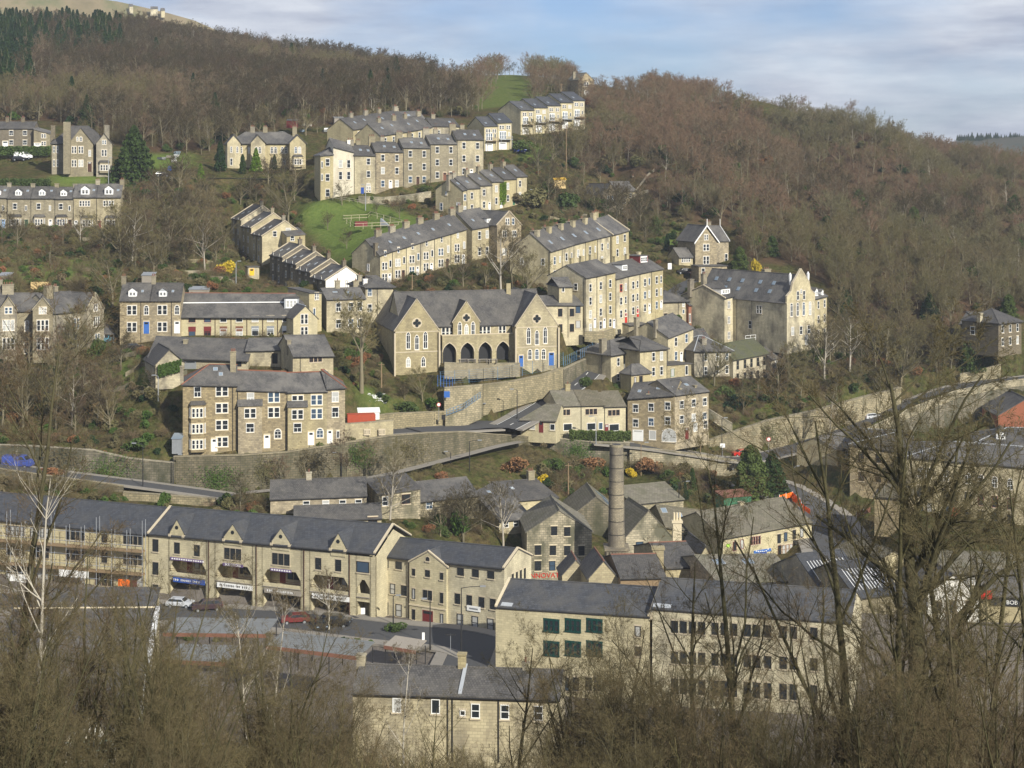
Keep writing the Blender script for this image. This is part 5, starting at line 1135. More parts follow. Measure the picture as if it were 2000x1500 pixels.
for t in (.2, .5, .8): H.win('F', t, ZY(1023, 277), 'sash', 1.0, 1.1)
# right-hand buildings behind the tall trees
H = shed('tall stone mill with slate roof and arched windows behind the right-hand trees', (1770, 1000, 300, 2080, 1040, 292, 893, 920), 16, rise=2.3, roof='hipL', roofm='slate', wall='honey', name='mill_block', cat='mill', ridgem='lead')
for x in (1798, 1815, 1850, 1868, 1892, 1918, 1945, 1975):
    t = (x-1770)/310
    H.win('F', t, ZY(922+(x-1770)*.08, 298), 'arch', .95, 2.0); H.win('F', t, ZY(960+(x-1770)*.08, 298), 'sash', 1.0, 2.1, fm='maroon' if x > 1900 else 'blackpaint')
    H.win('F', t, ZY(990+(x-1770)*.08, 298), 'plain', 1.1, 1.8, fm='blackpaint')
q = H.pt('F', .32, ZY(1014, 297), .1); mb = MB(); mb.box(q-H.u*.8, H.u*1.7, -H.inn*.15, V((0, 0, 2.0))); mb.build('notice_board', ['redpaint'], H.root)
H = shed('block with low hipped slate roof and white lead hips left of the stone mill', (1660, 950, 306, 1772, 965, 303, 868, 886), 18, rise=2.0, roof='hip', roofm='slate', wall='brown', name='mill_block', cat='mill', ridgem='lead')
H.grid('F', [.2, .5, .8], 2, 'sash', 1.0, 1.7, fm='darkwood')
H = shed('far right slate roof with lead hips and a small white dormer', (1900, 900, 330, 2060, 910, 326, 868, 872), 14, rise=2.3, roof='hipL', roofm='slate', wall='brown', name='mill_block', cat='mill', ridgem='lead'); H.dormer(.35, 1.8, 1.2, .3)
H = shed('brick-sided roof at the right edge under the buttressed wall', (1950, 850, 345, 2060, 850, 345, 812, 812), 12, rise=3.5, roof='gfront', roofm='slate', wall='brick')
H = shed('low cottage with slate roof and three pale windows beside the upper road', (1634, 905, 312, 1710, 890, 322, 880, 866), 9, rise=1.9, roofm='slate', wall='buff', name='cottage', cat='cottage')
for t in (.25, .6, .8): H.win('F', t, ZY(888-t*10, 316), 'sash', .8, 1.6)
H = shed('plain stone block with blank sunlit wall behind the big foreground tree', (1708, 1030, 282, 1778, 1035, 280, 970, 975), 10, rise=1.2, roof='hip', roofm='stoneslate', wall='brown')
H = shed('stone mill gable with two dark windows low at right', (1690, 1150, 246, 1800, 1150, 250, 1112, 1115), 10, rise=2.8, roof='gfront', roofm='stoneslate', wall='buff'); H.win('F', .72, ZY(1125, 247), 'plain', 1.4, 1.4, fm='darkwood'); H.win('F', .88, ZY(1125, 247), 'plain', 1.4, 1.4, fm='darkwood')
H = shed('long stone-slated building with white-framed windows low at right', (1800, 1155, 250, 2060, 1170, 243, 1118, 1128), 12, rise=1.9, wall='buff')
for t in (.15, .38, .62, .85): H.win('F', t, ZY(1132+t*8, 247), 'three', 2.0, 1.2)
H = shed('white-rendered gabled shop at the lower right', (1812, 1215, 228, 1912, 1215, 229, 1160, 1160), 12, roof='gfront', rise=2.6, roofm='slate', wall='render_white', name='shop_building', cat='shop'); H.grid('F', [.2, .5, .8], 1, 'sash', .9, 1.6, fm='blackpaint')
H = shed('dark shop with white letters BOB on a red-edged fascia at right', (1916, 1215, 234, 2060, 1215, 232, 1165, 1165), 10, rise=2.4, roofm='slate', wall='buff', name='shop_building', cat='shop')
q = H.pt('F', .42, ZY(1177, 233), .1); mb = MB(); mb.box(q-H.u*3.0-V((0, 0, .5)), H.u*6.5, -H.inn*.1, V((0, 0, 1.0))); o = mb.build('shop_sign', ['blackpaint'], H.root); text(None, 'BOB', q-H.inn*.12, H.u, .8, 'white', parent=o)
q = H.pt('F', .08, ZY(1168, 233), .1); mb = MB(); mb.box(q-H.u*.8-V((0, 0, .3)), H.u*1.5, -H.inn*.25, V((0, 0, 1.2))); mb.build('sign_box', ['redpaint'], H.root)
for i, (a_, b_) in enumerate(((1600, 1690), (1672, 1760))):
    H = shed(['left', 'right'][i]+' one of two glazed sawtooth roofs behind the cream building', (a_, 1190, 226-i*8, b_, 1196, 228-i*8, 1150+i*18, 1140+i*18), 14, rise=3.0, roofm='slate_blue', wall='grey', group='glazed sawtooth roofs')
    mb = MB()
    for k in range(12):
        q = H.on_roof(.1+.07*k, .15, .22); sv = (H.inn+V((0, 0, H.slope))).normalized(); mb.box(q, H.u*.08, sv*4.5, V((0, 0, .06)))
    mb.build('glazing_bar', ['white'], H.roof)
# ===== terrain ================================================================
for X in (-160, -80, -30, 30, 80, 160):
    for Y, z in ((-40, -2), (0, -3.5), (12, -6.5), (25, -12), (50, -21.5), (80, -33), (108, -45), (128, -62)): CTRL.append((X, Y, z+CZ))
for X in (-120, -60, -20, 10, 40): CTRL.append((X, 150, CZ-68)); CTRL.append((X, 195, CZ-67.8)); CTRL.append((X, 225, CZ-67.4))
for X in (80, 140): CTRL.append((X, 150, CZ-70)); CTRL.append((X, 200, CZ-70)); CTRL.append((X, 235, CZ-70))
for p in '''300 1210 238|620 1235 232|850 1290 216|900 1240 228|1600 1000 302|1560 1092 282|1450 930 318|1600 860 341|1800 800 352|2010 752 366|1700 985 306|1950 915 322
60 917 281|250 942 279|440 967 278|0 905 282|-60 900 284|0 945 272|250 975 268|-60 890 290|100 868 287|240 878 286|200 840 296|100 790 305|0 850 294|260 770 303
560 952 278|740 930 285|890 892 300|960 875 306|345 893 283.5|470 890 284|560 884 287|673 866 290|760 852 300|900 845 309|1040 858 315|1100 864 318|1240 872 320.5|1440 902 325
345 978 282|470 965 282|1100 905 317|1250 915 318.5|1400 930 320|1150 955 306|900 955 288|1050 960 297|1300 960 305
770 842 305|850 838 309|1000 826 317|1040 845 317|1500 885 332|1600 858 341|1440 893 327|700 830 296|673 845 300|850 795 313|870 795 315
1060 797 323|1130 752 336|1165 700 348|1190 662 358|1240 645 368|1180 735 325|1000 780 322|940 800 318
1400 862 331|1500 848 334|1600 830 342|1440 842 333|1590 802 345|1760 757 357|1850 735 366|1990 742 372|1500 775 352|1600 725 368|1230 765 334|1300 760 338|1380 765 344|1440 770 348|1330 800 337|1560 690 372|1700 700 385|1800 690 385|1650 780 350
700 782 305|760 803 308|690 705 326|740 690 332|660 740 306|700 810 300|650 655 336|560 672 322|760 660 345
200 520 372|0 560 350|100 470 395|350 470 396|350 560 352|120 600 338|420 520 378|440 560 352|560 580 345|-60 470 402|-60 560 350|-60 640 330|230 700 320|420 735 300|300 760 300
300 352 450|500 347 455|400 348 452|250 350 448|-60 380 430|60 365 440|230 380 430|350 400 425|420 330 462|-80 330 470|60 320 470|-60 275 490|340 300 480|400 290 485|640 330 462
600 400 430|650 505 388|780 430 405|700 480 386|850 430 400|560 440 420|610 540 366|720 400 424|800 390 428|690 545 368|590 480 398
850 540 366|950 520 372|900 562 360|1010 565 362|1060 600 355|1230 560 385|1300 500 420|1320 560 388|1290 590 378|1030 440 420|1060 400 440|1100 420 440|1150 470 420|1250 440 445|1300 450 440
690 290 475|850 272 490|960 310 470|1010 300 480|1060 280 500|1100 300 490|1060 330 475|960 225 535|900 240 520|1140 240 528
1000 168 660|950 205 590|1000 142 740|1080 150 700|880 160 700|1140 200 590|1080 215 560
0 240 520|200 232 520|0 150 620|200 150 620|-100 150 620|-100 240 520|400 222 540|600 232 530|800 205 570|0 80 720|200 82 720|-100 80 720|0 44 820|300 62 820|500 112 800|700 138 780|850 172 740|-150 30 820|400 150 660|620 170 660|760 190 620
1200 330 490|1200 240 545|1200 190 600|1300 190 610|1400 205 605|1300 300 500|1350 420 445|1500 235 600|1500 350 490|1500 480 430|1600 560 400|1600 250 600|1700 268 620|1700 400 480|1700 550 410|1850 320 640|1850 450 500|1800 620 392|1400 480 430|1450 510 415
2060 360 680|2060 480 500|1950 600 402|2080 640 390|1930 690 378|1870 700 378|2080 700 378|1620 640 385|1250 330 480|1400 350 470|1100 250 530|1440 690 368|1540 735 366'''.replace('\n', '|').split('|'):
    x, y, Y = map(float, p.split()); ctrl(x, y, Y)
for X, Y, z in ((-420, 950, 58), (-230, 950, 60), (-130, 960, 46), (-60, 960, 36), (0, 940, 33), (60, 850, 20), (150, 800, 5), (230, 850, -10), (420, 900, -40), (-420, 820, 62), (-420, 520, 10), (-420, 300, -30), (-300, 280, -40), (420, 400, -40), (420, 600, -20), (300, 330, -50), (300, 250, -70), (-420, -40, -2), (420, -40, -2), (-420, 130, -66), (420, 130, -68),
                (-420, 240, -66), (420, 240, -70), (-420, 1000, 50), (420, 1000, -60)): CTRL.append((X, Y, z+CZ))
# merge near duplicates
pts = []
for c in CTRL:
    if all((c[0]-p[0])**2+(c[1]-p[1])**2 > 2.2 for p in pts): pts.append(c)
res = delaunay_2d_cdt([V((p[0], p[1])) for p in pts], [], [], 0, 1e-5)
vz = [pts[o[0]][2] for o in res[3]]; vxy = [(v.x, v.y) for v in res[0]]
GX0, GY0, GS = -400.0, -38.0, 2.0; NX, NY = 401, 509
gx = GX0+np.arange(NX)*GS; gy = GY0+np.arange(NY)*GS
GZ = np.full((NY, NX), np.nan)
for t in res[2]:
    if len(t) != 3: continue
    (x1, y1), (x2, y2), (x3, y3) = (vxy[i] for i in t); z1, z2, z3 = (vz[i] for i in t)
    i0, i1 = max(0, int((min(x1, x2, x3)-GX0)/GS)), min(NX-1, int((max(x1, x2, x3)-GX0)/GS)+1)
    j0, j1 = max(0, int((min(y1, y2, y3)-GY0)/GS)), min(NY-1, int((max(y1, y2, y3)-GY0)/GS)+1)
    if i1 < i0 or j1 < j0: continue
    XX, YY = np.meshgrid(gx[i0:i1+1], gy[j0:j1+1]); det = (y2-y3)*(x1-x3)+(x3-x2)*(y1-y3)
    if abs(det) < 1e-9: continue
    a = ((y2-y3)*(XX-x3)+(x3-x2)*(YY-y3))/det; b = ((y3-y1)*(XX-x3)+(x1-x3)*(YY-y3))/det; c = 1-a-b
    m = (a >= -1e-6) & (b >= -1e-6) & (c >= -1e-6); sub = GZ[j0:j1+1, i0:i1+1]; sub[m] = (a*z1+b*z2+c*z3)[m]
GZ[np.isnan(GZ)] = CZ-40
def sm(Z):
    P = np.pad(Z, 1, mode='edge'); return (P[1:-1, 1:-1]*4+P[:-2, 1:-1]+P[2:, 1:-1]+P[1:-1, :-2]+P[1:-1, 2:])/8
for _ in range(40):
    Zs = sm(GZ); k = (gy > 505)[:, None]; GZ = np.where(k, Zs, GZ)
GZ = sm(GZ)
_X, _Y = np.meshgrid(gx, gy); _k = np.clip((_Y-455)/50, 0, 1)*np.clip((_X-45)/40, 0, 1)*np.clip((660-_Y)/60, 0, 1)
GZ = GZ+_k*(6.5*np.sin((_X*.9+_Y*.35)/11.5)+3.2*np.sin((_X*.5-_Y*.6)/9+1))
def ground(x, y):
    fx = min(max((x-GX0)/GS, 0), NX-1.001); fy = min(max((y-GY0)/GS, 0), NY-1.001); i, j = int(fx), int(fy); fx -= i; fy -= j
    return (GZ[j, i]*(1-fx)*(1-fy)+GZ[j, i+1]*fx*(1-fy)+GZ[j+1, i]*(1-fx)*fy+GZ[j+1, i+1]*fx*fy)
XX, YY = np.meshgrid(gx, gy)
def carve(line, width):
    """flatten the terrain to sit just under a road centreline"""
    global GZ
    best = np.full(GZ.shape, 1e9); zz = np.zeros(GZ.shape)
    for p, q in zip(line[:-1], line[1:]):
        d = q-p; L2 = d.x*d.x+d.y*d.y
        t = np.clip(((XX-p.x)*d.x+(YY-p.y)*d.y)/L2, 0, 1); dist = np.hypot(XX-(p.x+t*d.x), YY-(p.y+t*d.y))
        m = dist < best; best[m] = dist[m]; zz[m] = (p.z+t*d.z)[m]
    w = width/2; k = np.clip((best-w-.4)/1.8, 0, 1); GZ = np.where(best < w+2.2, GZ*k+(zz-.18)*(1-k), GZ)
def spline(pts, n=6):
    out = []
    for i in range(len(pts)-1):
        p0, p1, p2, p3 = pts[max(i-1, 0)], pts[i], pts[i+1], pts[min(i+2, len(pts)-1)]
        for k in range(n):
            t = k/n; out.append(.5*((2*p1)+(p2-p0)*t+(2*p0-5*p1+4*p2-p3)*t*t+(3*p1-p0-3*p2+p3)*t**3))
    return out+[pts[-1]]
ROADS = []
def road(name, pts, width, mat='blacktop', verge=1.4, line=False, vm='pavement'):
    c = spline([W(*p) for p in pts]); carve(c, width+2*verge)
    def ribbon(off0, off1, dz, mi, mb, thick=0):
        for i in range(len(c)-1):
            def o(k, s):
                d = (c[min(k+1, len(c)-1)]-c[max(k-1, 0)]); d.z = 0; d.normalize(); return c[k]+V((d.y, -d.x, 0))*s+V((0, 0, dz))
            a, b, e, f = o(i, off0), o(i+1, off0), o(i+1, off1), o(i, off1)
            if thick: mb.prism([a, b, e, f], V((0, 0, -thick)), mi)
            else: mb.poly([a, b, e, f], mi)
    mb = MB(); ribbon(-width/2, width/2, .02, 0, mb); o = mb.build(name, [mat]); tag(o, kind='structure')
    if verge:
        mb = MB(); ribbon(-width/2-verge, -width/2, .14, 0, mb, .3); ribbon(width/2, width/2+verge, .14, 0, mb, .3); o = mb.build('pavement', [vm]); tag(o, kind='structure')
    if line:
        mb = MB()
        for i in range(0, len(c)-1, 2):
            d = (c[i+1]-c[i]); n = V((d.y, -d.x, 0)).normalized()*.09; q = V((0, 0, .03)); mb.poly([c[i]+n+q, c[i]+d*.9+n+q, c[i]+d*.9-n+q, c[i]-n+q])
        for s in (-1, 1): ribbon(s*(width/2-.35), s*(width/2-.22), .026, 0, mb)
        o = mb.build('road_marking', ['roadline']); tag(o, kind='structure')
    ROADS.append((c, width)); return c
road('road', [(-60, 900, 283), (60, 919, 280), (250, 943, 278.5), (440, 969, 277.5), (520, 985, 276)], 4.2, verge=.8)
road('main_road', [(680, 852, 297), (770, 842, 304), (880, 838, 309), (960, 834, 314.5)], 6.5, verge=1.2)
road('main_road', [(1150, 862, 319.5), (1240, 870, 321.5), (1340, 884, 323.5), (1440, 898, 326.5), (1520, 885, 334), (1600, 858, 342), (1703, 822, 351), (1800, 782, 359), (1900, 752, 367), (2050, 735, 376)], 6.0, verge=.9)
road('hill_road', [(985, 836, 313), (1030, 812, 319), (1090, 775, 329), (1135, 742, 338), (1160, 712, 346), (1182, 680, 354), (1215, 655, 362), (1262, 638, 369)], 6.0, line=True)
road('main_road', [(800, 838, 306.5), (870, 834, 311), (940, 828, 316), (1010, 828, 318.5)], 11, verge=0)
for v_ in bpy.data.objects[[o.name for o in COL.objects if o.name.startswith('main_road')][-1]].data.vertices: v_.co.z += .06
road('valley_road', [(-60, 1170, 243), (300, 1195, 241), (560, 1212, 235), (760, 1235, 228), (900, 1250, 224), (975, 1275, 219)], 8, verge=2.0)
road('side_road', [(925, 1262, 222), (905, 1310, 210), (880, 1370, 195), (860, 1420, 180)], 6, verge=1.6)
road('drive', [(-60, 385, 430), (100, 372, 438), (250, 355, 448), (330, 349, 452), (430, 348, 454), (560, 350, 455)], 4.5, verge=0)
road('street', [(1450, 935, 316), (1530, 960, 309), (1600, 1010, 300), (1640, 1080, 282), (1650, 1150, 262)], 9, verge=2)
road('lane', [(480, 962, 279), (600, 950, 281), (740, 930, 287), (890, 893, 301), (970, 872, 308), (1020, 862, 313)], 2.2, 'pavement', verge=0)
road('street', [(1262, 638, 369), (1300, 600, 384), (1330, 560, 398), (1400, 530, 408)], 4, verge=0)
def flat(polypix, name, mat, dz=.05, res=3.0):
    """sheet draped on the terrain over a pixel polygon given with depths"""
    P = [W(*p) for p in polypix]; x0, x1 = min(p.x for p in P), max(p.x for p in P); y0, y1 = min(p.y for p in P), max(p.y for p in P)
    mb = MB(); o = mb
    def inside(x, y):
        c = False; j = len(P)-1
        for i in range(len(P)):
            if (P[i].y > y) != (P[j].y > y) and x < (P[j].x-P[i].x)*(y-P[i].y)/(P[j].y-P[i].y)+P[i].x: c = not c
            j = i
        return c
    x = x0
    while x < x1:
        y = y0
        while y < y1:
            if inside(x+res/2, y+res/2): mb.poly([V((a, b, ground(a, b)+dz)) for a, b in ((x, y), (x+res, y), (x+res, y+res), (x, y+res))])
            y += res
        x += res
    if mb.f: ob = mb.build(name, [mat]); tag(ob, kind='structure')
WALLS = []
def pre(*a, **k): WALLS.append((a, k))
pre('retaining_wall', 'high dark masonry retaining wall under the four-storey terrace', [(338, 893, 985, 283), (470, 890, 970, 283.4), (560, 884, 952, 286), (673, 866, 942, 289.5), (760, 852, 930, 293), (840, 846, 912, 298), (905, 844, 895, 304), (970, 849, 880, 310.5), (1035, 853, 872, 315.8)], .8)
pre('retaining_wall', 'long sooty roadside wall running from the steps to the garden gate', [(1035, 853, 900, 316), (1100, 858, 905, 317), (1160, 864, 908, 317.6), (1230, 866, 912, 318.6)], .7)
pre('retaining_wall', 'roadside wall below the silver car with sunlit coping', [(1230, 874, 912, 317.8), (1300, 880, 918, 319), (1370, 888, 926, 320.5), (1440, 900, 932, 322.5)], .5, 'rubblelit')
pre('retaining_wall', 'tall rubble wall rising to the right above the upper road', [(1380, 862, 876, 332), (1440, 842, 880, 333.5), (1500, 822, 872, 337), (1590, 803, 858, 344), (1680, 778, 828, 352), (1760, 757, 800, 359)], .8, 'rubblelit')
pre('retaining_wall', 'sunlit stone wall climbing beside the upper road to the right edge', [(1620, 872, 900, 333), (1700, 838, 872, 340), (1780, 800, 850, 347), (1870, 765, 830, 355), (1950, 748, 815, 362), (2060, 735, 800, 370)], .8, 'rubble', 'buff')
pre('parapet_wall', 'sunlit cream parapet on top of the climbing right-hand wall', [(1620, 871, 874, 332.8), (1700, 837, 841, 339.8), (1780, 799, 803, 346.8), (1870, 764, 767, 354.8), (1950, 747, 749, 361.8), (2060, 734, 736, 369.8)], .3, 'rubblelit', 'rubblelit', cp=False)  # lit top of the wall: sunlight put into a paler strip
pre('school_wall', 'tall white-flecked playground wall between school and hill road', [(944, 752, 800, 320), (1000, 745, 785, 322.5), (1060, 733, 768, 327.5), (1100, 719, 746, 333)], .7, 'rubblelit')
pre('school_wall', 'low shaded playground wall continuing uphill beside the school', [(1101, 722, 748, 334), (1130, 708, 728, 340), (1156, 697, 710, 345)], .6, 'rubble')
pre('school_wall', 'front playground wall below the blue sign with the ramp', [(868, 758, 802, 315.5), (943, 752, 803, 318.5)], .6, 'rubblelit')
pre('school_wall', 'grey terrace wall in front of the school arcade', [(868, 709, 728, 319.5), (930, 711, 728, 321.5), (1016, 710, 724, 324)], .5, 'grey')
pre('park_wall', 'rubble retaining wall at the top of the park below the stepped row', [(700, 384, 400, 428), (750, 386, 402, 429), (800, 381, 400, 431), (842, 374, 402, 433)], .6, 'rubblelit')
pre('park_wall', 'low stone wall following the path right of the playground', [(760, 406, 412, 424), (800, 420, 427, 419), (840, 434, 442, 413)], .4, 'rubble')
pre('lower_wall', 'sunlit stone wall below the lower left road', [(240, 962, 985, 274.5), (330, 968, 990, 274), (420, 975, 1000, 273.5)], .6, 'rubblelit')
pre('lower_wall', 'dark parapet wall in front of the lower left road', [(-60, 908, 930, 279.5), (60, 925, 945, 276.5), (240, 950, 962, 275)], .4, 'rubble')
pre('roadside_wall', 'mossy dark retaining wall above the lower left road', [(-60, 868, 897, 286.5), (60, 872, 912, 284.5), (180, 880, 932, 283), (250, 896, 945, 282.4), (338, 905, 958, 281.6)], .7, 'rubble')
def cut(pts):
    """ground drops to the foot of the wall on the camera side and is held at its top behind"""
    global GZ
    best = np.full(GZ.shape, 1e9); sd = np.zeros(GZ.shape); zt_, zb_ = np.zeros(GZ.shape), np.zeros(GZ.shape)
    P = [W(p[0], p[1], p[3]) for p in pts]; Q = [ZY(p[2], p[3]) for p in pts]
    for i in range(len(P)-1):
        p, q = P[i], P[i+1]; dx, dy = q.x-p.x, q.y-p.y; L2 = dx*dx+dy*dy; t0 = ((XX-p.x)*dx+(YY-p.y)*dy)/L2; t = np.clip(t0, 0, 1)
        dist = np.hypot(XX-(p.x+t*dx), YY-(p.y+t*dy)); m = (dist < best) & (t0 > -.02) & (t0 < 1.02); best[m] = dist[m]
        s_ = ((XX-p.x)*dy-(YY-p.y)*dx)/math.sqrt(L2); sd[m] = s_[m]; zt_[m] = (p.z+t*(q.z-p.z))[m]; zb_[m] = (Q[i]+t*(Q[i+1]-Q[i]))[m]
    near_ = best < 9
    f = near_ & (sd > -1.1) & (sd < 5); GZ = np.where(f, np.minimum(GZ, zb_+np.maximum(sd-3, 0)*.6), GZ)
    b_ = near_ & (sd <= -1.1) & (sd > -3.5); GZ = np.where(b_, np.clip(GZ, zt_-.35, zt_-.05), GZ)
for a in WALLS:
    if a[0][2][0][2]-a[0][2][0][1] > 14 or a[0][2][1][2]-a[0][2][1][1] > 14: cut(a[0][2])
 # grass mask polygons (photo pixels at ground level)
def inpoly(x, y, P):
    c = False; j = len(P)-1
    for i in range(len(P)):
        if (P[i][1] > y) != (P[j][1] > y) and x < (P[j][0]-P[i][0])*(y-P[i][1])/(P[j][1]-P[i][1])+P[i][0]: c = not c
        j = i
    return c
GREEN = [[(585, 400), (640, 388), (740, 395), (830, 432), (800, 447), (740, 470), (700, 500), (690, 520), (660, 512), (590, 440)], [(925, 215), (940, 150), (1070, 140), (1050, 200)], [(690, 760), (720, 755), (770, 790), (860, 800), (800, 812), (690, 805)],
         [(95, 342), (205, 342), (200, 362), (100, 362)], [(280, 300), (370, 300), (380, 330), (290, 330)], [(1010, 290), (1080, 285), (1090, 310), (1020, 312)], [(1450, 770), (1520, 780), (1480, 800)], [(1590, 860), (1700, 815), (1720, 825), (1600, 875)], [(340, 505), (430, 500), (430, 540), (340, 540)],
         [(0, 500), (230, 500), (230, 550), (0, 550)], [(220, 705), (300, 705), (300, 760), (220, 760)], [(1290, 470), (1340, 440), (1350, 480), (1300, 500)]]
WOODL = [(-90, 55), (0, 60), (300, 76), (520, 114), (700, 135), (850, 168), (925, 178), (925, 232), (800, 226), (640, 246), (455, 258), (430, 292), (300, 300), (222, 280), (100, 236), (-90, 240)]
WOODR = [(1092, 172), (1105, 168), (1108, 178), (1175, 196), (1300, 186), (1400, 200), (1500, 230), (1700, 262), (1850, 315), (2080, 352), (2080, 632), (1990, 615), (1872, 640), (1868, 712), (1720, 722), (1660, 700), (1630, 620), (1622, 560), (1545, 515), (1440, 515), (1432, 445), (1350, 436), (1270, 400), (1260, 350), (1170, 350), (1120, 330), (1090, 285), (1175, 255), (1165, 225)]
def px_of(x, y, z): return 1000+x/y*F, HZ+(CZ-z)/y*F
green = np.zeros(GZ.shape); litter = np.zeros(GZ.shape)
PXg = 1000+XX/np.maximum(YY, 1)*F; PYg = HZ+(CZ-GZ)/np.maximum(YY, 1)*F
def maskpoly(P):
    c = np.zeros(GZ.shape, bool); j = len(P)-1
    for i in range(len(P)):
        (xi, yi), (xj, yj) = P[i], P[j]
        if yi != yj: c ^= ((yi > PYg) != (yj > PYg)) & (PXg < (xj-xi)*(PYg-yi)/(yj-yi)+xi)
        j = i
    return c
for P in GREEN: green[maskpoly(P) & (YY > 200)] = .6 if P[0][1] == 215 else 1
for P in (WOODL, WOODR): litter[maskpoly(P) & (YY > 200)] = 1
litter[(YY < 140)] = .6
paved = ((YY > 150) & (YY < 262) & (XX > -200)).astype(float)
green, litter, paved = sm(sm(green)), sm(sm(litter)), sm(paved)
rngN = np.random.default_rng(5)
GZn = GZ+ (sm(sm(rngN.normal(0, .5, GZ.shape))))*((green < .2) & (paved < .2) & (YY > 300))*.5
for c, w in ROADS:
    pass
vv = np.stack([XX.ravel(), YY.ravel(), GZ.ravel()], 1)
idx = np.arange(NX*NY).reshape(NY, NX); q = np.stack([idx[:-1, :-1], idx[:-1, 1:], idx[1:, 1:], idx[1:, :-1]], -1).reshape(-1, 4)
def npmesh(name, v, f, mats, smooth=False):
    me = bpy.data.meshes.new(name); me.vertices.add(len(v)); me.vertices.foreach_set('co', np.asarray(v, np.float32).ravel())
    n, k = f.shape; me.loops.add(n*k); me.loops.foreach_set('vertex_index', f.astype(np.int32).ravel()); me.polygons.add(n)
    me.polygons.foreach_set('loop_start', (np.arange(n)*k).astype(np.int32)); me.update(calc_edges=True)
    for m in mats: me.materials.append(M[m])
    if smooth: me.polygons.foreach_set('use_smooth', np.ones(n, bool))
    return me
m, nt, b = newmat('hillside')
at = nt.nodes.new('ShaderNodeVertexColor'); at.layer_name = 'zone'; sp_ = nt.nodes.new('ShaderNodeSeparateColor'); nt.links.new(at.outputs[0], sp_.inputs[0])
n1 = noise(nt, .12, 6, rough=.7); n2 = noise(nt, .9, 6, rough=.75); n3 = noise(nt, .05, 3)
rough_ = ramp(nt, n1, [(.3, (.055, .05, .026)), (.43, (.085, .068, .036)), (.52, (.055, .062, .022)), (.62, (.095, .075, .04)), (.72, (.065, .072, .026))])
lit_ = ramp(nt, n2, [(.3, (.06, .038, .024)), (.55, (.10, .065, .04)), (.75, (.055, .05, .025))])
grs = ramp(nt, n2, [(.3, (.085, .125, .03)), (.55, (.12, .165, .04)), (.75, (.16, .18, .06))])
pav = ramp(nt, n1, [(.35, (.12, .105, .09)), (.6, (.17, .15, .13))])
col = mixc(nt, rough_, ramp(nt, n2, [(.35, (.45, .45, .45)), (.65, (1.6, 1.55, 1.4))]), .9, 'MULTIPLY'); col = mixc(nt, col, pav, sp_.outputs[2]); col = mixc(nt, col, lit_, sp_.outputs[1]); col = mixc(nt, col, grs, sp_.outputs[0])
nt.links.new(col, b.inputs['Base Color']); b.inputs['Roughness'].default_value = 1; b.inputs['Specular IOR Level'].default_value = 0
bp = nt.nodes.new('ShaderNodeBump'); bp.inputs['Distance'].default_value = .5; bp.inputs['Strength'].default_value = .8; nt.links.new(n2, bp.inputs['Height']); nt.links.new(bp.outputs[0], b.inputs['Normal'])
me = npmesh('ground', vv, q, ['hillside'], True)
ca = me.color_attributes.new('zone', 'FLOAT_COLOR', 'POINT'); ca.data.foreach_set('color', np.stack([green.ravel(), litter.ravel(), paved.ravel(), np.ones(NX*NY)], 1).astype(np.float32).ravel())
o = bpy.data.objects.new('ground', me); COL.objects.link(o); tag(o, kind='structure')
def ground(x, y):
    fx = min(max((x-GX0)/GS, 0), NX-1.001); fy = min(max((y-GY0)/GS, 0), NY-1.001); i, j = int(fx), int(fy); fx -= i; fy -= j
    return (GZ[j, i]*(1-fx)*(1-fy)+GZ[j, i+1]*fx*(1-fy)+GZ[j+1, i]*(1-fx)*fy+GZ[j+1, i+1]*fx*fy)
def hit(px, py):
    """ground point seen at a photo pixel"""
    k = (px-1000)/F; s = (py-HZ)/F; pr = None
    for Y in np.arange(70, 940, 1.0):
        d = ground(k*Y, Y)-(CZ-s*Y)
        if d > 0: return V((k*Y, Y, ground(k*Y, Y)))
    return None
# far hills
def ridge(name, prof, Y, depth, mat, low=-120):
    vs, fs = [], []
    n = len(prof); rr = np.random.default_rng(3)
    for j, (dy, f) in enumerate(((-depth, 0), (-depth*.5, .55), (0, 1), (depth, .8))):
        for px, py in prof:
            z1 = (HZ-py)/F*Y; z = CZ+low+(z1-low)*f; vs.append(((px-1000)/F*Y, Y+dy, z))
    for j in range(3):
        for i in range(n-1): fs.append((j*n+i, j*n+i+1, (j+1)*n+i+1, (j+1)*n+i))
    me = npmesh(name, np.array(vs), np.array(fs), [mat], True); o = bpy.data.objects.new(name, me); COL.objects.link(o); tag(o, kind='structure')
m, nt, b = newmat('moor'); n1 = noise(nt, .02, 6, rough=.7); nt.links.new(ramp(nt, n1, [(.35, (.17, .14, .075)), (.5, (.24, .19, .11)), (.65, (.13, .14, .06))]), b.inputs['Base Color']); b.inputs['Roughness'].default_value = 1
m, nt, b = newmat('farwood'); n1 = noise(nt, .02, 6, rough=.8); nt.links.new(ramp(nt, n1, [(.35, (.035, .045, .035)), (.55, (.07, .065, .05)), (.7, (.09, .085, .05))]), b.inputs['Base Color']); b.inputs['Roughness'].default_value = 1
ridge('hills', [(-300, -60), (-100, -40), (60, -15), (170, -6), (230, 3), (280, 14), (330, 26), (380, 40), (430, 62), (520, 120), (620, 200)], 1250, 200, 'moor')
ridge('hills', [(1600, 330), (1780, 300), (1840, 282), (1880, 273), (1910, 275), (1930, 270), (1960, 268), (2000, 266), (2060, 268), (2200, 262), (2400, 280)], 1350, 250, 'farwood', low=-120)
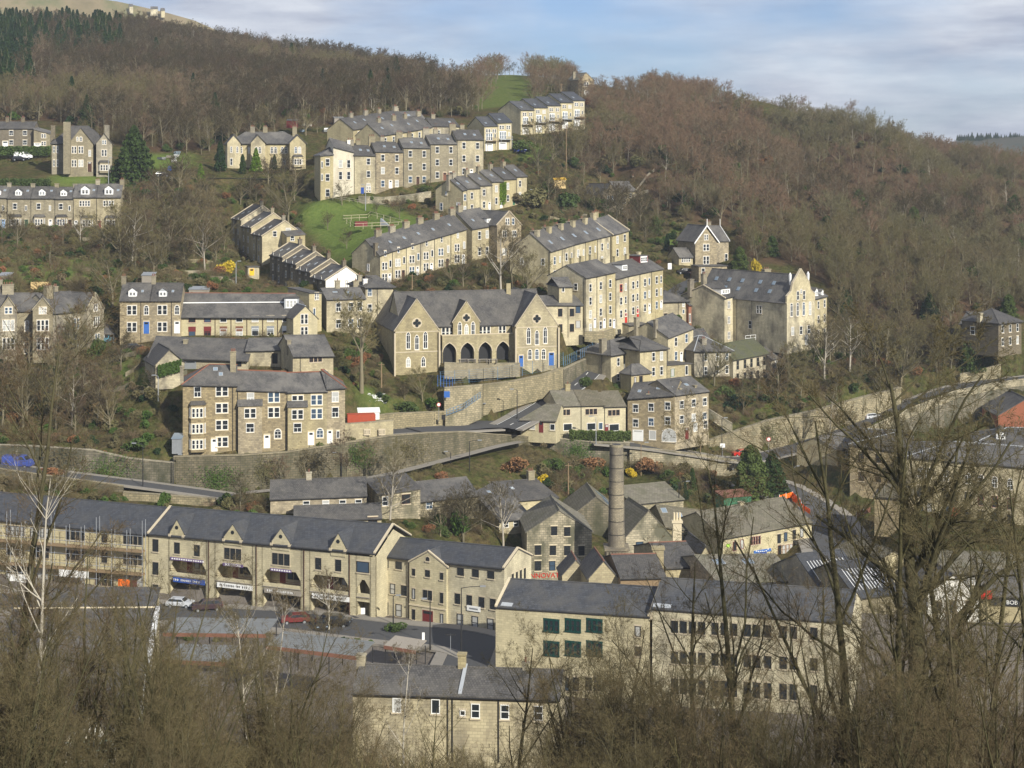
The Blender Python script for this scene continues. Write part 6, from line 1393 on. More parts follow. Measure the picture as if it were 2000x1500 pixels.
for i, (x, y) in enumerate(((256, 12), (300, 17), (318, 20))):
    House('far_cottage', ['tiny pale cottage on the far moor skyline, leftmost of three', 'gabled farmhouse on the far moor skyline, largest of three', 'small cottage just right of the skyline farmhouse'][i], 'cottage', *blk(x-(6 if i == 1 else 3), y+3, 1240, x+(8 if i == 1 else 4), y+4, 1241, y, y), 4, wall='buff', rise=1.6, ct=False, ext=4)

# ===== walls ==================================================================
def wall(name, lab, pts, thick=.6, mat='rubble', cope='grey', cat='wall', cp=True):
    """pts: (px, ytop, ybottom, Y)"""
    mb = MB(); T = [W(p[0], p[1], p[3]) for p in pts]; B_ = [W(p[0], p[2], p[3])-V((0, 0, 1.2)) for p in pts]
    for i in range(len(pts)-1):
        d = T[i+1]-T[i]; n = V((-d.y, d.x, 0)).normalized()*thick
        mb.prism([B_[i], B_[i+1], T[i+1], T[i]], n, 0)
        if cp: mb.prism([T[i]-n*.12, T[i+1]-n*.12, T[i+1]+n*1.12, T[i]+n*1.12], V((0, 0, .14)), 1)
    o = mb.build(name, [mat, cope], None, T[0]); tag(o, lab, cat); return o
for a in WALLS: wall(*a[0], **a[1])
wall('garden_wall', 'stone garden wall near the square villa at the right edge', [(1875, 732, 742, 370), (1955, 712, 736, 374)], .6, 'rubblelit')
for i in range(6):
    a = W(1905+i*18, 790, 362.5-1.2+i*1.2); mb = MB(); mb.prism([a+V((-.5, 0, -9)), a+V((-.5, -4.5, -9)), a+V((-.5, 0, 1.5))], V((.9, 0, 0)))
    o = mb.build('buttress', ['rubble'], None, a); tag(o, 'one of six leaning stone buttresses against the right-hand retaining wall', 'buttress', 'leaning stone buttresses')
wall('ramp_wall', 'stone parapet of the sloping ramp below the blue sign', [(870, 812, 822, 311.5), (905, 800, 822, 313), (940, 776, 806, 316)], .4, 'rubblelit')
wall('boundary_wall', 'curved boundary wall between grass bank and main road', [(672, 818, 838, 298), (770, 808, 826, 306.5), (868, 804, 822, 312.5)], .5, 'rubblelit')
wall('yard_wall', 'stone yard wall with two small barred windows right of the terrace', [(674, 828, 868, 291), (685, 828, 866, 292), (768, 822, 856, 296)], .5, 'honey')
for x in (717, 746):
    q = W(x, 844, 292.6+(x-700)*.035); put_window(bpy.data.objects[[o.name for o in COL.objects if o.name.startswith('yard_wall')][0]], q, V((.98, .2, 0)), 'three', 1.0, .8, fm='trim')
wall('garden_wall', 'stone garden wall beside the steps in front of the birch trees', [(1385, 800, 806, 335), (1430, 828, 838, 334)], .4, 'rubblelit')
wall('garden_wall', 'pale garden wall below the tall cream row', [(1142, 648, 656, 346), (1180, 649, 660, 347), (1200, 642, 654, 352)], .4, 'rubblelit')
wall('garden_wall', 'old wall with pale patches deep in the right-hand scrub', [(1703, 738, 752, 366), (1740, 730, 746, 369)], .5, 'rubblelit')
# pavement edges / sheds / containers
def boxthing(name, lab, cat, px, py, Y, dims, ang=0, m='fencered', m2=None, h2=.12, group=None):
    q = W(px, py, Y); mb = MB(); mb.cbox((q.x, q.y, q.z+dims[2]/2), dims, ang); 
    n = max(2, int(dims[0]/.8)); ca, sa = math.cos(ang), math.sin(ang)
    for i in range(n+1):
        c = q+V((ca, sa, 0))*(dims[0]*(i/n-.5)); mb.cbox((c.x+sa*dims[1]/2, c.y-ca*dims[1]/2, q.z+dims[2]/2), (.07, .06, dims[2]*.98), ang)
    root = empty(name, q, lab, cat, group); mb.build('body', [m], root)
    if m2: r = MB(); r.prism([q+V((ca*s*(dims[0]/2+.15), sa*s*(dims[0]/2+.15), dims[2]))+V((-sa*t, ca*t, h2*0))*(dims[1]/2+.15)+V((0, 0, .25*(t+1))) for s, t in ((-1, -1), (1, -1), (1, 1), (-1, 1))], V((0, 0, h2))); r.build('roof', [m2], root)
    return root
boxthing('storage_shed', 'red-brown timber shed row with white van roof behind by the road', 'shed', 705, 823, 297, (5.0, 2.0, 1.4), .2, 'fencered')
boxthing('covered_trailer', 'white-covered trailer parked behind the red timber shed', 'trailer', 720, 818, 301, (3.8, 2.0, 1.3), .15, 'white', 'white')
boxthing('summerhouse', 'mint-green summerhouse with dark roof in the allotments', 'shed', 137, 543, 372, (3.2, 2.4, 2.0), .1, 'mint', 'slate', .4)
boxthing('greenhouse', 'small grey-framed greenhouse right of the mint summerhouse', 'greenhouse', 196, 535, 374, (1.9, 2.2, 2.0), 0, 'steel', 'skyglass', .1)
boxthing('allotment_shed', 'small grey allotment shed at the far left edge', 'shed', 12, 552, 358, (2.4, 2.0, 1.6), 0, 'greywood', 'steel')
boxthing('fence_panel', 'pale wooden fence panel in the garden above the dark villa', 'fence', 78, 567, 350, (3.8, .12, 1.8), .05, 'paleboard')
boxthing('garden_shed', 'low wooden shed above the long modern roof', 'shed', 398, 556, 360, (1.8, 1.6, 1.3), 0, 'greywood', 'slate')
boxthing('garden_shed', 'grey flat-roofed shed behind the pair with corbelled eaves', 'shed', 291, 552, 352, (2.6, 2.0, 1.6), 0, 'greywood', 'steel')
boxthing('garden_shed', 'pale shed roof just above the modern terrace roof', 'shed', 390, 576, 350, (4.2, 1.8, 1.2), 0, 'greywood', 'steel')
boxthing('garden_shed', 'brown shed under the bare trees by the path', 'shed', 355, 540, 374, (1.6, 1.2, 1.1), 0, 'wood', 'slate')
boxthing('allotment_shed', 'red-brown allotment shed below the left wood', 'shed', 571, 250, 508, (3.2, 2.2, 2.2), 0, 'maroon', 'slate')
boxthing('allotment_shed', 'pale allotment shed at the foot of the birch trees', 'shed', 661, 242, 520, (3.0, 2.2, 1.8), .3, 'greywood', 'corrugate')
boxthing('tree_house', 'yellow timber playhouse on posts at the edge of the wood', 'playhouse', 1093, 368, 456, (3.2, 2.4, 2.4), .1, 'paleboard', 'yellowpaint')
boxthing('green_shed', 'green shed with rusty red roof beside the garden path', 'shed', 1432, 995, 297, (5.4, 3.4, 2.6), .35, 'greendoor', 'terracotta', .15)
boxthing('skip', 'white board propped by the lane near the gabled house', 'sign', 1308, 526, 398, (.9, .15, 1.5), .2, 'white')

boxthing('conservatory', 'lean-to glass conservatory at the left foot of the terrace', 'conservatory', 348, 884, 285, (1.6, 2.4, 2.6), 0, 'steel', 'skyglass')
# allotment clutter: low frames, tarpaulins
rr = random.Random(12)
for i in range(16):
    x, y = [(rr.uniform(545, 640), rr.uniform(240, 268)), (rr.uniform(300, 370), rr.uniform(293, 325))][i % 2]
    h_ = hit(x, y)
    if not h_: continue
    mb = MB(); mb.cbox((h_.x, h_.y, h_.z+.35), (rr.uniform(1, 2.4), rr.uniform(.8, 1.4), .7), rr.uniform(0, 3)); o = mb.build('cold_frame', [rr.choice(['white', 'corrugate', 'greywood', 'skyglass'])], None, h_)
    tag(o, 'low pale cold frame among the hillside allotments', 'cold frame', 'cold frames on the hillside allotments')
for i in range(22):
    x, y = [(rr.uniform(0, 440), rr.uniform(470, 555)), (rr.uniform(1040, 1260), rr.uniform(400, 440)), (rr.uniform(20, 300), rr.uniform(720, 790))][i % 3]; h_ = hit(x, y)
    if not h_: continue
    L = rr.uniform(5, 11); a_ = rr.uniform(-.3, .5); mb = MB()
    for k in range(4):
        p0_ = h_+V((math.cos(a_), math.sin(a_), 0))*L*k/4; p1_ = h_+V((math.cos(a_), math.sin(a_), 0))*L*(k+1)/4; p0_.z = ground(p0_.x, p0_.y)-.3; p1_.z = ground(p1_.x, p1_.y)-.3
        mb.prism([p0_, p1_, p1_+V((0, 0, 1.2)), p0_+V((0, 0, 1.2))], V((0, .35, 0)))
    o = mb.build('garden_wall', [rr.choice(['rubble', 'grey', 'rubblelit'])], None, h_); tag(o, 'low dry-stone wall crossing the sloping gardens', 'wall', 'low walls in the sloping gardens')
# play area
def fence(name, lab, pts, h=1.1, m='greywood', rails=(.5, 1.0), sp=2.0, cat='fence', mesh=None, group=None):
    rt = .02 if 'school' in name else .08
    P = [W(*p) for p in pts]; root = empty(name, P[0], lab, cat, group); mb, mr = MB(), MB()
    for a, b in zip(P[:-1], P[1:]):
        L = (b-a).length; n = max(1, int(L/sp))
        for i in range(n+1): q = a+(b-a)*(i/n); mb.box(q-V((.04, .04, 0)), V((.08, 0, 0)), V((0, .08, 0)), V((0, 0, h)))
        for r_ in rails: mr.box(a+V((0, 0, h*r_-.04)), b-a, V((0, .05, 0)), V((0, 0, rt)))
    mb.build('post', [m], root); mr.build('rail', [mesh or m], root); return root
fence('play_fence', 'pale wooden fence round the small park playground', [(670, 432, 405), (718, 430, 407), (724, 424, 410), (775, 438, 404), (795, 444, 401), (692, 448, 398), (670, 432, 405)], 1.4, 'trim')
boxthing('climbing_frame', 'low metal climbing frame inside the park playground', 'play equipment', 705, 442, 402, (3.0, 1.2, 1.2), .3, 'maroon')
mb = MB(); q = W(742, 441, 402); mb.prism([q, q+V((2.2, -.8, 0)), q+V((.1, 0, 1.8))], V((.4, .5, 0))); tag(mb.build('slide', ['steel'], None, q), 'metal slide inside the park playground', 'slide')
fence('road_railing', 'thin railing along the park path under the stepped row', [(650, 390, 425), (730, 402, 424), (800, 424, 416)], 1.0, 'greywood')
fence('school_fence', 'blue mesh fence along the front of the school playground', [(860, 752, 316), (944, 746, 319.5), (1000, 738, 322.8), (1060, 727, 328), (1100, 713, 333.4)], 2.6, 'bluefence', (.1, .25, .4, .55, .7, .85, .98), 2.4, mesh='bluefence')
fence('school_fence', 'blue railings rising beside the hill road by the white car', [(1101, 716, 334.5), (1130, 702, 340.5), (1156, 690, 345.5), (1162, 676, 350)], 2.0, 'bluefence', (.1, .5, .98), .8)
fence('pergola', 'white timber railing steps between the tall house and former chapel', [(1456, 672, 367), (1476, 670, 367.5)], 1.9, 'white', (.3, .65, .98), 1.1)
fence('handrail', 'blue handrail climbing the ramp under the blue sign', [(872, 812, 311), (905, 800, 312.6), (938, 777, 315.6)], 1.1, 'bluefence', (.1, .55, 1.0), .7)
fence('school_fence', 'blue gate panels at the left corner of the playground', [(855, 755, 317), (884, 758, 317.5)], 2.2, 'bluepaint', (.1, .35, .6, .95), .5)
fence('wall_railing', 'black railing along the top of the main road wall', [(1035, 852, 316.3), (1100, 857, 317.3), (1160, 863, 318)], .9, 'blackpaint', (.95,), 1.0)
for i, x in enumerate((905, 921, 943, 962)):
    q = W(x, 709, 322.5); r_ = empty('picnic_bench', q, ['leftmost', 'second from the left', 'third from the left', 'rightmost'][i]+' grey picnic bench in front of the school arches', 'bench', 'picnic benches in front of the school'); mb = MB()
    mb.cbox((q.x, q.y, q.z+.75), (1.9, .7, .06), .2); mb.build('table_top', ['greywood'], r_); mb = MB()
    for s_ in (-.65, .65): mb.cbox((q.x-s_*math.sin(.2), q.y+s_*math.cos(.2), q.z+.45), (1.9, .28, .05), .2)
    mb.build('seat', ['greywood'], r_)
    for s_ in (-.7, .7): mb = MB(); mb.cbox((q.x+s_, q.y+s_*.2, q.z+.37), (.08, 1.4, .74), .2); mb.build('leg', ['greywood'], r_)
for i, (x, y, Y_, w_) in enumerate(((430, 935, 282.8, 5), (520, 920, 284.2, 4), (610, 900, 286.8, 6), (700, 890, 289.8, 4), (800, 880, 294.8, 6), (120, 895, 283.2, 8), (215, 915, 281.9, 6), (1500, 845, 336.2, 6), (1640, 815, 347.5, 7), (1130, 885, 316.6, 4))):
    q = W(x, y, Y_); r2_ = np.random.default_rng(i); n_ = 900; a_ = r2_.normal(0, 1, (n_, 3))*[w_*.35, .12, 1.1]; s_ = .16
    b_ = r2_.normal(0, 1, (n_, 3)); b_ /= np.linalg.norm(b_, axis=1, keepdims=True); c_ = np.cross(b_, [0, 1, .2]); v_ = np.stack([a_-b_*s_, a_+c_*s_, a_+b_*s_], 1).reshape(-1, 3)
    o = bpy.data.objects.new('ivy', npmesh('ivy', v_, np.arange(n_*3).reshape(-1, 3), [['ivy', 'shrubolive', 'browntwig'][i % 3]])); COL.objects.link(o); o.location = q; tag(o, 'straggling patch of ivy and dead creeper on a tall retaining wall', 'ivy', 'creeper patches on the retaining walls')
# traffic barrier works (orange netting)
def netting(lab, pts, m='orange'):
    P = [W(*p) for p in pts]; root = empty('safety_barrier', P[0], lab, 'barrier', 'orange safety barriers round the road works'); mb, mp = MB(), MB()
    for a, b in zip(P[:-1], P[1:]):
        n = max(1, int((b-a).length/1.6))
        for i in range(n):
            p, q = a+(b-a)*(i/n), a+(b-a)*((i+1)/n); s_ = V((0, 0, .05*math.sin(i*2)))
            mb.prism([p+V((0, 0, .12)), q+V((0, 0, .12)), q+V((0, 0, 1.05))+s_, p+V((0, 0, 1.0))-s_], V((.02, .05, 0))); mp.box(p, V((.06, 0, 0)), V((0, .06, 0)), V((0, 0, 1.2)))
    mb.build('netting', [m], root); mp.build('post', ['white'], root)
netting('orange netting barrier along the upper edge of the road works', [(1510, 950, 313), (1535, 968, 308), (1560, 990, 303), (1582, 1006, 299)])
netting('orange netting barrier along the lower edge of the road works', [(1522, 978, 304), (1548, 972, 306), (1562, 985, 302), (1570, 1008, 297)], 'orange')
netting('short orange netting barrier beside the blank sunlit stone block', [(1672, 1012, 296), (1700, 1002, 299)], 'terracotta')
# washing line
q0, q1 = W(286, 864, 291), W(338, 862, 289); r_ = empty('washing_line', q0, 'washing line with pegged coloured clothes left of the terrace', 'washing line'); mb = MB()
mb.tube([q0+V((0, 0, .2)), q1+V((0, 0, .2))], .02, 4); 
for q in (q0, q1): mb.tube([q-V((0, 0, 1.6)), q+V((0, 0, .3))], .05, 5)
mb.build('line', ['steel'], r_)
for i, (t, w_, h_, m_) in enumerate(((.05, .5, .9, 'palebluepaint'), (.2, .4, .6, 'white'), (.38, .6, .5, 'maroon'), (.52, .7, .5, 'redpaint'), (.66, .35, .9, 'white'), (.76, .35, .8, 'white'), (.9, .5, .9, 'redpaint'))):
    p = q0+(q1-q0)*t+V((0, 0, .2)); mb = MB(); mb.prism([p, p+V((w_, 0, 0)), p+V((w_*.95, .05, -h_)), p+V((.03, .02, -h_))], V((0, .03, 0))); mb.build('clothes', [m_], r_)

# ===== street lamps, poles, signs ============================================
def snap(px, py, Y):
    h_ = hit(px, py)
    if h_ and abs(h_.y-Y) < 22: return h_
    q = W(px, py, Y); q.z = ground(q.x, q.y); return q
def lamp(lab, px, yb_, yt, Y, arm=1.4, side=1, m='blackpaint', name='street_lamp', grp='street lamps of the town'):
    q = W(px, yb_, Y); h = (yb_-yt)/F*Y; r_ = empty(name, q, lab, 'street lamp', grp); mb = MB(); mb.tube([q-V((0, 0, .5)), q+V((0, 0, h*.35)), q+V((0, 0, h))], [.11, .09, .06], 7); mb.build('post', [m], r_)
    e = q+V((side*arm, -.2, h+.25)); mb = MB(); mb.tube([q+V((0, 0, h-.05)), q+V((side*arm*.4, -.1, h+.15)), e], .045, 5); mb.build('arm', [m], r_)
    mb = MB(); mb.cbox((e.x+side*.25, e.y, e.z), (.75, .28, .16)); mb.build('lamp_head', ['steel'], r_)
def pole(lab, px, yb_, yt, Y, m='wood', wires=None):
    q = W(px, yb_, Y); h = (yb_-yt)/F*Y; r_ = empty('utility_pole', q, lab, 'pole', 'wooden utility poles'); mb = MB(); mb.tube([q-V((0, 0, .5)), q+V((0, 0, h))], [.14, .10], 7); mb.build('post', [m], r_)
    mb = MB(); mb.cbox((q.x, q.y, q.z+h-.4), (1.2, .1, .1)); mb.build('crossbar', [m], r_)
lamp('black lamp post standing on the lower left road', 279, 955, 868, 277, 1.2, -1)
lamp('short lamp post at the foot of the wall below the conservatory', 338, 950, 890, 281, 1.0, 1)
lamp('lamp post in front of the dark wall above the cottage row', 667, 938, 886, 289, 1.0, -1)
lamp('thin lamp post on the sloping lane left of the steps', 917, 930, 862, 296, 1.6, 1)
lamp('lamp post on the lane under the yard wall', 880, 908, 884, 300, .6, -1)
lamp('lamp post at the road junction in front of the school wall', 963, 800, 773, 321, .9, -1)
lamp('lamp post on the pavement at the junction bend', 1010, 815, 762, 318, .8, -1)
lamp('tall lamp post beside the mill chimney on the main road', 1252, 935, 866, 314, .8, 1, 'wood')
lamp('lamp post by the wall below the rubble wall on the right', 1410, 897, 818, 329, .5, 1)
lamp('lamp post beside the silver car', 1340, 870, 838, 328, .5, 1)
lamp('lamp post in front of the offices with maroon doors', 840, 1262, 1172, 217, .5, -1)
lamp('tall lamp post with long arm in front of the white sign', 901, 1268, 1148, 216, 2.6, 1)
lamp('lamp post on the pavement left of the maroon doors', 768, 1222, 1165, 232, .5, 1)
lamp('lamp post in the garden beside the pointed conifer', 1326, 985, 942, 303, 1.4, 1)
lamp('lamp post at the blue park sign above the playground', 714, 411, 362, 420, .5, -1, 'steel')
lamp('lamp post beside the gothic villa lawn', 212, 362, 310, 442, .4, 1, 'steel')
lamp('lamp post by the path left of the modern long roof', 461, 563, 512, 358, .5, 1, 'steel')
lamp('lamp post beside the ivy-covered gable', 309, 778, 735, 296, .5, -1, 'steel')
lamp('lamp post in front of the cottages and clipped hedge', 1164, 862, 815, 316, .8, -1, 'steel')
lamp('lamp post in the open plaza beside the orange netting', 1552, 955, 912, 318, .5, 1, 'steel')
lamp('lamp post near the tree house in the upper garden', 1046, 392, 372, 440, .8, -1, 'steel')
lamp('lamp post where the hill road passes the lower apron', 938, 806, 790, 320, .5, 1, 'steel')
for lab, x, yb_, yt, Y in (('wooden pole standing by the gate below the long cream row', 805, 575, 535, 360), ('tall pole behind the six-chimney row roof', 1072, 450, 424, 425), ('thin pole in the gardens above the birch wood', 1106, 330, 245, 478), ('pole at the top corner of the modern stepped row', 1096, 200, 163, 560), ('pole by the steps between conifers and plaza', 1110, 960, 905, 300), ('pole beside the bare tree left of the school', 745, 752, 708, 313), ('pole at the foot of the warehouse wall by the road', 1368, 878, 852, 327)):
    pole(lab, x, yb_, yt, Y)
def sign(name, lab, px, yb_, yt, Y, w_, h_, m, txt=None, round_=False, tm='white', cat='sign', post=True):
    q = W(px, yb_, Y); t = W(px, yt, Y); r_ = empty(name, q, lab, cat)
    if post: mb = MB(); mb.tube([q, t], .04, 5); mb.build('post', ['steel'], r_)
    mb = MB()
    c = t-V((0, .08, h_/2))
    if round_: mb.prism([c+V((w_/2*math.cos(k*math.pi/8), 0, w_/2*math.sin(k*math.pi/8))) for k in range(16)], V((0, -.04, 0)), 1); mb.prism([c+V((w_*.37*math.cos(k*math.pi/8), -.045, w_*.37*math.sin(k*math.pi/8))) for k in range(16)], V((0, -.02, 0)), 0)
    else: mb.box(c-V((w_/2, 0, h_/2)), V((w_, 0, 0)), V((0, -.05, 0)), V((0, 0, h_)))
    ob = mb.build('panel', [m, tm], r_)
    if txt: text(None, txt, c, V((1, 0, 0)), h_*.5, 'blackpaint' if m == 'white' else 'white', parent=ob, out=.1)
sign('road_sign', 'round 20 speed limit sign by the ramp wall', 857, 822, 786, 310, .8, .8, 'white', None, True, 'redpaint', 'road sign')
sign('school_sign', 'square blue school board on the front playground wall', 873, 776, 764, 314.6, 1.1, 1.2, 'bluepaint', None, post=False)
sign('post_box', 'small red box on the pavement below the school wall', 933, 806, 794, 317, .5, 1.0, 'redpaint', None, cat='post box', post=False)
sign('road_sign', 'white double road sign on a post below the rubble wall', 1411, 897, 866, 328, 1.0, .8, 'white', None, cat='road sign')
sign('no_entry_sign', 'round red no entry sign by the grass verge', 1501, 890, 853, 331, .9, .9, 'white', None, True, 'redpaint', 'road sign')
sign('notice_board', 'blue notice board beside the lane above the park', 332, 350, 324, 450, 1.1, 1.4, 'bluepaint')
sign('notice_board', 'blue board at the park entrance', 708, 380, 366, 424, .8, 1.6, 'signblue')
sign('fingerpost', 'dark fingerpost in the shaded planting island', 880, 1272, 1238, 213, 1.3, .18, 'blackpaint')
sign('sandwich_board', 'white pavement board outside the last shop doorway', 709, 1196, 1187, 234, .6, .9, 'white', None, post=False)
sign('road_sign', 'white sign on a post in the planting island', 827, 1250, 1235, 215, .35, 1.2, 'white')
sign('litter_bin', 'black litter bin beside the round speed sign', 866, 820, 810, 310, .7, .9, 'blackpaint', None, cat='litter bin', post=False)
sign('street_sign', 'narrow white A-shaped sign in the shaded plaza', 1547, 958, 947, 314, .4, .9, 'white', None, post=False)

# ===== vehicles ===============================================================
def car(lab, px, py, Y, ang, paint, kind='hatch', name='parked_car', grp='parked cars'):
    q = snap(px, py, Y); q.z += .05; r_ = empty(name, q, lab, 'car' if kind != 'van' else 'van', grp, ang)
    L, w, h = {'hatch': (4.0, 1.7, 1.42), 'saloon': (4.6, 1.75, 1.4), 'van': (5.2, 1.9, 2.15), 'suv': (4.5, 1.8, 1.7)}[kind]
    prof = {'hatch': [(-.5, .28), (-.5, .62), (-.47, .68), (-.24, .74), (-.1, 1.0), (.34, 1.0), (.47, .70), (.5, .6), (.5, .28)],
            'saloon': [(-.5, .28), (-.5, .6), (-.46, .68), (-.24, .74), (-.08, .99), (.2, 1.0), (.33, .76), (.47, .72), (.5, .6), (.5, .28)],
            'van': [(-.5, .2), (-.5, .5), (-.45, .58), (-.36, .66), (-.26, .97), (-.2, 1.0), (.48, 1.0), (.5, .9), (.5, .2)],
            'suv': [(-.5, .28), (-.5, .6), (-.47, .66), (-.26, .7), (-.15, .98), (.42, 1.0), (.48, .72), (.5, .6), (.5, .28)]}[kind]
    mb = MB(); pts = [V((x*L, -w/2, z*h)) for x, z in prof]
    # lower body full width, greenhouse narrowed
    def wd(z): return w/2-(.16 if z > .8 else (.02 if z < .3 else 0))
    n = len(prof)
    for i in range(n):
        (xa, za), (xb, zb_) = prof[i], prof[(i+1) % n]
        mb.poly([V((xa*L, -wd(za), za*h)), V((xb*L, -wd(zb_), zb_*h)), V((xb*L, wd(zb_), zb_*h)), V((xa*L, wd(za), za*h))])
    for s in (-1, 1): mb.poly([V((x*L, s*wd(z), z*h)) for x, z in prof][::s])
    def loc(mb_, nm, mats, par=r_):
        me = mb_.mesh(nm, mats); ob = bpy.data.objects.new(nm, me); COL.objects.link(ob); ob.parent = par; return ob
    loc(mb, 'body', [paint])
    zt, zl = .95, .72
    xa, xb = {'hatch': (-.2, .42), 'saloon': (-.2, .28), 'van': (-.3, -.08), 'suv': (-.22, .44)}[kind]
    for s in (-1, 1):
        mb = MB(); k = .16*.55
        P = [V((xa*L, s*(w/2-.02+.01), zl*h)), V((xb*L, s*(w/2-.01), zl*h)), V(((xb-.06)*L, s*(w/2-.15), zt*h)), V(((xa+.1)*L, s*(w/2-.15), zt*h))]
        mb.prism(P, V((0, s*.02, .01))); loc(mb, 'side_window', ['glass'])
    ws = {'hatch': ((-.235, .745), (-.11, .98)), 'saloon': ((-.235, .745), (-.09, .97)), 'van': ((-.355, .67), (-.265, .95)), 'suv': ((-.255, .71), (-.155, .96))}[kind]
    mb = MB(); (x0, z0), (x1, z1) = ws; mb.prism([V((x0*L, -w/2+.12, z0*h)), V((x0*L, w/2-.12, z0*h)), V((x1*L, w/2-.22, z1*h)), V((x1*L, -w/2+.22, z1*h))], V((-.03, 0, .02))); loc(mb, 'windscreen', ['glass'])
    for sx in (-.31, .31):
        for s in (-1, 1):
            mb = MB(); r0 = .31; mb.tube([V((sx*L, s*(w/2-.2), r0)), V((sx*L, s*(w/2+.02), r0))], r0, 14); wl = loc(mb, 'wheel', ['rubber'])
            mb = MB(); mb.tube([V((sx*L, s*(w/2+.02), r0)), V((sx*L, s*(w/2+.035), r0))], r0*.6, 10); loc(mb, 'rim', ['steel'], wl)
    for s in (-1, 1):
        mb = MB(); mb.box(V((-.5*L-.02, s*w*.36-.16, .5*h)), V((.04, 0, 0)), V((0, .32, 0)), V((0, 0, .14))); loc(mb, 'headlight', ['skyglass'])
        mb = MB(); mb.box(V((.5*L-.02, s*w*.38-.12, .5*h)), V((.04, 0, 0)), V((0, .24, 0)), V((0, 0, .18))); loc(mb, 'tail_light', ['redpaint'])
R_ = math.radians
car('white hatchback parked beside the school railings', 1146, 671, 353, R_(165), 'carwhite')
car('silver saloon parked outside the white arched window', 1283, 874, 319.5, R_(168), 'carsilver', 'saloon')
car('black car parked by the blue notice board above the park', 316, 350, 449, R_(205), 'carblack')
car('blue car parked below the modern pair of houses', 1016, 300, 481, R_(10), 'carblue')
car('white van parked above the far left hedge', 46, 314, 470, R_(190), 'carwhite', 'van')
car('dark green car parked beside the white van', 38, 317, 466, R_(190), 'carblack')
car('silver hatchback parked outside the shops at left', 352, 1190, 240, R_(170), 'carsilver')
car('dark red people carrier parked outside the second shop', 405, 1194, 238, R_(12), 'cardark', 'suv')
car('black car with red rear lights parked behind the forked tree', 655, 1224, 231.5, R_(172), 'carblack', 'suv')
car('dark car parked left of the black car by the tree', 628, 1232, 229, R_(100), 'carblack')
car('dull red car half hidden by saplings in the car park', 577, 1220, 230, R_(10), 'maroon')
car('pale blue car inside the open-fronted garage', 208, 672, 333.5, R_(80), 'carcyan')
car('black car parked below the corbelled pair', 261, 686, 324, R_(195), 'carblack')
car('pale car driving down the upper right road', 1703, 820, 351, R_(205), 'carsilver')
car('small red car behind the pointed conifer on the road', 1447, 893, 326.5, R_(20), 'carred')
car('dark car parked high on the hill by the modern row', 1112, 247, 508, R_(15), 'carblack')
car('black car parked on the lane below the white-bargeboard house', 1336, 540, 402, R_(15), 'carblack')
car('blue car in the car park at far left', 74, 1178, 238, R_(10), 'carblue')
car('black car at the edge of the shaded plaza', 1436, 922, 319, R_(30), 'carblack')
car('blue minibus with orange panels on the lower left road', 35, 914, 281, R_(173), 'carblue', 'van', 'minibus', None)
# ===== vegetation =============================================================
def unit(a): return a/np.maximum(np.linalg.norm(a, axis=-1, keepdims=True), 1e-9)
def tubes(P, Rd, s):
    """P (N,K,3) polylines, Rd (N,K) radii -> verts, quads"""
    N_, K, _ = P.shape; d = unit(P[:, -1]-P[:, 0]); ref = np.where(np.abs(d[:, 2:3]) > .9, [[1., 0, 0]], [[0, 0, 1.]]); a = unit(np.cross(d, ref)); b = np.cross(d, a)
    if s == 2:
        th = np.random.default_rng(1).uniform(0, 6.28, N_); a2 = a*np.cos(th)[:, None]+b*np.sin(th)[:, None]
        vs = np.stack([P-a2[:, None]*Rd[..., None], P+a2[:, None]*Rd[..., None]], 2)
    else:
        an = np.arange(s)*2*np.pi/s
        vs = P[:, :, None]+Rd[:, :, None, None]*(a[:, None, None]*np.cos(an)[None, None, :, None]+b[:, None, None]*np.sin(an)[None, None, :, None])
    v = vs.reshape(-1, 3); base = (np.arange(N_)*K*s)[:, None, None]+(np.arange(K-1)*s)[None, :, None]
    k = np.arange(s if s > 2 else 1)[None, None]; k2 = (k+1) % s
    q = np.stack([base+k, base+k2, base+s+k2, base+s+k], -1).reshape(-1, 4)
    return v, q
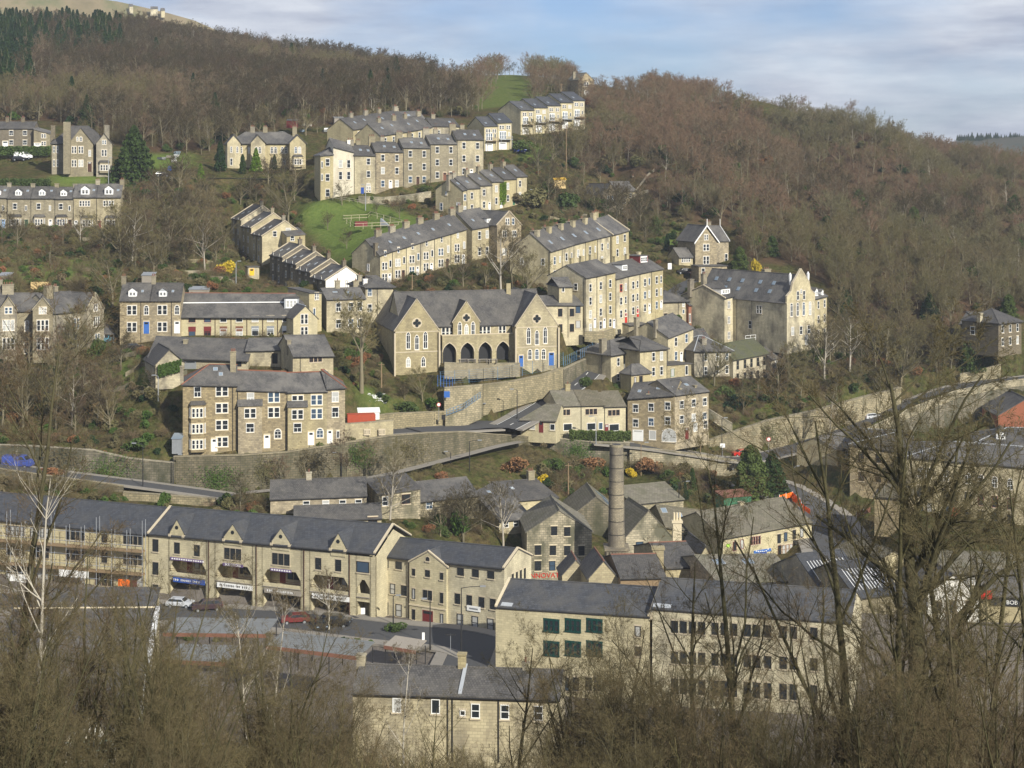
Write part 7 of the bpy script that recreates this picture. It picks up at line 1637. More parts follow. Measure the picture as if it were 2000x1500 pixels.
def grow(seed, H, r0, spec, lean=(0, 0), tk=8, trunk_jit=.05, top=.9):
    r = np.random.default_rng(seed); K = tk+1
    P = np.zeros((1, K, 3)); d = unit(np.array([[lean[0], lean[1], 1.]])); 
    for j in range(1, K): P[:, j] = P[:, j-1]+d*H*top/tk; d = unit(d+r.normal(0, trunk_jit, (1, 3))+[[0, 0, .04]])
    Rd = r0*(1-np.linspace(0, 1, K)**1.1*.85)[None]; out = [(P, Rd)]
    for (n, lf, ang, t0, t1, k, rf, up, jit) in spec:
        N0, K0, _ = P.shape; idx = np.repeat(np.arange(N0), n); M_ = len(idx); t = r.uniform(t0, t1, M_)*(K0-1)
        i = np.minimum(t.astype(int), K0-2); f = (t-i)[:, None]; pos = P[idx, i]*(1-f)+P[idx, i+1]*f; dr = unit(P[idx, i+1]-P[idx, i])
        pr = Rd[idx, i]*(1-f[:, 0])+Rd[idx, i+1]*f[:, 0]; PL = np.linalg.norm(np.diff(P, axis=1), axis=2).sum(1)[idx]
        tn = (t/(K0-1)-t0)/(t1-t0); L = PL*lf*r.uniform(.65, 1.2, M_)*(1.05-.55*tn)
        v = r.normal(0, 1, (M_, 3)); v = unit(v-(v*dr).sum(1, keepdims=True)*dr); an = np.radians(r.normal(ang, ang*.25, M_))[:, None]
        dd = dr*np.cos(an)+v*np.sin(an); dd[:, 2] += up; dd = unit(dd); Q = np.zeros((M_, k+1, 3)); Q[:, 0] = pos
        for j in range(1, k+1): Q[:, j] = Q[:, j-1]+dd*(L/k)[:, None]; dd = unit(dd+r.normal(0, jit, (M_, 3))+[[0, 0, up*.3]])
        rs = np.minimum(pr*rf, pr*.95); P = Q; Rd = rs[:, None]*(1-np.linspace(0, 1, k+1)[None]*.65); out.append((P, Rd))
    return out
def tree_meshes(name, levels, split, sides, tm, cm, minr=0.0):
    res = []
    for rng_, m in ((range(0, split), tm), (range(split, len(levels)), cm)):
        vs, qs, o = [], [], 0
        for l in rng_:
            P, Rd = levels[l]; v, q = tubes(P, np.maximum(Rd, minr), sides[l]); vs.append(v); qs.append(q+o); o += len(v)
        res.append(npmesh(name, np.concatenate(vs), np.concatenate(qs), [m]))
    return res
def mid_tree(seed, H, tm='trunkbark', cm='woodtwig', wide=1.0, dense=1.0, start=.28, r0=.19):
    lv = grow(seed, H, r0, [(int(15*dense), .52*wide, 50, start, 1.0, 4, .55, .16, .08), (7, .5, 38, .2, 1.0, 3, .5, .12, .12), (6, .5, 36, .15, 1.0, 2, .5, .10, .14), (8, .55, 32, .1, 1.0, 1, .6, .06, .1)], top=.72)
    return tree_meshes('trunk', lv, 2, [6, 4, 3, 2, 2], tm, cm, .011)
def near_tree(seed, H, tm='mossbark', cm='neartwig', wide=1.0, start=.2, r0=.2, n1=11, n2=7, lean=(0, 0), minr=.0034, up=.12):
    lv = grow(seed, H, r0, [(n1, .48*wide, 40, start, 1.0, 6, .5, up, .09), (n2, .5, 40, .15, 1.0, 4, .4, up*.8, .12), (6, .52, 38, .12, 1.0, 3, .38, up*.5, .14), (5, .6, 36, .1, 1.0, 2, .45, up*.3, .14), (4, .6, 34, .1, 1, 1, .6, up*.2, .1)], lean, 10)
    return tree_meshes('trunk', lv, 3, [9, 6, 4, 3, 2, 2], tm, cm, minr)
def multi_stem(seed, H, n, tm='mossbark', cm='neartwig', r0=.12, spread=.22, dn=1.0):
    r = np.random.default_rng(seed); V_ = [[], []]; Q_ = [[], []]; O = [0, 0]
    for i in range(n):
        a = r.uniform(0, 6.28); ln = (math.cos(a)*spread*r.uniform(.3, 1.3), math.sin(a)*spread*r.uniform(.3, 1.3)); h = H*r.uniform(.65, 1)
        lv = grow(seed*31+i, h, r0*r.uniform(.6, 1), [(int(10*dn+1), .38, 38, .2, 1.0, 5, .45, .12, .1), (int(6*dn+1), .52, 38, .15, 1, 3, .4, .08, .12), (int(5*dn), .55, 36, .1, 1, 2, .4, .05, .14), (int(5*dn+1), .62, 34, .1, 1, 1, .55, .03, .1)], ln, 9)
        for part, rg in ((0, range(0, 2)), (1, range(2, 5))):
            for l in rg:
                P, Rd = lv[l]; P = P+np.array([math.cos(a), math.sin(a), 0])*.25; v, q = tubes(P, np.maximum(Rd, .0034), [7, 4, 3, 2, 2][l]); V_[part].append(v); Q_[part].append(q+O[part]); O[part] += len(v)
    return [npmesh('trunk', np.concatenate(V_[k]), np.concatenate(Q_[k]), [m]) for k, m in ((0, tm), (1, cm))]
def leafcloud(seed, n, shape, size, mat, name='crown'):
    """many small leaf faces through a volume; shape(r,n)->(n,3) points"""
    r = np.random.default_rng(seed); P = shape(r, n); a = unit(r.normal(0, 1, (n, 3))); b = unit(np.cross(a, r.normal(0, 1, (n, 3)))); s = (size*r.uniform(.6, 1.4, n))[:, None]
    v = np.stack([P-a*s-b*s*.6, P+a*s-b*s*.6, P+a*s*.7+b*s*.6, P-a*s*.7+b*s*.6], 1).reshape(-1, 3); q = np.arange(n*4).reshape(-1, 4)
    return npmesh(name, v, q, [mat])
def conifer_shape(H, Rm, tiers=14, p=1.0):
    def f(r, n):
        t = r.uniform(0, 1, n)**.8; z = H*(.06+.94*t); rad = Rm*(1-t)**p*(.72+.28*np.abs(np.sin(t*tiers*3.14)))+.1; a = r.uniform(0, 6.28, n); k = np.sqrt(r.uniform(.35, 1, n))*rad*(1+.18*np.sin(a*5+t*9))
        return np.stack([k*np.cos(a), k*np.sin(a), z-k*.18], 1)
    return f
def bush_shape(Rm, H, lobes=9, seed=0):
    r0 = np.random.default_rng(seed+99); C = np.stack([r0.uniform(-.6, .6, lobes)*Rm, r0.uniform(-.6, .6, lobes)*Rm, r0.uniform(.25, .75, lobes)*H], 1); S = r0.uniform(.3, .55, lobes)
    def f(r, n):
        i = r.integers(0, lobes, n); d = unit(r.normal(0, 1, (n, 3)))*(r.uniform(.5, 1, n)**.5)[:, None]*S[i][:, None]
        p = C[i]+d*[Rm, Rm, H*.75]; p[:, 2] = np.maximum(p[:, 2], .02); return p
    return f
def plant(name, meshes, loc, sc, rz, label, cat, group=None, names=('trunk', 'crown'), sz=None):
    cat = {'thicket': 'thicket', 'conifer': 'conifer', 'evergreen_tree': 'evergreen tree'}.get(name, cat)
    o = bpy.data.objects.new(name, None); COL.objects.link(o); o.location = loc; o.rotation_euler.z = rz; o.scale = (sc, sc, sz or sc); tag(o, label, cat, group)
    for me, nm in zip(meshes, names):
        c = bpy.data.objects.new(nm, me); COL.objects.link(c); c.parent = o
    return o
# templates
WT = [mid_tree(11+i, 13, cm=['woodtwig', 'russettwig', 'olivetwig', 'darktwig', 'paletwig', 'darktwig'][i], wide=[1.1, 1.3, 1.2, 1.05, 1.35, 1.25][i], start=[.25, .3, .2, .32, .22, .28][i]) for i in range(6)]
BI = [mid_tree(41+i, 13, 'birchbark', 'browntwig', .7, .9, .3, .13) for i in range(2)]
def mk_evergreen(seed, H, Rm, mat='evergreen', n=5000, size=.28, p=1.0, tiers=12):
    tr = grow(seed, H, .18, [(4, .1, 60, .1, .9, 1, .5, 0, .1)], top=.97); a, _ = tree_meshes('trunk', tr, 2, [6, 3], 'trunkbark', 'trunkbark') if False else (None, None)
    v, q = tubes(*tr[0], 6); return [npmesh('trunk', v, q, ['trunkbark']), leafcloud(seed, n, conifer_shape(H, Rm, tiers, p), size, mat)]
CO = mk_evergreen(3, 12, 3.4); CB = mk_evergreen(7, 10, 4.0, 'bushgreen', 9000, .2, .45, 4); CW = mk_evergreen(8, 12, 5.4, 'evergreen', 10000, .26, .75, 9); CP = mk_evergreen(4, 7, 1.3, 'evergreen', 3500, .16, .55, 3); CY = mk_evergreen(5, 7, 2.0, 'limegreen', 4000, .16, .8, 6)
BUSH = {m: [leafcloud(60+k, 1500, bush_shape(1.6, 1.9, 8, k), .11, m, 'foliage') for k in range(2)] for m in ('bushgreen', 'shrubolive', 'rustshrub', 'yellowshrub', 'evergreen', 'ivy')}
def twigbush(seed, m, H=2.4):
    r = np.random.default_rng(seed); n = 26; P = np.zeros((n, 5, 3)); d = unit(np.stack([r.normal(0, .55, n), r.normal(0, .55, n), np.ones(n)], 1)); P[:, 0, :2] = r.normal(0, .35, (n, 2))
    L = H*r.uniform(.6, 1.1, n)
    for j in range(1, 5): P[:, j] = P[:, j-1]+d*(L/4)[:, None]; d = unit(d+r.normal(0, .12, (n, 3)))
    Rd = np.linspace(.016, .006, 5)[None].repeat(n, 0); lv = [(P, Rd)]
    for (k, lf, nn) in ((6, .4, 2), (5, .45, 1)):
        N0, K0, _ = P.shape; idx = np.repeat(np.arange(N0), k); t = r.uniform(.15, 1, len(idx))*(K0-1); i = np.minimum(t.astype(int), K0-2); f = (t-i)[:, None]; pos = P[idx, i]*(1-f)+P[idx, i+1]*f
        dr = unit(P[idx, i+1]-P[idx, i]); dd = unit(dr+r.normal(0, .5, (len(idx), 3))); PL = np.linalg.norm(P[:, -1]-P[:, 0], axis=1)[idx]; Q = np.stack([pos+dd*(PL*lf*j/nn)[:, None] for j in range(nn+1)], 1)
        P = Q; lv.append((P, np.full(P.shape[:2], .0065)))
    vs, qs, o = [], [], 0
    for (P_, R2), s in zip(lv, (3, 2, 2)): v, q = tubes(P_, R2, s); vs.append(v); qs.append(q+o); o += len(v)
    return npmesh('twigs', np.concatenate(vs), np.concatenate(qs), [m])
TB = [twigbush(70+i, ['browntwig', 'olivetwig', 'neartwig', 'woodtwig'][i]) for i in range(4)]

# ---- woodland scatter
rs = np.random.default_rng(21)
def blocked(x, y, pad=1.0):
    for fp_ in FOOT:
        xs_ = [p[0] for p in fp_]; ys_ = [p[1] for p in fp_]
        if min(xs_)-pad < x < max(xs_)+pad and min(ys_)-pad < y < max(ys_)+pad:
            if inpoly(x, y, fp_): return True
            cx, cy = sum(xs_)/4, sum(ys_)/4
            if inpoly(cx+(x-cx)*.85, cy+(y-cy)*.85, fp_): return True
    for c, w_ in ROADS:
        if len(c) and min(p.x for p in c)-w_ < x < max(p.x for p in c)+w_:
            for p in c[::1]:
                if (p.x-x)**2+(p.y-y)**2 < (w_*.5+1.6)**2: return True
    return False
def scatter(poly, spacing, jit=.5, y0=200, y1=860, x0=-320, x1=300, seed=1):
    r = np.random.default_rng(seed); out = []
    for yy in np.arange(y0, y1, spacing):
        for xx in np.arange(x0, x1, spacing):
            x = xx+r.uniform(-jit, jit)*spacing; y = yy+r.uniform(-jit, jit)*spacing
            if abs(x) > .37*y: continue
            z = ground(x, y); a, b = px_of(x, y, z)
            if inpoly(a, b, poly) and not blocked(x, y): out.append((x, y, z, a, b))
    return out
wl = scatter(WOODL, 5.2, y0=470, y1=930, seed=2); wr = scatter(WOODR, 5.2, y0=345, y1=720, seed=3)+scatter([(1618, 545), (1880, 600), (1872, 705), (1650, 705)], 4.6, y0=340, y1=520, seed=8)+scatter([(1040, 212), (1035, 146), (1112, 158), (1118, 186), (1100, 195)], 6.5, y0=480, y1=760, seed=9)+scatter([(915, 222), (905, 170), (955, 142), (985, 146), (945, 190), (950, 228)], 6.5, y0=480, y1=760, seed=10)
recs = []
for src, reg in ((wl, 'L'), (wr, 'R')):
    for (x, y, z, a, b) in src:
        h = rs.uniform(.7, 1.15)*(1.0 if reg == 'L' else .85); nz_ = math.sin(x*.031+y*.023)+math.sin(x*.017-y*.041+1)+rs.normal(0, .55)
        if reg == 'L': k = 5 if nz_ < -.7 else 3 if nz_ < .7 else (0 if nz_ < 1.5 else 2)  # dark twigs prevail in the left wood: cloud shade put into the colour
        else: k = (4 if nz_ < -1.2 else 2 if nz_ < -.4 else 1 if nz_ < .9 else 0) if b < 430+rs.normal(0, 40) else (2 if nz_ < .3 else 4 if nz_ < 1 else 5)
        if reg == 'R' and b > 400 and rs.random() < .05: k = 9; h *= .75
        if reg == 'L' and (a < 60 and b < 200 and rs.random() < .8 or a < 240 and b < 120 and rs.random() < .6 or rs.random() < .008): k = 8
        elif rs.random() < (.18 if 700 < a < 930 and b > 190 else .03): k = 6+rs.integers(0, 2)
        recs.append((x, y, z, a, b, h, int(k), reg))
recs.sort(key=lambda q: -(q[5]*(14)/q[1])*(1 if -10 < q[3] < 2010 else .01))
NI = 24; indiv, mass = recs[:NI], recs[NI:]
TEMPL = WT+BI+[CO, CB]
for (x, y, z, a, b, h, k, reg) in indiv:
    if k == 9: lab, nm, grp = 'dark rounded evergreen low on the right wooded hill', 'evergreen_tree', 'evergreens low on the right wooded hill'
    elif k == 8: lab, nm, grp = 'dark conifer among bare trees on the wooded hillside', 'conifer', 'conifers in the hillside woods'
    elif k >= 6: lab, nm, grp = 'slender white-stemmed birch at the edge of the hillside wood', 'birch_tree', 'birches along the hillside wood edge'
    elif reg == 'L': lab, nm, grp = 'bare brown tree along the foot of the upper left wood', 'bare_tree', 'bare trees at the foot of the left wood'
    else: lab, nm, grp = 'bare brown tree on the lower slope of the right-hand wooded hill', 'bare_tree', 'bare trees low on the right wooded hill'
    plant(nm, TEMPL[k], (x, y, z-.2), h, rs.uniform(0, 6.28), lab, 'tree', grp)
def gn_scatter(name, items, templates, label, cat):
    """items: (x,y,z,scale,rot,idx); one object instancing the templates with geometry nodes"""
    me = bpy.data.meshes.new(name); me.from_pydata([(i[0], i[1], i[2]) for i in items], [], [])
    for an, k, tp in (('sc', 3, 'FLOAT'), ('rt', 4, 'FLOAT'), ('ix', 5, 'INT')):
        at_ = me.attributes.new(an, tp, 'POINT'); at_.data.foreach_set('value', [i[k] for i in items])
    ob = bpy.data.objects.new(name, me); COL.objects.link(ob); tag(ob, label, cat, kind='stuff')
    col = bpy.data.collections.new(name+'_kinds')
    for i, meshes in enumerate(templates):
        if len(meshes) == 1: tm_ = meshes[0]
        else:
            vs, fs, mi, o_ = [], [], [], 0; mats = []
            for q, m_ in enumerate(meshes):
                n_ = len(m_.vertices); v = np.zeros(n_*3, np.float32); m_.vertices.foreach_get('co', v); vs.append(v.reshape(-1, 3)); nl = len(m_.loops); l = np.zeros(nl, np.int32); m_.loops.foreach_get('vertex_index', l); fs.append(l.reshape(-1, 4)+o_); o_ += n_; mi += [q]*(nl//4); mats.append(m_.materials[0].name)
            tm_ = npmesh('plant', np.concatenate(vs), np.concatenate(fs), mats_by(mats)); tm_.polygons.foreach_set('material_index', mi)
        t_ = bpy.data.objects.new('%02d_kind' % i, tm_); col.objects.link(t_)
    ng = bpy.data.node_groups.new(name, 'GeometryNodeTree'); ng.interface.new_socket('Geometry', in_out='INPUT', socket_type='NodeSocketGeometry'); ng.interface.new_socket('Geometry', in_out='OUTPUT', socket_type='NodeSocketGeometry')
    nn = ng.nodes; gi, go = nn.new('NodeGroupInput'), nn.new('NodeGroupOutput'); ip = nn.new('GeometryNodeInstanceOnPoints'); ci = nn.new('GeometryNodeCollectionInfo'); ci.inputs['Collection'].default_value = col; ci.inputs['Separate Children'].default_value = True; ci.inputs['Reset Children'].default_value = True
    def na(n_, tp): a_ = nn.new('GeometryNodeInputNamedAttribute'); a_.data_type = tp; a_.inputs['Name'].default_value = n_; return a_.outputs[0]
    cx = nn.new('ShaderNodeCombineXYZ'); ng.links.new(na('rt', 'FLOAT'), cx.inputs[2]); ng.links.new(gi.outputs[0], ip.inputs['Points']); ng.links.new(ci.outputs[0], ip.inputs['Instance']); ip.inputs['Pick Instance'].default_value = True
    ng.links.new(na('ix', 'INT'), ip.inputs['Instance Index']); ng.links.new(na('sc', 'FLOAT'), ip.inputs['Scale']); ng.links.new(cx.outputs[0], ip.inputs['Rotation']); ng.links.new(ip.outputs[0], go.inputs[0])
    md = ob.modifiers.new('scatter', 'NODES'); md.node_group = ng; return ob
def mats_by(names): return [n.split('.')[0] for n in names]
L_ = [(x, y, z-.2, h, float(rs.uniform(0, 6.28)), k) for (x, y, z, a, b, h, k, reg) in mass if reg == 'L']
R2 = [(x, y, z-.2, h, float(rs.uniform(0, 6.28)), k) for (x, y, z, a, b, h, k, reg) in mass if reg == 'R']
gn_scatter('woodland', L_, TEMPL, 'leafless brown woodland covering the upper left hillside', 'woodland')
gn_scatter('woodland', R2, TEMPL, 'leafless russet woodland covering the right-hand hill', 'woodland')
# skyline band of trees on the crest behind the field
crest = [(x, y, ground(x, y)) for x in np.arange(-60, 75, 1.9) for y in (722+rs.uniform(-34, 22),)]
gn_scatter('treeline', [(x, y, z-.3, rs.uniform(.25, .55), rs.uniform(0, 6), int(rs.integers(0, 6))) for x, y, z in crest], WT, 'thin row of bare trees on the skyline above the green field', 'treeline')
# far pine fringe on the distant right ridge
gn_scatter('treeline', [((px-1000)/F*1350, 1350, CZ+(HZ-268)/F*1350-3, rs.uniform(.25, .6), 0., 0) for px in np.linspace(1870, 2080, 60)], [CO], 'tiny dark tree fringe on the distant ridge at the right edge', 'treeline')
# undergrowth (evergreen brush and brambles)
MIX = [[BUSH['bushgreen'][0]], [BUSH['shrubolive'][0]], [BUSH['shrubolive'][1]], [TB[0]], [TB[1]], [TB[3]], [BUSH['evergreen'][0]], [BUSH['rustshrub'][1]], [BUSH['ivy'][0]]]
WALK = [[(640, 800), (870, 800), (1100, 700), (1180, 700), (1080, 790), (1060, 860), (760, 860)], [(870, 705), (1160, 690), (1160, 720), (870, 755)]]
def brush(polys, spacing, weights, smin, smax, seed, name, label, y0=200, y1=560, avoid=()):
    r = np.random.default_rng(seed); items = []; w_ = np.array(weights, float); w_ /= w_.sum()
    for P in polys:
        for (x, y, z, a, b) in scatter(P, spacing, .6, y0, y1, seed=seed):
            if any(inpoly(a, b, G_) for G_ in avoid): continue
            items.append((x, y, z-.15, float(r.uniform(smin, smax)), float(r.uniform(0, 6.28)), int(r.choice(len(MIX), p=w_))))
    if items: gn_scatter(name, items, MIX, label, 'undergrowth')
    print(name, len(items))
brush([WOODL, WOODR], 4.6, [1.5, 2, 1, 5, 5, 6, 1.0, .3, .5], .8, 1.8, 5, 'undergrowth', 'low brambles and evergreen brush on the woodland floor', 400, 620)
brush([[(-60, 445), (450, 385), (445, 470), (470, 545), (440, 575), (230, 560), (200, 590), (-60, 560)], [(600, 350), (560, 400), (590, 440), (460, 430), (430, 395), (250, 395), (240, 360), (560, 352)], [(1030, 400), (1100, 310), (1180, 360), (1180, 430), (1260, 420), (1240, 470), (1160, 450), (1040, 440)],
       [(-60, 700), (300, 690), (340, 740), (350, 880), (200, 875), (-60, 865)], [(1240, 470), (1350, 430), (1350, 500), (1300, 490)]], 2.4, [2.2, 3, 2, 3.5, 3.5, 2.5, 1.0, .5, 1.2], .4, 1.1, 6, 'undergrowth', 'tangled garden shrubs and brambles on the middle slopes', 280, 480)
brush([[(1390, 790), (1420, 745), (1500, 760), (1560, 690), (1640, 620), (1860, 690), (1870, 725), (1760, 750), (1590, 795), (1440, 835)], [(1620, 870), (1760, 800), (1780, 830), (1700, 860)], [(1045, 905), (1440, 935), (1380, 985), (1300, 965), (1150, 965), (1040, 950)], [(0, 925), (240, 960), (240, 985), (0, 975)], [(440, 975), (530, 1000), (520, 1040), (420, 1020)],
       [(780, 540), (900, 560), (1060, 540), (1060, 600), (1000, 575), (780, 575)], [(1210, 590), (1290, 600), (1290, 650), (1215, 640)], [(660, 650), (740, 690), (765, 800), (690, 740)], [(820, 1010), (1030, 1010), (1030, 1060), (820, 1060)]],
      2.2, [2, 2.5, 2, 4, 3.5, 3.5, .8, .9, 1], .4, 1.0, 7, 'undergrowth', 'brown scrub and shrubs on the banks beside the roads', 250, 420)
brush([[(-20, 380), (640, 345), (1000, 300), (1300, 300), (1380, 430), (1640, 640), (1880, 690), (1990, 700), (1990, 735), (1600, 850), (1380, 985), (1040, 1060), (820, 1060), (440, 1010), (-20, 975)]], 2.7, [1.5, 3, 3, 4, 4, 4, .7, .4, 1], .28, .8, 11, 'undergrowth', 'rough grass, low bushes and dead stems over the unmown slopes', 250, 500, GREEN+WALK)
brush([[(1035, 905), (1440, 930), (1400, 985), (1300, 975), (1150, 980), (1000, 985), (830, 965), (880, 915)], [(440, 975), (830, 940), (830, 985), (520, 1015)]], 1.5, [1, 2.5, 2.5, 6, 5, 5, .5, 1.2, 1], .55, 1.15, 13, 'undergrowth', 'brown brambles on the bank under the main road wall', 250, 330)
brush([[(310, 1215), (700, 1240), (840, 1262), (820, 1275), (520, 1260), (310, 1250)], [(720, 1225), (860, 1245), (900, 1270), (830, 1290), (720, 1260)], [(960, 1400), (1100, 1420), (1100, 1480), (900, 1490)]], 2.6, [1, 1.5, 1, 4, 3, 3, .3, .8, .3], .35, .7, 9, 'undergrowth', 'leafless brown hedging in the valley car park beds', 150, 260)

# ---- named single trees and bushes
def T(px, py, ytop, Y, meshes, H0, label, name='bare_tree', cat='tree', group=None, names=('trunk', 'crown')):
    q = snap(px, py, Y); h = q.z-(CZ-(ytop-HZ)/F*q.y)
    h = abs(h) if abs(h) > 1 else (py-ytop)/F*Y; return plant(name, meshes, q-V((0, 0, .2)), h/H0, random.uniform(0, 6.28), label, cat, group, names)
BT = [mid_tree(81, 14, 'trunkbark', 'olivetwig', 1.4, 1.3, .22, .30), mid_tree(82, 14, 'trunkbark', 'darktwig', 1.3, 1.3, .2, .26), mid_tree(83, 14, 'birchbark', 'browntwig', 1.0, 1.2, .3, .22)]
NTm = near_tree(85, 16, 'trunkbark', 'olivetwig', 1.15, .33, .42, 12, 7, minr=.016)
T(706, 768, 590, 306, NTm, 15.5, 'big spreading bare tree with thick trunk on the grass bank left of the school')
for (px, py, yt, Y, k, lab) in (
    (563, 440, 325, 420, 0, 'large olive-grey bare tree at the top left of the park'), (640, 450, 405, 409, 1, 'small leaning young tree in the middle of the park grass'), (677, 487, 440, 391, 1, 'small young tree near the bottom of the park grass'),
    (668, 405, 345, 424, 1, 'spreading bare tree below the rendered gable'), (735, 418, 388, 419, 1, 'small dark sapling by the park path'), (780, 428, 375, 415, 1, 'round bare tree below the park retaining wall'),
    (400, 535, 400, 377, 2, 'pale-trunked tall tree in the gardens left of the stepped row'), (235, 520, 375, 378, 0, 'tall bare tree beneath the end of the dormer row'), (258, 522, 385, 376, 2, 'pale slender tree right of the dormer row'), (330, 500, 380, 385, 1, 'bare brown tree in the middle of the left gardens'),
    (157, 480, 395, 398, 2, 'young pale-barked tree in front of the dormer row'), (220, 600, 470, 345, 0, 'bare tree between the two dark villas'), (300, 540, 440, 372, 0, 'tall bare tree above the corbelled pair'), (370, 430, 350, 425, 1, 'bare tree on the slope below the drive'), (470, 400, 340, 432, 0, 'broad bare tree below the pale villa'), (500, 395, 345, 436, 1, 'brown bare tree beside the broad olive one below the pale villa'),
    (150, 720, 575, 306, 0, 'large bare tree in front of the dark villa right wing'), (45, 840, 700, 294, 0, 'bare tree on the left bank below the dark villa'), (100, 835, 715, 295, 1, 'leaning brown tree on the left bank'), (140, 842, 700, 293, 2, 'pale leaning stem on the left bank under the villa'), (190, 835, 730, 295, 2, 'slender pale tree on the left bank near the grass'), (215, 848, 745, 292, 0, 'forked bare tree at the right end of the left bank'), (298, 780, 705, 297, 1, 'bare tree in front of the ivy gable'), (5, 838, 690, 294, 1, 'bare tree at the far left edge of the bank'),
    (948, 565, 490, 363, 0, 'rounded bare tree behind the school roof'), (882, 560, 500, 365, 0, 'bare tree behind the left part of the school roof'), (978, 575, 415, 360, 2, 'tall pale-stemmed bare tree against the gable behind the school'), (1030, 585, 480, 356, 0, 'pale green-grey bare tree in front of the high row gable'), (840, 575, 530, 360, 1, 'small bare tree behind the school ridge'),
    (825, 800, 705, 314, 0, 'bare tree in front of the left school gable'), (790, 800, 740, 314, 1, 'low bare tree on the grass below the school'), (1002, 510, 420, 385, 1, 'bare tree in front of the broad stone gable'),
    (1250, 445, 350, 443, 1, 'bare tree above the end of the six-chimney row'), (1205, 440, 365, 448, 1, 'bare tree below the arched-porch villa'), (1320, 590, 540, 385, 1, 'small bare tree behind the square brick-winged house'), (1270, 625, 580, 370, 0, 'green-brown bare tree at the end of the cream row'),
    (1395, 755, 650, 346, 0, 'bare tree in front of the dark hip-roofed house'), (1540, 750, 655, 356, 0, 'bare tree before the pale stone house on the right'), (1480, 780, 700, 346, 1, 'leaning bare tree on the right bank'), (1610, 745, 610, 352, 2, 'tall birch-like tree right of the former chapel'), (1660, 730, 585, 365, 2, 'slim white-stemmed tree standing in the right scrub'),
    (1720, 800, 690, 352, 1, 'bare tree beside the upper right road'), (1620, 870, 740, 333, 2, 'pale trunk by the cottage on the upper right road'), (1760, 760, 640, 362, 0, 'bare tree above the long sunlit wall'), (1830, 740, 640, 370, 1, 'brown bare tree left of the square villa'), (1555, 840, 800, 337, 1, 'small ornamental tree against the rubble wall'), (1520, 860, 815, 336, 1, 'low twisted tree against the rubble wall'), (1590, 845, 790, 341, 1, 'slim sapling at the end of the rubble wall'),
    (470, 1000, 905, 270, 1, 'reddish bare tree at the left of the cottage row'), (762, 1025, 870, 262, 2, 'tall pale sapling in front of the rubble cottage'), (905, 1065, 930, 258, 1, 'bare brown tree left of the mill'), (983, 1072, 905, 252, 2, 'pale-trunked bare tree just left of the mill gable'), (860, 1050, 950, 262, 1, 'dense brown tree behind the offices'), (940, 1040, 950, 268, 1, 'bare tree over the hall roof'), (205, 985, 945, 272, 1, 'dark bush-like tree by the lower left road'),
    (642, 1235, 1090, 226, 2, 'forked young tree in front of the shopping block'), (1450, 775, 715, 344, 1, 'small bare tree on the grass slope right of the warehouse')):
    T(px, py, yt, Y, BT[k], 14, lab)
for (px, py, yt, Y, me, H0, lab, nm) in (
    (262, 355, 245, 446, CW, 12, 'broad dark blue-green conifer right of the gothic villa', 'conifer'), (392, 360, 318, 450, CY, 7, 'bright green conifer above the park road', 'conifer'), (430, 335, 275, 464, CP, 7, 'slim dark cypress left of the pale villa', 'conifer'), (474, 340, 300, 460, CP, 7, 'short dark cypress in front of the pale villa', 'conifer'),
    (500, 335, 288, 462, CY, 7, 'lime-green conical conifer in front of the pale villa', 'conifer'), (536, 330, 300, 464, CP, 7, 'narrow dark cypress beside the villa door', 'conifer'),
    (1467, 975, 868, 306, CB, 10, 'tall pointed green conifer beside the orange netting', 'conifer'), (1508, 965, 880, 309, CW, 12, 'broad dark evergreen behind the pointed conifer', 'conifer'), (1352, 962, 912, 300, CP, 7, 'narrow upright cypress in the mill garden', 'conifer'), (1338, 975, 940, 298, CO, 12, 'low dark conifer beside the narrow cypress', 'conifer'),
    (1303, 490, 455, 420, CP, 7, 'dark column of ivy left of the white-bargeboard house', 'ivy_tree'), (1280, 460, 420, 438, CB, 10, 'bushy green evergreen above the lane', 'evergreen_tree'), (1445, 530, 480, 410, CB, 10, 'dark evergreen right of the white-bargeboard house', 'evergreen_tree'), (1650, 625, 560, 392, CW, 12, 'dark ivy-clad evergreen right of the former chapel', 'evergreen_tree'),
    (1895, 735, 655, 372, CB, 10, 'green evergreen in front of the square villa', 'evergreen_tree'), (1930, 735, 690, 370, CB, 10, 'low evergreen by the garden wall near the square villa', 'evergreen_tree'), (1815, 625, 570, 390, CW, 12, 'dark evergreen deep in the right-hand wood', 'evergreen_tree'), (1065, 385, 352, 448, CB, 10, 'rounded dark evergreen left of the playhouse', 'evergreen_tree'), (420, 240, 180, 545, CO, 12, 'lone dark conifer in the left wood', 'conifer'), (1240, 410, 395, 468, CO, 12, 'dark evergreen shrub beside the arched porch', 'evergreen_tree')):
    T(px, py, yt, Y, me, H0, lab, nm)
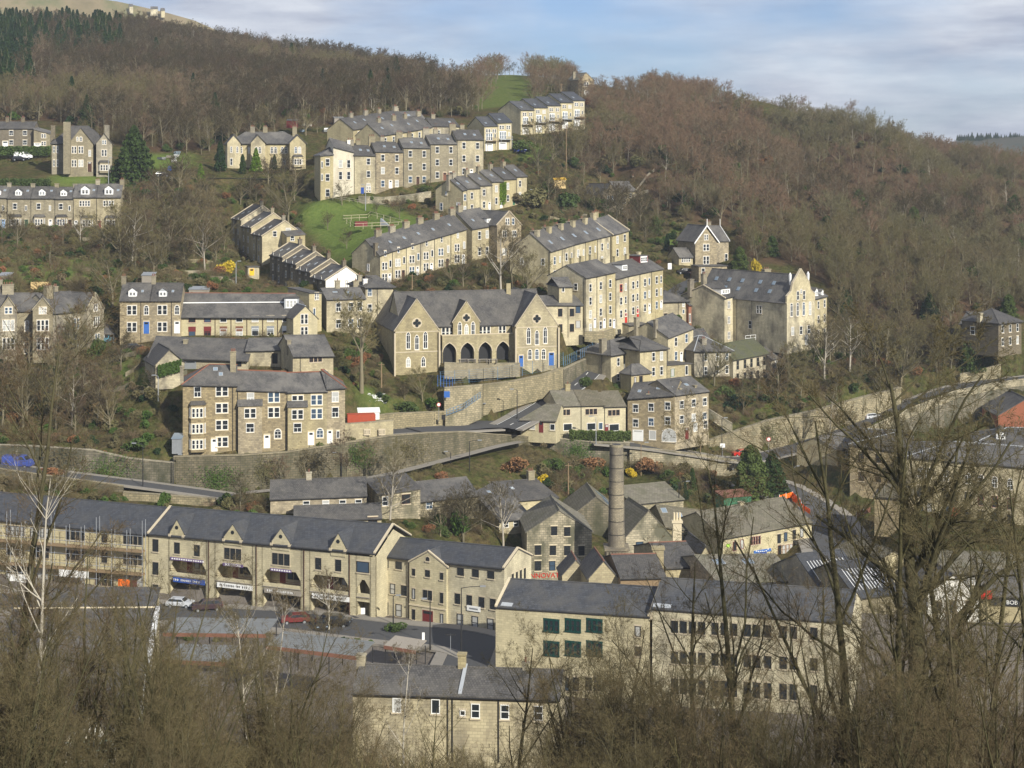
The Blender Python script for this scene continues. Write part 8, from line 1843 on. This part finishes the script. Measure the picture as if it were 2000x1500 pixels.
MID = [([(225, 235), (460, 262), (560, 262), (640, 250), (650, 262), (440, 290), (430, 305), (300, 302), (225, 290)], 7, 'bare tree on the lower fringe of the left wood above the allotments', 'bare trees on the fringe above the allotments'), ([(540, 958), (880, 900), (1035, 905), (1035, 960), (820, 965), (540, 975)], 6.5, 'bare tree in front of the long dark retaining wall', 'bare trees in front of the retaining wall'), ([(250, 400), (430, 400), (445, 500), (440, 540), (240, 540), (225, 470)], 6.5, 'bare tree in the tangled gardens between dormer row and stepped row', 'bare trees of the left gardens'), ([(330, 358), (600, 352), (600, 385), (560, 400), (455, 405), (340, 395)], 6.5, 'bare tree on the bank between the drive and the stepped row', 'bare trees below the drive'),
       ([(1040, 290), (1110, 260), (1180, 350), (1170, 400), (1260, 420), (1240, 460), (1180, 430), (1040, 400)], 6.5, 'bare tree on the slope between playhouse and central terraces', 'bare trees round the playhouse'), ([(-20, 700), (250, 705), (250, 800), (200, 860), (-20, 850)], 5.8, 'bare tree on the left bank above the mossy retaining wall', 'bare trees of the left bank'),
       ([(1390, 790), (1500, 762), (1560, 700), (1640, 640), (1860, 690), (1870, 725), (1760, 750), (1590, 795), (1440, 832)], 6.3, 'bare tree in the right-hand scrub above the upper road', 'bare trees above the upper road'), ([(830, 545), (1055, 555), (1055, 590), (1000, 572), (830, 570)], 8, 'bare tree in the yard behind the school roof', 'bare trees behind the school'),
       ([(1215, 440), (1345, 425), (1345, 500), (1240, 480)], 8, 'bare tree in the sloping garden left of the white-bargeboard house', 'bare trees by the sloping garden'), ([(840, 1000), (1030, 1000), (1020, 1050), (850, 1060)], 6, 'bare brown tree in the clump between offices and mill', 'bare trees between offices and mill'), ([(0, 470), (230, 470), (230, 550), (0, 550)], 13, 'small bare tree among the allotments below the dormer row', 'bare trees in the allotments')]
for i, (P_, sp_g, lab, grp) in enumerate(MID):
    for (x, y, z, a, b) in scatter(P_, sp_g, .45, 240, 540, seed=30+i): plant('bare_tree', random.choice([BT[0], BT[1], BT[1], WT[3], WT[0], WT[2]]), (x, y, z-.2), random.uniform(.55, .95), random.uniform(0, 6.28), lab, 'tree', grp)
def Bs(px, py, w_, h_, Y, kind, lab, name='shrub'):
    q = snap(px, py, Y); me = BUSH[kind][random.randint(0, 1)]; s = w_/F*Y/3.2; o = bpy.data.objects.new(name, me); COL.objects.link(o); o.location = q-V((0, 0, .1)); o.scale = (s, s, h_/F*Y/2.2); o.rotation_euler.z = random.uniform(0, 6); tag(o, lab, 'shrub')
for a in ((415, 712, 50, 20, 305, 'evergreen', 'rounded dark green shrub beside the ivy bungalow chimney'), (190, 700, 40, 45, 313, 'bushgreen', 'green ivy-covered bush in front of the dark villa'), (1020, 300, 70, 26, 490, 'bushgreen', 'bright green bush below the modern row'), (440, 538, 40, 30, 374, 'yellowshrub', 'yellow forsythia bush left of the yellow shed door'),
          (1060, 945, 22, 20, 300, 'yellowshrub', 'small yellow shrub below the main road wall'), (1232, 935, 26, 22, 306, 'yellowshrub', 'bright yellow shrub right of the mill chimney'), (1085, 925, 50, 30, 303, 'bushgreen', 'green laurel bush below the main road wall'), (1125, 935, 40, 24, 300, 'bushgreen', 'lower green laurel left of the mill chimney'), (1150, 925, 60, 30, 306, 'rustshrub', 'rusty brown shrub behind the mill chimney'), (1270, 925, 60, 30, 308, 'rustshrub', 'reddish shrub right of the yellow one'),
          (1010, 925, 60, 34, 300, 'rustshrub', 'rust-coloured shrub at the bottom of the steps'), (795, 812, 70, 28, 311.5, 'bushgreen', 'glossy green bush at the foot of the school bare tree'), (850, 806, 40, 22, 312, 'ivy', 'ivy mound against the boundary wall'), (1145, 766, 36, 24, 333, 'bushgreen', 'green bush at the corner of the italianate house'), (830, 388, 30, 16, 432, 'bushgreen', 'dark green bush in front of the stepped row'), (810, 390, 24, 12, 430, 'shrubolive', 'olive bush left of the dark one at the stepped row'),
          (1000, 400, 60, 26, 432, 'shrubolive', 'twiggy grey bush below the lower stepped row'), (1040, 408, 60, 40, 436, 'shrubolive', 'pale olive shrub right of the lower stepped row'), (1105, 410, 70, 40, 440, 'bushgreen', 'dense dark green shrub below the playhouse'), (1160, 418, 60, 36, 440, 'bushgreen', 'rounded green shrub left of the arched-porch villa'), (1265, 625, 36, 22, 372, 'evergreen', 'dark green bush at the end of the cream row'), (1445, 800, 70, 36, 334, 'evergreen', 'dark laurel on the slope right of the warehouse'), (1500, 790, 50, 24, 342, 'evergreen', 'low holly at the foot of the birches'),
          (1420, 780, 40, 26, 335, 'bushgreen', 'green shrub above the rubble wall'), (625, 877, 34, 16, 286, 'bushgreen', 'small green bush at the doors of the terrace'), (320, 995, 30, 34, 272, 'limegreen' if False else 'ivy', 'bright creeper over the lower roadside wall'), (100, 935, 60, 20, 275, 'rustshrub', 'orange-brown brambles by the lower left road'), (1478, 545, 24, 40, 402, 'yellowshrub', 'tall yellow shrub beside the former chapel'),
          (270, 880, 60, 26, 288, 'bushgreen', 'green bramble bank under the washing line'), (900, 1060, 44, 60, 262, 'ivy', 'ivy-covered stump behind the offices'), (855, 1040, 40, 40, 264, 'evergreen', 'dark holly left of the ivy stump'), (770, 1235, 50, 22, 221, 'bushgreen', 'green shrub in the planting island'), (1585, 640, 50, 30, 360, 'bushgreen', 'green ivy mound below the former chapel')):
    Bs(*a)
# hedges
def hedge(lab, x0, y0, Y0, x1, y1, Y1, h_, dp, mat='bushgreen', n=9000, sz=.13):
    a, b = W(x0, y0, Y0), W(x1, y1, Y1)
    def f(r, n_): t = r.uniform(0, 1, n_); u_ = r.uniform(-.5, .5, n_); zz = r.uniform(0, 1, n_)**.6; p = np.array(a)[None]+(np.array(b)-np.array(a))[None]*t[:, None]; p[:, 1] += u_*dp; p[:, 2] += zz*h_*(1+.05*np.sin(t*40)); return p-np.array(a)
    me = leafcloud(7, n, f, sz, mat, 'hedge'); o = bpy.data.objects.new('hedge', me); COL.objects.link(o); o.location = a; tag(o, lab, 'hedge')
hedge('long clipped green hedge in front of the stone-slated cottages', 1112, 860, 317.5, 1232, 862, 320.5, 1.9, 1.6)
hedge('dark green hedge below the dark farmhouse at far left', 0, 304, 472, 98, 304, 474, 2.6, 2, 'bushgreen', 7000, .2)
hedge('low green hedge beneath the gothic villa garden', -10, 364, 441, 98, 364, 441, 2.0, 2, 'bushgreen', 7000, .18)
hedge('ivy covering the gable of the low dark-roofed house', 309, 738, 297.6, 354, 726, 299.3, 2.2, .3, 'ivy', 5000, .12)
hedge('green creeper on the lower stepped row front', 976, 402, 423.4, 989, 398, 424.5, 5.5, .3, 'limegreen', 2200, .14)
# daffodils / snowdrops on the bank
r = np.random.default_rng(3)
def daf(rr_, n_):
    P_ = [hit(rr_.uniform(722, 755), rr_.uniform(776, 792)) for _ in range(n_//8+1)]; P_ = [p for p in P_ if p]; return np.array([list(P_[i % len(P_)]) for i in range(n_)])+rr_.normal(0, .22, (n_, 3))*[1, 1, .2]+[0, 0, .25]
me = leafcloud(9, 260, daf, .09, 'white', 'flowers'); o = bpy.data.objects.new('flowers', me); COL.objects.link(o); tag(o, 'drift of pale daffodils on the grass bank', 'flowers', kind='stuff')

# ---- foreground trees
def near(px, ytop, Y, meshes, H0, label, name='bare_tree', group=None, sw=1.0):
    x = (px-1000)/F*Y; g = ground(x, Y); top = ZY(ytop, Y); s = (top-g)/H0
    return plant(name, meshes, (x, Y, g-.3), s*sw, random.uniform(0, 6.28), label, 'tree', group, sz=s)
BIG = near_tree(95, 16, wide=.95, start=.22, r0=.36, n1=16, n2=9, minr=.005)
NT = [near_tree(91, 16, wide=.95, r0=.2, start=.22, n2=8), near_tree(92, 16, 'mossbark', 'neartwig', .9, .28, .17, 12, 8, lean=(.12, 0)), near_tree(93, 16, 'mossbark', 'browntwig', 1.0, .2, .2, 13, 8), near_tree(94, 16, 'birchbark', 'browntwig', .55, .4, .12, 12, 6)]
MS = [multi_stem(101, 12, 7), multi_stem(102, 12, 9, 'mossbark', 'browntwig', .09, .3), multi_stem(103, 14, 5, r0=.19, spread=.15, dn=.6)]
print('templates done')
FG = [(1790, 700, 74, BIG, 15, 'largest foreground tree with thick mossy trunk at right'), (1745, 790, 73, NT[1], 15, 'second slimmer trunk close beside the largest foreground tree'), (1850, 830, 76, NT[0], 15, 'slim trunk just right of the largest foreground tree'), (1648, 780, 82, NT[2], 15, 'tall mossy single tree left of the largest foreground tree'), (1440, 880, 88, NT[1], 15, 'slender leaning tree over the shop building at right'),
      (1355, 1075, 92, NT[0], 15, 'dark twisted tree in front of the cream building'), (1930, 860, 78, NT[1], 15, 'dense spreading tree at the right edge'), (2010, 900, 66, NT[0], 15, 'wide-branched tree cut by the right edge'), (1900, 990, 60, MS[0], 11.5, 'thicket tree low at the right with drooping branches'), 
      (28, 640, 70, NT[1], 15, 'tall pale sapling at the far left edge'), (72, 880, 66, NT[3], 15, 'slim bare tree second from the left edge'), (140, 1040, 62, MS[0], 11.5, 'dense olive thicket in front of the scaffolding'), (5, 1060, 50, MS[1], 11.5, 'dark thicket at the bottom left corner'), (225, 1120, 60, MS[2], 13, 'olive multi-stemmed tree in front of the orange banner'), (310, 1110, 64, NT[0], 15, 'bare tree at the left of the silver canopy'),
      (400, 1240, 60, MS[1], 11.5, 'brown thicket in front of the parked people carrier'), (480, 1165, 84, NT[3], 15, 'white birch sapling among brown twigs left of centre'), (545, 1150, 88, NT[3], 15, 'second white birch sapling beside the canopies'), (520, 1260, 66, MS[0], 11.5, 'olive thicket before the covered walkway'), (610, 1260, 60, MS[1], 11.5, 'low brown thicket left of the long bottom house'),
      (795, 1255, 92, NT[3], 15, 'thin red-brown birch crossing the long bottom house roof'), (845, 1370, 76, NT[0], 15, 'forked dark sapling in front of the bottom house wall'), (690, 1390, 62, MS[1], 11.5, 'pale-twigged bush at the left end of the bottom house'), (1010, 1230, 96, NT[0], 15, 'fine bare tree before the left of the cream building'), (1120, 1230, 86, MS[1], 11.5, 'upright twiggy thicket below the green shutters'), 
      (1195, 1185, 84, MS[0], 11.5, 'dense upright bare thicket in the middle of the cream building'), (1155, 1240, 80, MS[1], 11.5, 'brown thicket hiding the lower floor of the cream building'), (1310, 1225, 80, MS[0], 11.5, 'olive thicket at the foot of the dark twisted tree'), (1260, 1250, 76, MS[1], 11.5, 'brown twiggy tree right of the green-shuttered windows'), (1060, 1390, 70, MS[1], 11.5, 'low thicket at the right end of the bottom house'), (1620, 1180, 64, MS[0], 11.5, 'thicket tree low between the tall right-hand trunks'), (1720, 1150, 58, MS[1], 11.5, 'brown thicket under the largest foreground tree'), (1400, 1260, 60, MS[1], 11.5, 'brown thicket below the dark twisted tree'), (1520, 1290, 54, MS[0], 11.5, 'olive thicket at the lower right of centre'),
      (1830, 1230, 50, MS[1], 11.5, 'dark thicket at the lower right'), (1970, 1200, 50, MS[0], 11.5, 'tangled thicket in the lower right corner'), (940, 1420, 58, MS[1], 11.5, 'short thicket at the bottom centre'), (780, 1430, 54, MS[0], 11.5, 'short olive thicket at the bottom left of centre'), (340, 1330, 48, MS[0], 11.5, 'leaning olive thicket at the lower left'), (200, 1330, 46, MS[1], 11.5, 'brown thicket over the white gabled hall'), (480, 1380, 48, MS[1], 11.5, 'brown thicket at the bottom left of the birches'), (1160, 1400, 56, MS[0], 11.5, 'olive thicket at the bottom right of the bottom house')]
for i, (px, yt, Y, me, H0, lab) in enumerate(FG): near(px, yt, Y, me, H0, lab, 'bare_tree' if me in NT or me is MS[2] or me is BIG else 'thicket')
rT = random.Random(77)
for i in range(46):
    px = rT.uniform(-30, 690) if i < 22 else rT.uniform(1110, 2040) if i < 41 else rT.uniform(690, 1110); Y = rT.uniform(52, 92)
    yt = rT.uniform(1080, 1400) if i < 22 else rT.uniform(1170, 1400) if i < 41 else rT.uniform(1400, 1470)
    me = MS[int(rT.random() < .35)]; near(px, yt, Y, me, 11.5, 'bare olive-brown thicket on the near slope along the bottom edge', 'thicket', 'thickets along the bottom edge', 1.15)
# low scrub across the near slope
its = []
r = np.random.default_rng(17)
for i in range(420):
    Y = r.uniform(58, 125); x = r.uniform(-.34, .34)*Y; z = ground(x, Y); its.append((x, Y, z-.3, float(r.uniform(.7, 1.4)), float(r.uniform(0, 6.28)), int(r.integers(0, 3))))
gn_scatter('scrub', its, [[TB[0]], [TB[2]], [TB[1]]], 'tangled bare scrub covering the near slope along the bottom', 'scrub')
# ===== camera, sky, sun =======================================================
cd = bpy.data.cameras.new('camera'); cam = bpy.data.objects.new('camera', cd); COL.objects.link(cam); cam.location = (0, 0, CZ); cam.rotation_euler = (math.pi/2, 0, 0)
cd.sensor_width = 36; cd.lens = F/2000*36; cd.shift_y = (HZ-750)/2000; cd.clip_start = .5; cd.clip_end = 12000
sc = bpy.context.scene; sc.camera = cam
AZ, EL = math.radians(36), math.radians(30)      # sun to the right of and behind the camera
sv = V((math.sin(AZ)*math.cos(EL), -math.cos(AZ)*math.cos(EL), math.sin(EL)))
ld = bpy.data.lights.new('sun', 'SUN'); ld.energy = 5.0; ld.angle = math.radians(.55); ld.color = (1, .95, .83); lo = bpy.data.objects.new('sun', ld); COL.objects.link(lo)
lo.rotation_euler = (-sv).to_track_quat('-Z', 'Y').to_euler()
w = bpy.data.worlds.new('World'); sc.world = w; w.use_nodes = True; nt = w.node_tree; bg = nt.nodes['Background']
sky = nt.nodes.new('ShaderNodeTexSky'); sky.sky_type = 'NISHITA'; sky.sun_disc = False; sky.sun_elevation = EL; sky.sun_rotation = math.pi-AZ; sky.altitude = 200; sky.air_density = 1.0; sky.dust_density = .6; sky.ozone_density = 2.0
tc = nt.nodes.new('ShaderNodeTexCoord')
n1 = noise(nt, 4.2, 6, tc.outputs['Generated'], .5, stretch=(1.0, 1.0, 2.4)); n2 = noise(nt, 9.0, 5, tc.outputs['Generated'], .6, stretch=(1.0, 1.0, 6.0))
cloudcol = ramp(nt, n2, [(.35, (4.6, 5.0, 6.2)), (.62, (8.2, 8.5, 9.2))])
f = ramp(nt, n1, [(.35, (.12, .12, .12)), (.56, (.95, .95, .95))])
blue = mixc(nt, sky.outputs[0], (.42, .72, 1.3), .7, 'MULTIPLY')
col = mixc(nt, blue, cloudcol, mult(nt, f, 1.0))
nt.links.new(col, bg.inputs['Color']); bg.inputs['Strength'].default_value = .072
vs_ = sc.view_settings; vs_.view_transform = 'Standard'; vs_.look = 'None'; vs_.exposure = 0.42; vs_.gamma = 1
sc.cycles.max_bounces = 4; sc.cycles.diffuse_bounces = 2; sc.cycles.glossy_bounces = 2; sc.cycles.transmission_bounces = 2; sc.cycles.use_denoising = True

for o_ in list(bpy.data.objects):
    if o_.get("category") and o_.get("kind") is None: o_["kind"] = "thing"
# hazy spring air over the whole valley
hm = bpy.data.materials.new('air'); hm.use_nodes = True; hn = hm.node_tree; hn.nodes.clear()
ho = hn.nodes.new('ShaderNodeOutputMaterial'); hv = hn.nodes.new('ShaderNodeVolumePrincipled'); hv.inputs['Color'].default_value = (.82, .9, 1, 1); hv.inputs['Density'].default_value = .00016; hv.inputs['Anisotropy'].default_value = .2
hn.links.new(hv.outputs[0], ho.inputs['Volume'])
mb = MB(); mb.box((-1500, -45, -160), (3000, 0, 0), (0, 1700, 0), (0, 0, 560)); 
hme = bpy.data.meshes.new('haze'); hme.from_pydata([tuple(v) for v in mb.v], [], mb.f); hme.materials.append(hm); hz = bpy.data.objects.new('haze', hme); COL.objects.link(hz); tag(hz, kind='stuff')
sc.cycles.volume_bounces = 0
